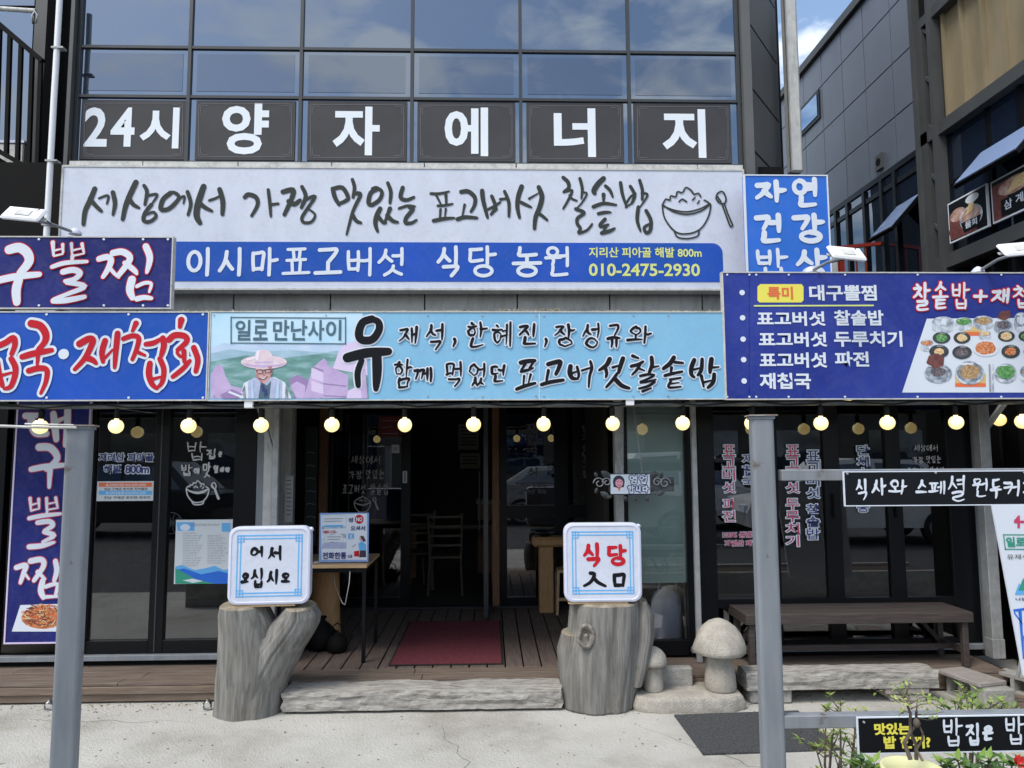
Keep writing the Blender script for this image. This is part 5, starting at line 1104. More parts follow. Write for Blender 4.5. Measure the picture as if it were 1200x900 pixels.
def logbeam(name, label, px0, px1, ytop, ybot, Y, depth, seed, group=None, lift=0):
    a, b = at(px0, ybot, Y), at(px1, ybot, Y); zt = at((px0+px1)/2, ytop, Y).z; zb_ = max(.008+lift, a.z)
    t = thing(name, label, 'log', ((a.x+b.x)/2, Y, zb_)); L_ = b.x-a.x; h = zt-zb_; n = 60; prof = [(0, 0), (0, .25), (.008, .55), (0, .8), (.03, 1), (.3, 1.02), (.7, 1.0), (1, .97), (1, .3), (.97, 0)]
    vs = []; k = len(prof)
    for i in range(n+1):
        x = -L_/2+L_*i/n
        for j, (py, pz) in enumerate(prof):
            nz = noise.noise(Vector((x*3, j*1.3, seed)))*.012+noise.noise(Vector((x*14, j*2.1, seed)))*.006
            vs.append((x+(nz*2 if i in (0, n) else 0), py*depth+(nz*1.4 if py < .5 else 0), pz*h+(nz if pz > .5 else 0)))
    fs = [(i*k+j, (i+1)*k+j, (i+1)*k+(j+1) % k, i*k+(j+1) % k) for i in range(n) for j in range(k)]
    mb = MB(); mb.add(vs, fs, M['driftwood'], False); mb.add(vs[:k], [tuple(range(k))], M['driftwood']); mb.add(vs[-k:], [tuple(range(k))], M['driftwood'])
    part('beam', mb, None, t); return t
logbeam('log_step', 'long weathered squared log serving as step before the entrance deck', 330, 659, 810, 834.5, 5.335, .27, 1)
sl = logbeam('slab_step', 'thick weathered wooden slab under the bench, raised on stones', 876, 1101, 788, 812, 5.38, .215, 5, lift=.10)
ms = thing('support_stone', 'small pale stone under the left end of the wooden slab', 'stone', (at(905, 820, 5.42).x, 5.46, 0), group='stones carrying the slab')
part('stone', bx((-.16, -.06, .006), (.14, .13, .108), bev=.015), M['cblock'], ms)
ms = thing('support_stone', 'flat greenish stones under the right end of the wooden slab', 'stone', (at(1065, 820, 5.42).x, 5.46, 0), group='stones carrying the slab')
part('stone', bx((-.14, -.06, .006), (.12, .12, .06), bev=.012), M['cblock'], ms); part('flat_stone', bx((-.18, -.07, .062), (.14, .13, .108), bev=.008), M['cblockp'], ms)

# ------------------------------------------------------------------ stone mushrooms
YM = 5.43
a, b_ = at(742, 835, YM-.1), at(873, 835, YM-.1)
t = thing('granite_base', 'rough granite slab carrying the two stone mushrooms', 'stone slab', ((a.x+b_.x)/2, YM, 0)); L_ = (b_.x-a.x)/2
mb = MB(); out = []; n = 44
for j in range(n):
    th = 2*math.pi*j/n; c_, s_ = math.cos(th), math.sin(th); k = 1+.07*noise.noise(Vector((c_*3, s_*3, 1)))
    out.append((L_*k*math.copysign(abs(c_)**.45, c_), .19*k*math.copysign(abs(s_)**.55, s_)))
vs = []
for zi, z in enumerate((.006, .025, .05, .075, .094, .105)):
    for j, p in enumerate(out):
        k = (1, 1.02, 1.01, 1.0, .985, .955)[zi]+.02*noise.noise(Vector((p[0]*16, p[1]*16, z*30))); vs.append((p[0]*k, p[1]*k, z+.004*noise.noise(Vector((p[0]*9, p[1]*9, 4)))))
mb.add(vs, [(i*n+j, i*n+(j+1) % n, (i+1)*n+(j+1) % n, (i+1)*n+j) for i in range(5) for j in range(n)], None, True); mb.add(vs[-n:], [tuple(range(n))])
part('slab', mb, M['granite'], t)
def mush(label, cx, ytop, ycap, ybot, caphw, stw, group):
    p = at(cx, ybot, YM); k = YM/F; zt = at(cx, ytop, YM).z; zc = at(cx, ycap, YM).z; r_ = caphw*k; sr = stw*k; z0 = .108
    t = thing('stone_mushroom', label, 'garden ornament', (p.x, YM, z0), group=group); zt -= z0; zc -= z0; hc = zt-zc
    part('stem', MB().lathe([(sr*1.02, 0), (sr*1.12, .02), (sr*1.08, (zc)*.35), (sr*.92, zc*.75), (sr*.86, zc+.01)], n=28), M['granite'], t)
    wob = lambda mb, a_=.035: setattr(mb, 'v', [(x*(1+a_*noise.noise(Vector((x*9+cx, y*9, z*9)))), y*(1+a_*noise.noise(Vector((x*9, y*9+cx, z*9)))), z+.006*noise.noise(Vector((x*14, y*14, cx)))) for x, y, z in mb.v]) or mb
    pr = [(sr*.8, zc-.004), (r_*.9, zc-.012), (r_*.985, zc-.004), (r_, zc+hc*.12), (r_*.95, zc+hc*.32), (r_*.82, zc+hc*.55), (r_*.62, zc+hc*.76), (r_*.38, zc+hc*.92), (r_*.16, zc+hc*.99), (.0001, zt)]
    part('cap', wob(MB().lathe(pr, n=36), .09), M['granite'], t)
mush('smaller stone mushroom, left one on the granite slab', 766, 757, 777, 812, 16, 10, 'granite mushrooms')
mush('larger stone mushroom, right one on the granite slab', 844.5, 725, 763, 813, 29.5, 16, 'granite mushrooms')
t = thing('concrete_block', 'plain pale concrete block behind the small stone mushroom', 'concrete block', (at(781, 800, 5.55).x, 5.56, 0))
part('block', bx((-.20, -.045, .006), (.19, .035, .235), bev=.012), M['cblock'], t)

# ------------------------------------------------------------------ cinder blocks at the right
def cinder(label, cx, cy, L_, rz, z0=.006, plate=False, h=.15):
    t = thing('cinder_block', label, 'concrete block', (cx, cy, z0), (0, 0, rz), group='concrete blocks at the right end of the deck')
    mb = MB(); w_ = .13; mb.box((-L_/2, -w_/2, 0), (L_/2, w_/2, .025)); mb.box((-L_/2, -w_/2, h-.025), (L_/2, w_/2, h))
    for i in range(4): x = -L_/2+(L_-.03)*i/3; mb.box((x, -w_/2+.001, .025), (x+.03, w_/2-.001, h-.025))
    part('block', mb, M['cblock'], t)
    if plate: part('plate', bx((-L_/2-.02, -.13, h+.002), (L_/2+.01, .11, h+.03), bev=.004), M['cblockp'], t)
    return t
p = at(1141, 815, 5.15)
cinder('hollow concrete block with a paver plate lying on it, beside the bench leg', at(1140, 800, 5.43).x, 5.43, .34, R(-76), plate=True, h=.145)
t = thing('concrete_block', 'solid pale concrete block in front of the plated hollow block', 'concrete block', (at(1156, 812, 5.33).x, 5.27, 0)); part('block', bx((-.10, -.07, .006), (.12, .09, .15), bev=.012), M['cblock'], t)
cinder('hollow concrete block at the photo edge below the banner', at(1196, 800, 5.5).x+.04, 5.5, .38, R(-70), h=.14)
t = thing('timber_offcuts', 'dark timber offcuts on the ground beside the concrete blocks', 'timber', (at(1188, 815, 5.2).x, 5.2, 0))
for i in range(4): part('plank', MB().box((-.22, -.03, 0), (.24, .03, .022), mtx=Matrix.Translation((i*.05, -.08+i*.075, .008+(i % 2)*.024)) @ Matrix.Rotation(R(-38), 4, 'Z')), M['deckx2'], t)

# ------------------------------------------------------------------ bench
zt = at(1139, 717, 5.70).z; bx0 = at(873, 717, 5.70).x; bx1 = at(1139, 717, 5.70).x
t = thing('bench', 'long dark brown wooden bench before the right windows', 'bench', ((bx0+bx1)/2, 5.88, DZ))
H = zt-DZ; hl = (bx1-bx0)/2
for i in range(3): part('seat_plank', bx((-hl, -.175+i*.125, H-.028), (hl, -.175+i*.125+.121, H), bev=.003), M.setdefault('benchw', mat('bench_wood', (.038, .030, .027), .6, col2=(.07, .056, .05), nscale=4, nstretch=(1, 14, 14), bump=.25, bscale=10)), t)
part('front_board', bx((-hl, -.197, H-.075), (hl, -.177, H-.001), bev=.003), M['benchw'], t); part('rear_board', bx((-hl, .202, H-.075), (hl, .222, H-.001)), M['benchw'], t)
for sx in (-1, 1): part('end_board', bx((sx*hl, -.176, H-.075), (sx*(hl-.02), .201, H-.029)), M['benchw'], t)
for sx in (-1, 1):
    for y in (-.172, .15): part('leg', MB().box((sx*(hl-.03), y, 0), (sx*(hl-.075), y+.045, H-.030), bev=.003), M['benchw'], t)
    part('cross_bar', bx((sx*(hl-.035), -.125, .10), (sx*(hl-.065), .148, .14)), M['benchw'], t)
    part('brace', MB().tube([(sx*(hl-.06), .17, .12), (sx*(hl-.28), .17, H-.05)], .02, n=4, smooth=False), M['benchw'], t)
part('stretcher', bx((-(hl-.07), .0, .10), ((hl-.07), .03, .138)), M['benchw'], t)

# ------------------------------------------------------------------ entrance: mat, table and notice, bag, wooden table and stool
m0, m1 = atz(455, 780, DZ+.006), atz(590, 778, DZ+.006)
y1 = atz(535, 728, DZ+.006).y
t = thing('door_mat', 'burgundy ribbed door mat on the deck before the doorway', 'mat', ((m0.x+m1.x)/2, (m0.y+y1)/2, DZ)); hw = (m1.x-m0.x)/2; hd = (y1-m0.y)/2
part('rubber_border', bx((-hw, -hd, .0035), (hw, hd, .009)), M['rubber'], t)
mb = MB(); nrib = 60
for i in range(nrib): x = -hw+.018+(2*hw-.036)*i/nrib; mb.box((x, -hd+.018, .0092), (x+(2*hw-.036)/nrib*.6, hd-.018, .0135))
mb.box((-hw+.016, -hd+.016, .0091), (hw-.016, hd-.016, .0105)); part('ribbed_carpet', mb, M['matred'], t, kind='stuff')

f = at(430, 662, 6.05); zt = f.z
t = thing('side_table', 'small table with pale wood top and black steel legs left of the door', 'table', (f.x-.5, 6.4, DZ)); H = zt-DZ
x1, x0 = .5, -.22
part('tabletop', bx((x0, -.35, H-.025), (x1, .33, H), bev=.003), M['wood'], t)
part('apron', MB().box((x0+.01, -.34, H-.058), (x1-.008, -.315, H-.027)).box((x0+.01, .29, H-.058), (x1-.01, .315, H-.027)).box((x1-.035, -.314, H-.058), (x1-.009, .289, H-.027)), M['black'], t)
for x, y in ((x1-.036, -.343), (x1-.036, .285), (x0+.01, -.343), (x0+.01, .285)): part('leg', bx((x, y, 0), (x+.028, y+.028, H-.0585)), M['black'], t)
s = Board('notice_stand', 'white and blue notice stand reading 전화한통 with a red NO disc, on the side table', 'notice', 374, 601, 432, 659, 6.15, rz=0)
s.panel(mat('acrylic_blue', (.25, .38, .70), .3), .01, 'backing')
s.polys('printed_notice', [([(376, 603.5), (430, 600.8+1), (430, 656), (377, 656)], 'w'), ([(377.5, 604), (406, 604), (406, 643), (377.5, 643)], 'bowl'), ([(378, 604.5), (405.5, 604.5), (405.5, 616), (378, 616)], 'w'), ([(380, 615.5), (402, 615), (402, 617.5), (380, 618)], 'cyan'), ([(381, 627), (402, 627), (402, 635), (381, 635)], 'w'), ([(378, 636.5), (406, 635.5), (406, 642.5), (378, 642.5)], 'vest'), ([(378, 620), (406, 619), (406, 625.5), (378, 626)], 'w'),
   (ell(421, 608.5, 5.2, 5.4, 16), 'red'), ([(408, 625), (415, 625), (415, 631), (408, 632)], 'cyan'), ([(420, 637), (424, 634), (429, 638), (429, 645), (421, 645)], 'cyan'), ([(422, 645), (429, 645), (429, 653), (421, 653)], 'hair'), (ell(423.5, 631, 2.4, 3, 10), 'skin'), ([(422, 628), (426, 628), (429, 634), (426, 635)], 'hair'), ([(415, 646), (421, 645), (421, 652), (415, 652)], 'red')], .0015)
s.text([('NO', 417.5, 606, 424.7, 611)], M['w'], .04, .006); s.text([('성', 408, 606.5, 414, 612), ('으셔서', 411, 616, 428, 622), ('전화한통', 378, 647, 406, 655), ('으로', 407.5, 650, 413, 653.5)], M['navyink'], .03, .006); s.text([('080-135-', 379, 621.5, 395, 625)], M['red'], .02, .006); s.text([('X', 409.5, 626, 413.5, 631)], M['w'], .03, .006)
s.line('printed_lines', [[(380, 608), (402, 607.5)], [(380, 611), (400, 610.5)], [(384, 629), (400, 629)], [(384, 632), (398, 632)], [(413, 641), (417, 638)]], M['grey'], .8, .006)
part('stand_foot', bx((s.rect(380, 0, 430, 9)[0], s.rect(374, 650, 430, 658.5)[1]-.006, -.08), (s.rect(380, 0, 430, 9)[2], s.rect(374, 650, 430, 658.5)[1]-.001, -.012)), M['whitep'], s.o)
# wooden log stand, kettle and bag under the table
t = thing('wooden_post_stump', 'upright honey brown log behind the side table', 'log', (at(381, 700, 6.75).x, 6.75, DZ))
part('log', MB().lathe([(.16, 0), (.14, .1), (.13, .4), (.12, .72)], m=M['woodo'], n=18, sy=.8), None, t)
t = thing('black_bag', 'black rubbish bag on the deck under the side table', 'bag', (at(376, 740, 6.5).x, 6.5, DZ))
mb = MB(); prof = [(.0001, 0), (.10, .005), (.13, .06), (.12, .14), (.08, .20), (.03, .24), (.05, .27), (.0001, .26)]
mb.lathe(prof, n=18); mb.v = [(x*(1+.25*noise.noise(Vector((x*12, y*12, z*12)))), y*(1+.25*noise.noise(Vector((x*9, y*12+3, z*12)))), z) for x, y, z in mb.v]; part('bag', mb, M['blackm'], t)
t = thing('black_kettle', 'glossy black kettle beside the bag under the side table', 'kettle', (at(391, 745, 6.35).x+.02, 6.4, DZ))
part('body', MB().lathe([(.06, 0), (.085, .02), (.088, .08), (.06, .13), (.03, .145), (.03, .155), (.012, .16), (.012, .175), (.0001, .178)], n=20), M['blackm'], t)
part('handle', MB().tube([(-.06, 0, .12), (-.05, 0, .20), (0, 0, .235), (.05, 0, .20), (.06, 0, .12)], .006, n=8), M['blackm'], t); part('spout', MB().tube([(.07, 0, .06), (.11, 0, .11), (.125, 0, .14)], [.02, .014, .01], n=8), M['blackm'], t)
t = thing('thin_cable', 'thin pale cable hanging down below the side table', 'cable', tuple(at(405, 675, 5.98)))
part('wire', MB().tube([(-.22, .5, .1), (-.16, .4, -.15), (-.06, .2, -.25), (.0, .0, -.22), (.03, .0, -.05), (.03, .02, .03)], .0035, n=6), M['trimw'], t)

YT2 = 7.9
p = at(640, 700, YT2); zt = at(650, 628, YT2).z
t = thing('wooden_table', 'thick honey wood table by the window behind the right lightbox', 'table', (at(690, 700, YT2).x, YT2, DZ)); x0 = at(623, 634, YT2).x-t.location.x; H = zt-DZ
part('tabletop', bx((x0, -.14, H-.10), (.62, .13, H), bev=.025), M['woodo'], t)
xl_ = at(631, 660, YT2).x-t.location.x
part('leg', bx((xl_, -.11, 0), (xl_+.15, .06, H-.101), bev=.008), M['woodo'], t); part('leg', bx((.40, -.11, 0), (.55, .06, H-.101), bev=.008), M['woodo'], t)
t2 = thing('black_dish', 'small black dish on the wooden table by the window', 'dish', (at(638, 625, YT2).x, YT2, zt+.001)); part('dish', MB().lathe([(.05, 0), (.07, .012), (.11, .03), (.105, .033), (.06, .016), (.0001, .012)], n=20), M['black'], t2)
t = thing('wooden_stool', 'pale wooden stool tucked beside the table leg', 'stool', (at(664, 700, 7.8).x+.06, 7.8, DZ))
part('seat', bx((-.16, -.1, .42), (.2, .14, .45), bev=.005), M['wood'], t)
for x, y in ((-.15, -.09), (.16, -.09), (-.15, .11), (.16, .11)): part('leg', MB().tube([(x*1.12, y*1.1, 0), (x, y, .419)], .018, n=4, smooth=False), M['wood'], t)
part('rung', bx((-.15, -.10, .14), (.17, -.08, .17)), M['wood'], t)

# ------------------------------------------------------------------ interior
def chair(label, x, y, rz):
    t = thing('dining_chair', label, 'chair', (x, y, DZ), (0, 0, rz), group='ladder-back chairs inside the restaurant')
    m = M['innerwood'] if 'innerwood' in M else M.setdefault('innerwood', mat('chair_wood', (.09, .07, .05), .6))
    part('seat', bx((-.2, -.2, .42), (.2, .2, .45), bev=.01), m, t)
    for sx in (-1, 1):
        part('leg', MB().tube([(sx*.19, .18, 0), (sx*.17, .17, .42)], .017, n=6), m, t)
        part('back_post', MB().tube([(sx*.2, -.22, 0), (sx*.18, -.18, .44), (sx*.19, -.22, .7), (sx*.20, -.27, .95)], .018, n=6), m, t)
    for z in (.58, .69, .80, .91): part('slat', MB().tube([(-.185, -.2-(z-.45)*.12, z), (0, -.235-(z-.45)*.12, z), (.185, -.2-(z-.45)*.12, z)], .017, n=4, smooth=False), m, t)
    return t
chair('ladder-back wooden chair in the dark room straight through the doorway', at(523, 640, 9.0).x, 9.0, 0)
chair('ladder-back wooden chair cut by the door frame post', at(484, 640, 9.3).x, 9.3, R(20))
t = thing('dining_table', 'dark table in the dim room behind the chairs', 'table', (at(530, 640, 9.7).x, 9.8, DZ)); part('tabletop', bx((-.6, -.35, .70), (.6, .35, .74)), M['innerwood'], t)
for x in (-.55, .5):
    for y in (-.3, .27): part('leg', bx((x, y, 0), (x+.05, y+.05, .699)), M['woodb'], t)
t = thing('shelf_cabinet', 'cream shelf cabinet seen through the window behind the table', 'cabinet', (at(628, 600, 8.3).x, 8.5, DZ))
x0_, x1_ = -.32, .32
part('side', bx((x0_, -.2, 0), (x0_+.03, .2, 1.9)), M['cream'], t); part('side', bx((x1_-.03, -.2, 0), (x1_, .2, 1.9)), M['cream'], t); part('back', bx((x0_+.03, .17, 0), (x1_-.03, .2, 1.9)), M['inner'], t)
for z in (.06, .36, .78, 1.25, 1.42): part('shelf', bx((x0_+.032, -.2, z), (x1_-.032, .168, z+.09 if z != .78 else z+.16)), M['cream'], t)
for i in range(3):
    o = thing('glass_jar', ['left pale jar on the cabinet shelf', 'middle pale jar on the cabinet shelf', 'right pale jar on the cabinet shelf'][i], 'jar', (t.location.x-.18+i*.17, 8.45, DZ+.452), group='jars on the cream cabinet')
    part('jar', MB().lathe([(.05, 0), (.055, .1), (.04, .15), (.04, .18), (.0001, .18)], n=14), M['galv'], o)
t = thing('fluorescent_lamp', 'white tube lamp glowing through the window left of the open sign', 'lamp', tuple(at(706, 499.5, 8.6))); part('tube', MB().tube([(-.13, 0, 0), (.15, 0, 0)], .012), M['tube'], t); part('housing', bx((-.16, -.02, .013), (.18, .02, .04)), M['galv'], t)
t = thing('water_canister', 'pale canister with a pink foot behind the clear lower pane', 'canister', (at(783, 735, 6.5).x, 6.5, .01+DZ-.003))
part('body', MB().lathe([(.13, .06), (.14, .08), (.14, .36), (.11, .43), (.05, .46), (.05, .49), (.0001, .49)], n=24), M['whitep'], t); part('foot', MB().lathe([(.15, 0), (.16, .02), (.15, .058), (.13, .059)], n=24), M['pink'], t)
part('handle', MB().tube([(-.08, 0, .44), (-.07, -.02, .53), (.07, -.02, .53), (.08, 0, .44)], .008), M['whitep'], t)
t = thing('low_shelf', 'cream low shelf inside behind the clear lower pane', 'shelf', (at(765, 700, 6.95).x, 6.95, DZ)); part('board', bx((-.3, -.15, .42), (.3, .15, .45)), M['cream'], t)
for sx in (-.28, .25): part('side', bx((sx, -.14, 0), (sx+.03, .14, .419)), M['cream'], t)
t = thing('drinks_fridge', 'dim glass-door drinks fridge at the back of the dark room', 'fridge', (at(405, 600, 10.4).x, 10.4, DZ))
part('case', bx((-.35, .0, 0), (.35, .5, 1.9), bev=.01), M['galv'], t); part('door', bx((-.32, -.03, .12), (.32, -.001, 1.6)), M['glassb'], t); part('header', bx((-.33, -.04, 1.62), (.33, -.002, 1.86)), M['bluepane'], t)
for i, (px, y0, y1, lb) in enumerate(((549, 497, 527, 'upper paper menu on the back wall seen through the doorway'), (551, 531, 549, 'lower paper menu on the back wall seen through the doorway'))):
    b = Board('paper_menu', lb, 'menu', px-12, y0, px+12, y1, 11.3); b.panel(M['cream'], .01, 'sheet', 0); b.line('printed_lines', [[(px-9, y0+4+k*4), (px+8, y0+4+k*4)] for k in range(int((y1-y0-5)/4))], M['ink'], 1.2, .003)['kind'] = 'stuff'
t = thing('serving_counter', 'low serving counter with a pale top at the back of the room', 'counter', (.7, 10.6, DZ))
part('top', bx((-.9, -.25, .95), (.9, .3, .99)), M['cream'], t); part('front', bx((-.88, -.22, 0), (.88, -.19, .949)), M['woodb'], t)
# stacked log ends seen through the left window
t = thing('stacked_log_ends', 'pile of round log ends dimly seen through the far left window', 'log pile', (at(143, 660, 6.6).x, 6.62, DZ))
rr = random.Random(5); zz = .05
for i in range(7):
    x = -.13
    for j in range(3):
        r_ = rr.uniform(.05, .075); part('log_end', MB().tube([(x+r_, -.1, zz+.06), (x+r_, .1, zz+.06)], r_, n=12, smooth=False), M['stone'], t); x += 2*r_+.004
    zz += .135
t = thing('dark_shelf', 'dark low shelf inside behind the left windows', 'shelf', (at(190, 700, 7.2).x, 7.2, DZ)); part('board', bx((-.7, -.2, .32), (.7, .2, .36)), M['inner'], t); part('front', bx((-.7, -.2, 0), (.7, -.17, .319)), M['cream'], t)

# ------------------------------------------------------------------ thick grey posts, rails, black boards, banner
YP = 3.2
def thickpost(label, pl, pr, ytop, rz):
    a, b = at(pl, 700, YP), at(pr, 700, YP); zt = at((pl+pr)/2, ytop, YP).z; cx = (a.x+b.x)/2; h = .047
    t = thing('steel_post', label, 'post', (cx, YP+.05, 0), (0, 0, rz))
    mb = MB(); n = 4; pts = rrect(-h, -h, h, h, .016, 3); k = len(pts)
    mb.add([(p[0], p[1], .002) for p in pts]+[(p[0], p[1], zt-.006) for p in pts], [(i, (i+1) % k, k+(i+1) % k, k+i) for i in range(k)]+[tuple(range(k, 2*k))])
    part('shaft', mb, M['steel'], t)
    part('cap_plate', bx((-h-.012, -h-.012, zt-.005), (h+.014, h+.012, zt+.001)), M['rust'], t)
    part('weld_bead', MB().box((-h-.004, -h-.004, zt-.018), (h+.004, h+.004, zt-.0055)), M['steel'], t)
    return t, cx, zt
tl, cxl, ztl = thickpost('thick grey square post at the left, cutting in front of the navy banner', 59, 95, 498, R(17))
tr, cxr, ztr = thickpost('thick grey square post at the right, in front of the window lettering', 888, 920, 486, R(-9))
t = thing('thin_bar', 'thin white bar running left from the top of the left post', 'bar', tuple(at(-60, 497, YP-.05)))
d = at(94, 500.5, YP-.02)-t.location; part('bar', MB().tube([(0, 0, 0), (d.x*.62, 0, d.z), (d.x, 0, d.z-.004)], .006, n=6), M['trimw'], t)
part('wrap', MB().tube([(d.x*.62, -.02, d.z+.012), (d.x, -.02, d.z+.006)], .004, n=6), M['trimw'], t)
def rail(label, px0, yc, half, zoff=0):
    a, b = at(px0, yc, YP+.02), at(1420, yc, YP+.02)
    t = thing('fence_rail', label, 'rail', (a.x, YP+.03, a.z)); k = half*YP/F
    part('bar', bx((.0, -k, -k), (b.x-a.x, k, k), bev=.003), M['steel'], t); return t
rail('upper grey rail running right from the thick right post', 915, 557, 6.5)
rail('lower grey rail running right from the thick right post', 917, 845.5, 7)
s = Board('black_sign', 'black board with white brush lettering 식사와 스페셜 원두커피 on the upper rail', 'sign', 989, 551.5, 1330, 592, YP-.008)
s.panel(M['tblack'], .006, bev=0); s.frame(M['w'], 1.0, .0015, depth=.008)
s.brush([('식', 1002, 560, 1018, 587), ('사', 1021, 560, 1039, 581), ('와', 1041, 562, 1063, 580), ('스', 1073, 562, 1087, 582), ('페', 1088, 563, 1108, 580), ('셜', 1110, 556, 1132, 588), ('원', 1139, 560, 1158, 583), ('두', 1160, 560, 1174, 584), ('커', 1175, 562, 1196, 582), ('피', 1198, 562, 1216, 582), ('한', 1224, 560, 1242, 584), ('잔', 1246, 560, 1264, 584)], M['w'], 3.2, .002, seed=61, slant=.08)
s.bolts([(992.5, 555), (1096, 554), (1200, 554)], M['galv'], 1.2)
s = Board('black_sign', 'black board with yellow 맛있는 밥 한끼? and white 밥집은 on the lower rail', 'sign', 1005, 838, 1330, 881, YP-.008)
s.panel(M['tblack'], .006, bev=0); s.frame(M['w'], 1.1, .0015, depth=.008)
s.text([('맛있는', 1024, 847, 1066, 861), ('밥 한끼?', 1035, 862, 1090, 877)], M['yellow'], .045, .003)
s.brush([('밥', 1104, 841, 1128, 875), ('집', 1131, 847, 1150, 874), ('은', 1151, 850, 1164, 868), ('밥', 1177, 839, 1201, 873), ('이', 1204, 846, 1214, 868), ('맛', 1222, 842, 1244, 874)], M['w'], 3.8, .002, style='thick', seed=62, slant=.08)
s.bolts([(1012, 846)], M['galv'], 1.3)

YBn = 4.4
t = thing('leaning_banner', 'white leaning banner board at the right edge with red letter and blue mountain logo', 'banner', tuple(at(1181, 690, YBn)), (R(90), 0, 0))
c0 = at(1181, 690, YBn)
def LB(px, py): p = at(px, py, YBn)-c0; return (p.x, p.z)
mb = MB(); mb.plate([LB(1199.5, 792), LB(1330, 792), LB(1300, 578), LB(1160, 578)], -.012, 0); part('panel', mb, M['w'], t)
def lpoly(name, pts, m, z=.002): return part(name, MB().poly2([LB(*p) for p in pts], z), M[m], t)
lpoly('printed_letter', [(1188, 610), (1193, 604), (1195, 604), (1195, 610), (1201, 610), (1201, 613), (1195, 613), (1195, 619), (1192, 619), (1192, 613), (1188, 613)], 'pink')
for q, (a, b) in enumerate((((1175.5, 626), (1240, 627.5)), ((1177.5, 643), (1240, 644.5)))): lpoly('title_border', [(a[0], a[1]), (b[0], b[1]-1.5), (b[0], b[1]), (a[0], a[1]+1.2)], 'green')
lpoly('title_border', [(1175.2, 626), (1176.4, 626), (1178.6, 644), (1177.2, 644)], 'green')
def ltext(txt, x0, y0, x1, y1, m, bold): 
    a, b = LB(x0, y1), LB(x1, y0); part('lettering', gothicmesh([(txt, a[0], b[1], b[0], a[1])], .003, bold), M[m], t)
ltext('일로', 1179, 629, 1201, 641, 'green', .04); ltext('만난사이', 1203, 629, 1240, 641, 'green', .04); ltext('유재석, 한혜진', 1180, 649, 1236, 656, 'ink', .0); ltext('나눔', 1190, 700, 1203, 704, 'navyink', .02)
lpoly('mountain_logo', [(1189, 697), (1194, 683), (1196, 687), (1200, 680), (1206, 690), (1206, 697)], 'cyan'); lpoly('mountain_logo', [(1193, 692), (1199, 677), (1204, 692)], 'green', .0025)
for pp in ([(1187, 714), (1202, 712), (1202, 715), (1188, 717)], [(1193, 716), (1197, 716), (1200, 772), (1198.5, 772)], [(1188, 716), (1198, 730), (1198, 732), (1188, 719)]): lpoly('printed_gate', pp, 'blue2')
lpoly('printed_gate', [(1199, 745), (1230, 742), (1230, 780), (1201, 780)], 'navyink', .0025)
part('rear_prop', MB().tube([(LB(1240, 600)[0], LB(1240, 600)[1], -.02), (LB(1240, 600)[0], LB(1240, 800)[1]-.1, -.45)], .012), M['galv'], t)

# ------------------------------------------------------------------ plants
def leaf(mb, p, d, up, L_, W_, m):
    d = d.normalized(); s_ = d.cross(up).normalized(); n = s_.cross(d).normalized()
    P = [p, p+d*L_*.35+s_*W_*.5+n*L_*.05, p+d*L_-n*L_*.12, p+d*L_*.35-s_*W_*.5+n*L_*.05, p+d*L_*.5]
    mb.add(P, [(0, 1, 4), (1, 2, 4), (2, 3, 4), (3, 0, 4)], m)
def shrub(label, base, tips, seed, mats, lsize=.03, whorl=7, spread=.10, name='azalea_shrub', cat='shrub', sub=4, low=0):
    r = random.Random(seed); t = thing(name, label, cat, tuple(base)); st = MB(); lv = MB()
    for (x, y, z) in tips:
        tip = Vector((x, y, z))-Vector(base)
        mid = tip*.45+Vector((r.uniform(-.03, .03), r.uniform(-.03, .03), tip.z*.1))
        st.tube([(r.uniform(-.02, .02), r.uniform(-.02, .02), 0), mid, tip], [.009, .006, .0025], n=5)
        subs = [tip]
        for k in range(sub):
            b = mid.lerp(tip, r.uniform(.1, .9)); e = b+Vector((r.uniform(-1, 1), r.uniform(-1, 1), r.uniform(.3, 1))).normalized()*spread*r.uniform(.6, 1.1)
            st.tube([b, b.lerp(e, .6)+Vector((0, 0, -.006)), e], [.0035, .0025, .0015], n=4); subs.append(e)
        for e in subs:
            for q in range(whorl):
                a = 2*math.pi*q/whorl+r.uniform(-.4, .4); d = Vector((math.cos(a), math.sin(a), r.uniform(.15, .9)))
                leaf(lv, e+Vector((0, 0, r.uniform(-.03, .005))), d, Vector((0, 0, 1)), lsize*r.uniform(.7, 1.25), lsize*.42, M[r.choice(mats)])
    part('stems', st, M['bark'], t, kind='stuff'); part('foliage', lv, None, t, kind='stuff'); return t
YS2 = 3.55
def tips(lst, Y): return [tuple(at(px, py, Y+rnd.uniform(-.15, .15))) for px, py in lst]
b0 = at(977, 900, YS2); 
shrub('yellow-green azalea shrub behind the lower rail, left of the black board', (b0.x, YS2, 0), tips([(968, 828), (985, 822), (1003, 832), (978, 840), (1014, 838), (955, 874), (990, 868), (1001, 862), (975, 860)], YS2), 1, ['leafy', 'leaf', 'leafy'], .036)
b0 = at(1150, 900, YS2)
shrub('bright green azalea shrub above the right half of the lower black board', (b0.x, YS2+.1, 0), tips([(1118, 820), (1132, 812), (1148, 828), (1128, 830), (1162, 822), (1176, 824), (1140, 818), (1188, 830), (1112, 828)], YS2+.1), 2, ['leafy', 'leaf', 'leaf'], .045)
def leafy(label, lst, Y, seed, name='leafy_plant'):
    b0 = lst[len(lst)//2]; bb = at(b0[0], b0[1], Y)
    return shrub(label, (bb.x, Y, .3), tips(lst, Y), seed, ['leaf', 'leafd', 'leafd'], .062, whorl=6, name=name, cat='plant', sub=1, spread=.05)
YL = 3.0
leafy('dark green leafy plant below the black board, left of the yellow pot', [(1010, 889), (1025, 895), (1000, 896), (1018, 900)], YL+.1, 11)
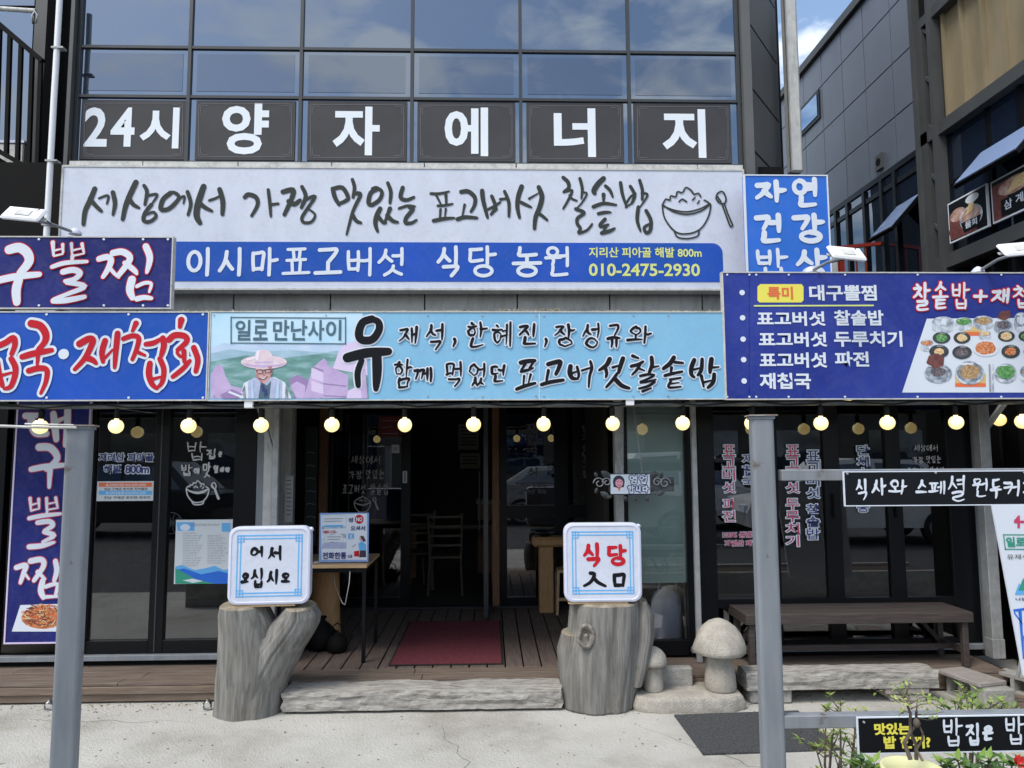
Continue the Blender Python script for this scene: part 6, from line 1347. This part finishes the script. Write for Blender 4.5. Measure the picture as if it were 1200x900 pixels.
leafy('dark green leafy plant below the black board, right of the yellow pot', [(1110, 892), (1122, 889), (1133, 896), (1104, 898)], YL+.1, 12)
leafy('dark green leafy plant under the word 밥집은 at the photo bottom', [(1150, 893), (1158, 888), (1166, 895), (1176, 892)], YL+.1, 13)
tt = leafy('dark green plant with a red flower at the lower right corner', [(1186, 893), (1196, 890), (1206, 894)], YL+.1, 14, 'flowering_plant')
p = at(1195, 893, YL-.02)-tt.location; mb = MB()
for k in range(9): a = k*.7; leaf(mb, p, Vector((math.cos(a), math.sin(a)*.4, math.sin(a)*.8+.3)), Vector((0, 1, .2)), .03, .026, M['flower'])
part('flower', mb, None, tt)
leafy('small leafy plant tip at the lower left corner of the photo', [(-16, 896)], YL, 15)
# planter bed carrying the low plants and the pot
bedz = .36
t = thing('planter_bed', 'low planter bed filled with soil below the black boards', 'planter', (2.2, 2.95, 0))
pb0 = at(985, 900, 2.95).x-2.2
part('kerb_wall', MB().box((pb0, -.35, .002), (3.2, -.28, bedz)).box((pb0, .28, .002), (3.2, .35, bedz)).box((pb0, -.279, .002), (pb0+.07, .279, bedz)), M['cblock'], t)
part('soil', bx((pb0+.071, -.279, .002), (3.2, .279, bedz-.03)), M['soil'], t)
tb = thing('planter_bed', 'low planter bed just outside the lower left corner', 'planter', (-3.0, 2.9, 0)); part('kerb_wall', bx((-.6, -.3, .002), (.75, .3, .30), bev=.01), M['cblock'], tb); part('soil', bx((-.55, -.25, .301), (.70, .25, .312)), M['soil'], tb)
YPt = 2.72; pc = at(1069, 899, YPt)
pzc = pc.z
t = thing('yellow_pot', 'round pale yellow flower pot at the bottom edge of the photo', 'flower pot', (pc.x, YPt, bedz-.028)); hh = pzc-(bedz-.028)
pr_ = 33*YPt/F
part('pot', MB().lathe([(pr_*.62, 0), (pr_*.86, hh*.75), (pr_*.98, hh*.9), (pr_*1.02, hh-.008), (pr_, hh), (pr_*.92, hh), (pr_*.86, hh-.03), (pr_*.8, hh-.045)], n=36), M['pot'], t)
part('soil', MB().lathe([(pr_*.85, hh-.04), (.0001, hh-.015)], n=24), M['soil'], t)
bt = thing('small_twisted_tree', 'small potted tree with twisted trunk in front of the lower black board', 'bonsai tree', (pc.x, YPt, pzc-.02))
def PT(px, py): p = at(px, py, YPt); return (p.x-pc.x, (px % 7-3)*.006, p.z-pzc+.02)
for k, (l, r0, r1) in enumerate(([[(1067, 890), (1062, 872), (1064, 855), (1070, 846), (1067, 836), (1063, 820)],   .008, .004], [[(1076, 892), (1077, 875), (1070, 860), (1072, 848), (1077, 840), (1073, 832)], .007, .004], [[(1079, 890), (1076, 880), (1082, 868), (1078, 857), (1074, 845)], .0055, .003])):
    n = len(l); part('trunk', MB().tube([PT(*p) for p in l], [r0+(r1-r0)*i/(n-1) for i in range(n)], n=8), M['bark'], bt)
part('burl', MB().lathe([(.0001, -.018), (.009, -.012), (.013, 0), (.009, .012), (.0001, .018)], PT(1072, 846), n=10), M['bark'], bt)
rt = random.Random(8); tw = MB(); lv = MB()
for sx_, sy_, ex, ey in ((1065, 826, 1040, 816), (1065, 824, 1030, 812), (1064, 822, 1053, 806), (1066, 824, 1085, 812), (1068, 836, 1046, 834), (1075, 838, 1096, 828), (1072, 830, 1080, 818), (1063, 820, 1066, 800), (1076, 842, 1108, 846), (1066, 830, 1088, 822), (1064, 822, 1074, 806), (1063, 821, 1058, 812), (1064, 822, 1050, 818)):
    a, b = Vector(PT(sx_, sy_)), Vector(PT(ex, ey)); b.y += rt.uniform(-.09, .09); m_ = a.lerp(b, .5)+Vector((0, 0, rt.uniform(-.01, .015)))
    tw.tube([a, m_, b], [.003, .002, .001], n=4)
    for k in range(8):
        q = a.lerp(b, rt.uniform(.35, 1.05))+Vector((rt.uniform(-.008, .008), rt.uniform(-.02, .02), rt.uniform(-.008, .008)))
        leaf(lv, q, Vector((rt.uniform(-1, 1), rt.uniform(-1, 1), rt.uniform(-.2, .6))), Vector((0, 0, 1)), rt.uniform(.016, .028), .010, M[rt.choice(['leaf', 'leafy', 'leafy'])])
part('twigs', tw, M['bark'], bt, kind='stuff'); part('foliage', lv, None, bt, kind='stuff')

# small clear cups set in the ground near the deck
for px, py, lb in ((57, 829, 'small clear upturned glass on the concrete beside the left post'), (243, 829, 'small clear upturned glass on the concrete beside the left stump')):
    p = atz(px, py+4, 0); t = thing('small_glass', lb, 'glass', (p.x, p.y, .007)); part('cup', MB().lathe([(.026, 0), (.030, .02), (.026, .055), (.012, .06), (.012, .075)], n=14), M['clear'], t); part('rim', MB().lathe([(.027, 0), (.031, .003), (.027, .006)], n=14), M['galv'], t)

# ------------------------------------------------------------------ left neighbour: black balcony, glass wall, air conditioner
YN = 6.9
t = thing('left_building', 'dark neighbouring building at the left edge with blue glass', 'building', (-5.4, 7.5, 0))
def rel(t, a, b, m, name='wall', bev=0): 
    L0 = t.location; return part(name, bx((a[0]-L0.x, a[1]-L0.y, a[2]-L0.z), (b[0]-L0.x, b[1]-L0.y, b[2]-L0.z), bev=bev), m, t)
yg = 8.2
xa, xb = at(-200, 100, yg).x, at(40, 100, yg).x
rel(t, (xa-3, yg, 0), (xb+.5, yg+.1, 9), M['dark'])
zz0, zz1 = at(10, 190, yg).z, at(10, -80, yg).z
for k in range(3):
    w_ = (xb-xa)/3; rel(t, (xa+k*w_+.03, yg-.03, zz0), (xa+(k+1)*w_-.03, yg-.015, (zz0+zz1)/2+.4), M['glassu'], 'window_pane'); rel(t, (xa+k*w_+.03, yg-.03, (zz0+zz1)/2+.46), (xa+(k+1)*w_-.03, yg-.015, zz1), M['glassu'], 'window_pane')
cx0, cx1 = at(40, 100, 7.3).x, at(54, 100, 7.3).x
rel(t, (cx0, 7.25, 0), (cx1, 7.45, 9), M['dark'], 'corner_column')
rel(t, (cx0-.02, 7.46, 0), (cx1+.25, 8.19, 9), M['blackm'], 'side_wall')
t = thing('balcony_railing', 'black steel balcony railing sloping down at the upper left', 'railing', (at(20, 100, YN).x, YN, at(20, 100, YN).z))
L0 = t.location
def rb(pts, r_, name, n=4, m='blackm'): return part(name, MB().tube([at(px, py, YN)-L0 for px, py in pts], r_, n=n, smooth=False), M[m], t)
rb([(-90, -52), (-40, -5), (50, 72)], .034, 'handrail'); rb([(-90, 110), (0, 178), (46, 204)], .03, 'bottom_rail')
for px, y0, y1 in ((48, 70, 205), (38, 60, 200), (25, 50, 190), (12, 38, 184), (0, 28, 178), (-14, 17, 168), (-28, 5, 158)): rb([(px, y0), (px-4.5, y1)], .024, 'baluster')
t = thing('stair_flight', 'black steel stair stringers below the balcony railing', 'staircase', (at(20, 230, 7.0).x, 7.0, 2.6)); L0 = t.location
for (a, b, r_) in (((-120, 120), (42, 216), .06), ((-120, 150), (44, 240), .06), ((-60, 170), (30, 300), .05)): part('stringer', MB().tube([at(a[0], a[1], 7.0)-L0, at(b[0], b[1], 7.0)-L0], r_, n=4, smooth=False), M['blackm'], t)
part('landing_slab', bx((at(-200, 200, 7.1).x-L0.x, .02, at(0, 206, 7.1).z-L0.z), (cx0-L0.x, 1.15, at(0, 200, 7.1).z-L0.z)), M['blackm'], t)
rel(t, (-9, 7.6, 0), (cx0, 7.7, at(0, 215, 7.6).z), M['blackm'], 'riser_wall')
pa = at(14, 168, 7.75)
t = thing('air_conditioner', 'pale outdoor air conditioner unit standing behind the balcony railing', 'air conditioner', (pa.x, 7.75, at(0, 200, 7.1).z+.003))
part('case', bx((-.32, -.12, .0), (.2, .16, .50), bev=.01), M['trimw'], t); part('top_cover', bx((-.33, -.13, .502), (.21, .17, .53)), M['whitep'], t)
t = thing('white_bar', 'pale metal bar with a carabiner ending at the upper left column', 'bar', tuple(at(42, 13, 6.85)))
part('bar', MB().tube([at(-60, 6, 6.85)-at(42, 13, 6.85), (0, 0, 0)], .022, n=8), M['trimw'], t)
part('carabiner', MB().tube([(0, -.02, -.01), (.03, -.02, -.05), (.02, -.02, -.13), (-.01, -.02, -.14), (-.02, -.02, -.06), (0, -.02, -.02)], .008, n=6), M['chain'], t)

# ------------------------------------------------------------------ right neighbour, walls running away from the camera
XR = 4.6
def Yx(px, X_): d = ray(px, 200); return d.y*(X_/d.x)
t = thing('slate_building', 'slate-grey panelled building across the alley at the right', 'building', (XR, 10, 0)); L0 = t.location
yN = Yx(1092, XR); yF = Yx(937, XR)+2.5
zt = atx(1003, 1, XR).z; zA = atx(967.7, 95, XR).z; zB = atx(1075, 46.7, XR).z; zC_ = atx(1079, 111.7, XR).z; zD = atx(1081.7, 170, XR).z
levels = [zD, zC_, zB, zA] ; levels = sorted(set(levels)); 
print('levels', zD, zC_, zB, zA, zt)
levels = [zD, zC_, zB, (zB+zt)/2+.02, zt-.12] if abs(zA-zB) < .15 or zA < zB else [zD, zC_, zB, zA, zt-.12]
cols = [Yx(px, XR) for px in (1110, 1085, 1052.3, 1019.3, 992.3, 967.7, 945.7)]+[yF-1.2, yF]
cols = sorted(cols)
wpx0, wpx1 = Yx(965, XR), Yx(940, XR)
wz0, wz1 = atx(964.5, 135, XR).z, atx(964.5, 100, XR).z
for i in range(len(levels)-1):
    for j in range(len(cols)-1):
        rel(t, (XR, cols[j]+.008, levels[i]+.008), (XR+.04, cols[j+1]-.008, levels[i+1]-.008), M['panel'], 'wall_panel')
rel(t, (XR+.03, cols[0]+.01, 0), (XR+.3, yF, zt-.1), M['blackm'], 'wall_core')
rel(t, (XR-.05, cols[0], zt-.11), (XR+.35, yF, zt), M['dark'], 'parapet_cap')
rel(t, (XR-.02, wpx0, wz0), (XR-.004, wpx1, wz1), M['black'], 'small_window_frame'); rel(t, (XR-.03, wpx0+.05, wz0+.05), (XR-.021, wpx1-.05, wz1-.05), M['glassm'], 'small_window_pane')
v = atx(1032, 190, XR); rel(t, (XR-.03, v.y-.07, v.z-.09), (XR-.002, v.y+.07, v.z+.09), M['flank'], 'vent_plate'); part('vent_hole', MB().tube([(v.x-L0.x-.035, v.y-L0.y, v.z-L0.z), (v.x-L0.x-.0, v.y-L0.y, v.z-L0.z)], .045, n=12), M['blackm'], t)
# glazed strip under the panels
zg1 = zD-.06; zg0 = 1.2
ys = [Yx(px, XR) for px in (1088, 1049, 1033, 1012, 992, 978)]+[yF]
rel(t, (XR-.02, cols[0], zD-.07), (XR+.05, yF, zD-.003), M['black'], 'window_head')
zq = atx(1049, 215, XR).z
for j in range(len(ys)-1):
    rel(t, (XR+.0, ys[j]+.03, zq+.03), (XR+.012, ys[j+1]-.03, zg1), M['glassb'], 'window_pane')
    rel(t, (XR+.0, ys[j]+.03, zg0), (XR+.012, ys[j+1]-.03, zq-.03), M['glassb'], 'window_pane')
    rel(t, (XR-.03, ys[j]-.03, zg0), (XR+.029, ys[j]+.028, zD-.075), M['black'], 'mullion')
    rel(t, (XR-.02, ys[j]+.031, zq-.028), (XR+.028, ys[j+1]-.031, zq+.028), M['black'], 'transom')
def awning(parent, X_, ya, yb_, ztop, drop, ang, frame=True):
    L0 = parent.location; w_ = abs(yb_-ya); mt = Matrix.Translation((X_-L0.x-.03, (ya+yb_)/2-L0.y, ztop-L0.z)) @ Matrix.Rotation(R(ang), 4, 'Y')
    o = part('open_sash', MB().box((-.02, -w_/2, -drop), (.02, w_/2, 0), mtx=mt), M['black'], parent)
    part('sash_glass', MB().box((-.026, -w_/2+.02, -drop+.02), (-.0205, w_/2-.02, -.02), mtx=mt), M['bluepane'], parent)  # flat blue stands in for the sky mirrored in the sash
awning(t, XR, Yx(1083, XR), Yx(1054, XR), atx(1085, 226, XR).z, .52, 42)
# near block with ochre cladding
XN = 4.4
t2 = thing('ochre_building', 'dark framed building with ochre ribbed cladding at the upper right', 'building', (XN, 7, 0)); L0 = t2.location
yn0 = 3.0; yn1 = Yx(1107, XN)
g0 = Yx(1097, XN); zg_t = atx(1093, 28, XN).z; zg_b = atx(1100, 150, XN).z
print('gold', zg_b, zg_t, yn0, yn1)
e = .1
ya = yn0
yribs = [Yx(px, XN) for px in (1098, 1115, 1137, 1162, 1187, 1216, 1250, 1290, 1340)]
for a, b in zip(yribs[1:], yribs[:-1]):
    rel(t2, (XN+.02, a+.004, zg_b), (XN+.06, b-.004, zg_t), M['gold'], 'cladding_sheet'); rel(t2, (XN-.02, b-.03, zg_b), (XN+.019, b+.0, zg_t), M['gold'], 'cladding_rib')
rel(t2, (XN-.08, yribs[-1], zg_t), (XN+.1, yribs[0]+.12, zg_t+.10), M['dark'], 'frame_band')
rel(t2, (XN-.08, yribs[-1], zg_b-.12), (XN+.1, yribs[0]+.12, zg_b), M['dark'], 'frame_band')
rel(t2, (XN-.08, yribs[0]+.0, 0), (XN+.1, yribs[0]+.14, zg_t), M['dark'], 'frame_post')
zw0 = atx(1118, 302, XN).z; 
rel(t2, (XN-.08, yribs[-1], zw0-.10), (XN+.1, yribs[0]-.001, zw0+.03), M['dark'], 'frame_band')
rel(t2, (XN+.10, yribs[-1], 0), (XN+.3, yribs[0]+.13, zg_t+.4), M['blackm'], 'wall_core')
zm = atx(1118, 212, XN).z
ypx = [Yx(px, XN) for px in (1111, 1160, 1200, 1250, 1330)]
for a, b in zip(ypx[1:], ypx[:-1]):
    for z0, z1 in ((zw0+.035, zm-.02), (zm+.02, zg_b-.125)): rel(t2, (XN+.02, a+.025, z0), (XN+.03, b-.025, z1), M['glassb'], 'window_pane')
    rel(t2, (XN-.0, b-.024, zw0+.032), (XN+.05, b+.024, zg_b-.122), M['black'], 'mullion')
    rel(t2, (XN-.0, a+.025, zm-.019), (XN+.05, b-.025, zm+.019), M['black'], 'transom')
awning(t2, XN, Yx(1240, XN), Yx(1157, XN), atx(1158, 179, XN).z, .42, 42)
for px in (1138, 1160, 1185): 
    y = Yx(px, XN); rel(t2, (XN-.02, y, 0), (XN+.09, y+.04, zw0-.11), M['black'], 'cladding_rib')
# food posters on that facade
def poster(name, label, px0, px1, ytop, ybot, deco):
    y0, y1 = Yx(px1, XN), Yx(px0, XN); zt_, zb__ = atx(px0, ytop, XN).z, atx(px0, ybot, XN).z
    # local frame: x right in picture (towards the camera), y up, z towards the alley
    t = bpy.data.objects.new(name, None); COL.objects.link(t); tag(t, label, 'poster', 'food posters on the ochre building')
    c = Vector((XN-.09, (y0+y1)/2, (zt_+zb__)/2)); w_ = y1-y0; h_ = zt_-zb__
    t.matrix_world = Matrix(((0, 0, -1, c.x), (-1, 0, 0, c.y), (0, 1, 0, c.z), (0, 0, 0, 1)))
    part('frame', bx((-w_/2-.015, -h_/2-.015, -.02), (w_/2+.015, h_/2+.015, -.0005)), M['w'], t); part('sheet', bx((-w_/2, -h_/2, -.0004), (w_/2, h_/2, .001)), M['tblack'], t)
    for k, (pts, m) in enumerate(deco): part('printed_shape', MB().poly2([(x*w_/2, y*h_/2) for x, y in pts], .002+k*3e-4), M[m], t)
    return t, w_, h_
pt, pw, ph = poster('food_poster', 'square poster of noodles in a pot on the ochre building, nearer the alley', 1120, 1165, 242, 286, [([(-1, -.95), (.5, -1), (.2, 0), (-1, .4)], 'maroon'), (ell(-.5, .25, .45, .35, 14), 'foodn'), (ell(-.75, -.5, .3, .4, 12), 'maroon'), (ell(.2, -.2, .62, .62, 20), 'bowl'), (ell(.2, -.1, .52, .42, 20), 'foodn'), ([(-.1, 0), (.3, .1), (.45, .6), (.2, .65)], 'foody'), (ell(.32, .72, .36, .22, 16), 'w'), ([(-.35, -.3), (.75, -.3), (.55, -.85), (-.2, -.85)], 'tblack')])
part('letter', gothicmesh([('물', -.06*pw, -.17*ph, .11*pw, -.35*ph), ('회', .12*pw, -.17*ph, .26*pw, -.35*ph)], .006, .03), M['w'], pt)
pt, pw, ph = poster('food_poster', 'dark poster of food with white 삼계탕 lettering at the right photo edge', 1173, 1225, 216, 262, [([(-1, -1), (-.3, -1), (-.2, .8), (-1, .8)], 'maroon'), (ell(.1, .4, .8, .42, 20), 'foodn'), ([(-.3, .1), (.9, .2), (.8, .8), (.1, .7)], 'foody'), ([(-.6, -.95), (1, -.95), (1, .0), (-.6, -.1)], 'tblack')])
part('letter', gothicmesh([('삼', -.22*pw, -.10*ph, -.02*pw, -.34*ph), ('계', .06*pw, -.08*ph, .24*pw, -.32*ph), ('탕', .3*pw, -.06*ph, .46*pw, -.3*ph)], .006, .02), M['w'], pt)
# ladder-like steel column between the two buildings
t = thing('lattice_column', 'dark steel lattice column between the slate and ochre buildings', 'column', (XN-.05, Yx(1092, XN-.05), 0)); L0 = t.location
y0, y1 = Yx(1103, XN-.05)-L0.y, Yx(1082, XN-.05)-L0.y
part('upright', bx((-.05, y0-.03, .0), (.05, y0+.03, 9)), M['dark'], t); part('upright', bx((-.05, y1-.03, .0), (.05, y1+.03, 9)), M['dark'], t); part('web_plate', bx((.03, y0+.031, 0), (.045, y1-.031, 9)), M['black'], t)
for k in range(14): part('brace', MB().tube([(0, y1-.03, 2.6+k*.5), (0, y0+.03, 2.6+k*.5-.22)], .02, n=4, smooth=False), M['dark'], t)
# red railing and small balcony
t = thing('red_railing', 'red steel railing on the balcony behind the floodlight', 'railing', (at(1010, 300, 8.4).x, 8.4, at(1010, 320, 8.4).z)); L0 = t.location
a, b, c = at(979, 291, 8.4)-L0, at(1046, 284, 8.4)-L0, at(1090, 286, 9.2)-L0
part('top_rail', MB().tube([a, b], .028, n=4, smooth=False), M['redp'], t)
for px in (981, 1003, 1014, 1034): q = at(px, 290, 8.4)-L0; part('baluster', bx((q.x-.008, -.008, -.3), (q.x+.008, .008, q.z)), M['redp'], t)
for px in (985, 1045): q = at(px, 290, 8.4)-L0; part('post', bx((q.x-.03, -.02, -.4), (q.x+.03, .02, q.z-.01)), M['redp'], t)
part('platform', bx((-.5, -.1, -.55), (.55, 1.0, -.41)), M['blackm'], t)
part('platform_leg', bx((-.45, .0, -L0.z), (-.38, .07, -.551)), M['blackm'], t); part('platform_leg', bx((.38, .0, -L0.z), (.45, .07, -.551)), M['blackm'], t)

# alley: low white wall with a blue stripe, dark glazed hall behind
t = thing('striped_wall', 'low white panelled wall with a blue stripe beyond the deck at the right', 'wall', (4.0, 11.9, 0))
for k in range(-1, 5): part('wall_panel', bx((-2+k*1.0+.004, 0, .22), (-1+k*1.0-.004, .08, 1.55)), M['whitep'], t)
part('blue_stripe', bx((-3, -.006, .34), (3, -.001, .52)), M['blue2'], t); part('base', bx((-3, .0, 0), (3, .1, .215)), M['blackm'], t)
t = thing('glazed_hall', 'dark blue glazed hall closing the alley behind the striped wall', 'building', (4.5, 13.5, 0))
part('wall', bx((-3.4, .02, 0), (6, .4, 4.6)), M['blackm'], t)
for k in range(5): part('window_pane', bx((-3+k*1.25, 0, .3), (-3+k*1.25+1.15, .015, 2.6)), M['glassb'], t); 
t = thing('low_kerb', 'low concrete kerb in the alley before the striped wall', 'kerb', (4.5, 10.9, 0)); part('kerb', bx((-2.5, 0, .006), (4, .25, .12), bev=.01), M['cblock'], t)

# ------------------------------------------------------------------ across the street: what the glass mirrors
t = thing('opposite_building', 'long dark building across the street, mirrored in the windows', 'building', (0, -16, 0))
part('wall', bx((-26, -1, 0), (26, 0, 3.6)), M['farwall'], t); part('roof', bx((-26.5, -1.3, 3.601), (26.5, .5, 3.85)), M['dark'], t)
for k in range(14): part('window_pane', bx((-25+k*3.6, .005, .9), (-25+k*3.6+2.1, .02, 2.6)), M['glassb'], t)
def car(label, x, y, rz, m, tall=0):
    t = thing('parked_car', label, 'car', (x, y, 0), (0, 0, rz), group='cars parked across the street')
    H = 1.45+tall; half = .86
    body = [(-2.2, .35), (-2.25, .62), (-2.15, .85), (-1.2, .98), (1.75, 1.0), (2.2, .92), (2.26, .6), (2.2, .33)]
    mb = MB(); n = len(body)
    vs = [(x_, -half, z) for x_, z in body]+[(x_, half, z) for x_, z in body]
    mb.add(vs, [tuple(range(n)), tuple(range(2*n-1, n-1, -1))]+[(i, n+i, n+(i+1) % n, (i+1) % n) for i in range(n)]); part('body', mb, m, t)
    cab = [(-1.25, .99), (-.55, H-.04), (0, H), (1.2, H-.03), (1.85, 1.0)]; n = 5; vs = [(x_, -half*(.96 if z < 1.1 else .78), z) for x_, z in cab]+[(x_, half*(.96 if z < 1.1 else .78), z) for x_, z in cab]
    mb = MB(); mb.add(vs, [tuple(range(n)), tuple(range(2*n-1, n-1, -1))]+[(i, n+i, n+(i+1) % n, (i+1) % n) for i in range(n)]); part('cabin', mb, m, t)
    for sy in (-1, 1):
        for wv in ([(-1.0, 1.04), (-.5, H-.12), (.2, H-.08), (.2, 1.04)], [(.28, 1.04), (.28, H-.08), (1.1, H-.12), (1.55, 1.04)]):
            part('side_window', MB().add([(a_, sy*(half*(.965-.18*(z-1.04)/(H-1.04))+.008), z) for a_, z in wv], [(0, 1, 2, 3)]), M['glassb'], t)
        for wx in (-1.4, 1.4):
            w_ = part('wheel', MB().tube([(wx, sy*.72, .33), (wx, sy*.89, .33)], .33, n=20), M['rubber'], t); hub = MB()
            for k in range(10): hub.tube([(wx, sy*.9, .33), (wx+.21*math.cos(k*.628), sy*.9, .33+.21*math.sin(k*.628))], .014, n=4)
            part('rim', hub.tube([(wx+.225*math.cos(k*.3307), sy*.9, .33+.225*math.sin(k*.3307)) for k in range(20)], .015, n=4), M['cars'], w_)
    for sy in (-.55, .55): part('headlight', bx((-2.27, sy-.18, .62), (-2.2, sy+.18, .76)), M['w'], t)
car('white hatchback mirrored faintly in the right windows', 7.2, -2.7, R(3), M['carw'], .2)
car('silver sedan mirrored faintly in the middle windows', 2.2, -3.2, R(182), M['cars'])
car('black wagon mirrored faintly in the left windows', -8.2, -5.0, R(2), M['carb'], .2)
car('white van-like car behind the others across the street', 4.6, -5.6, R(180), M['carw'], .35)
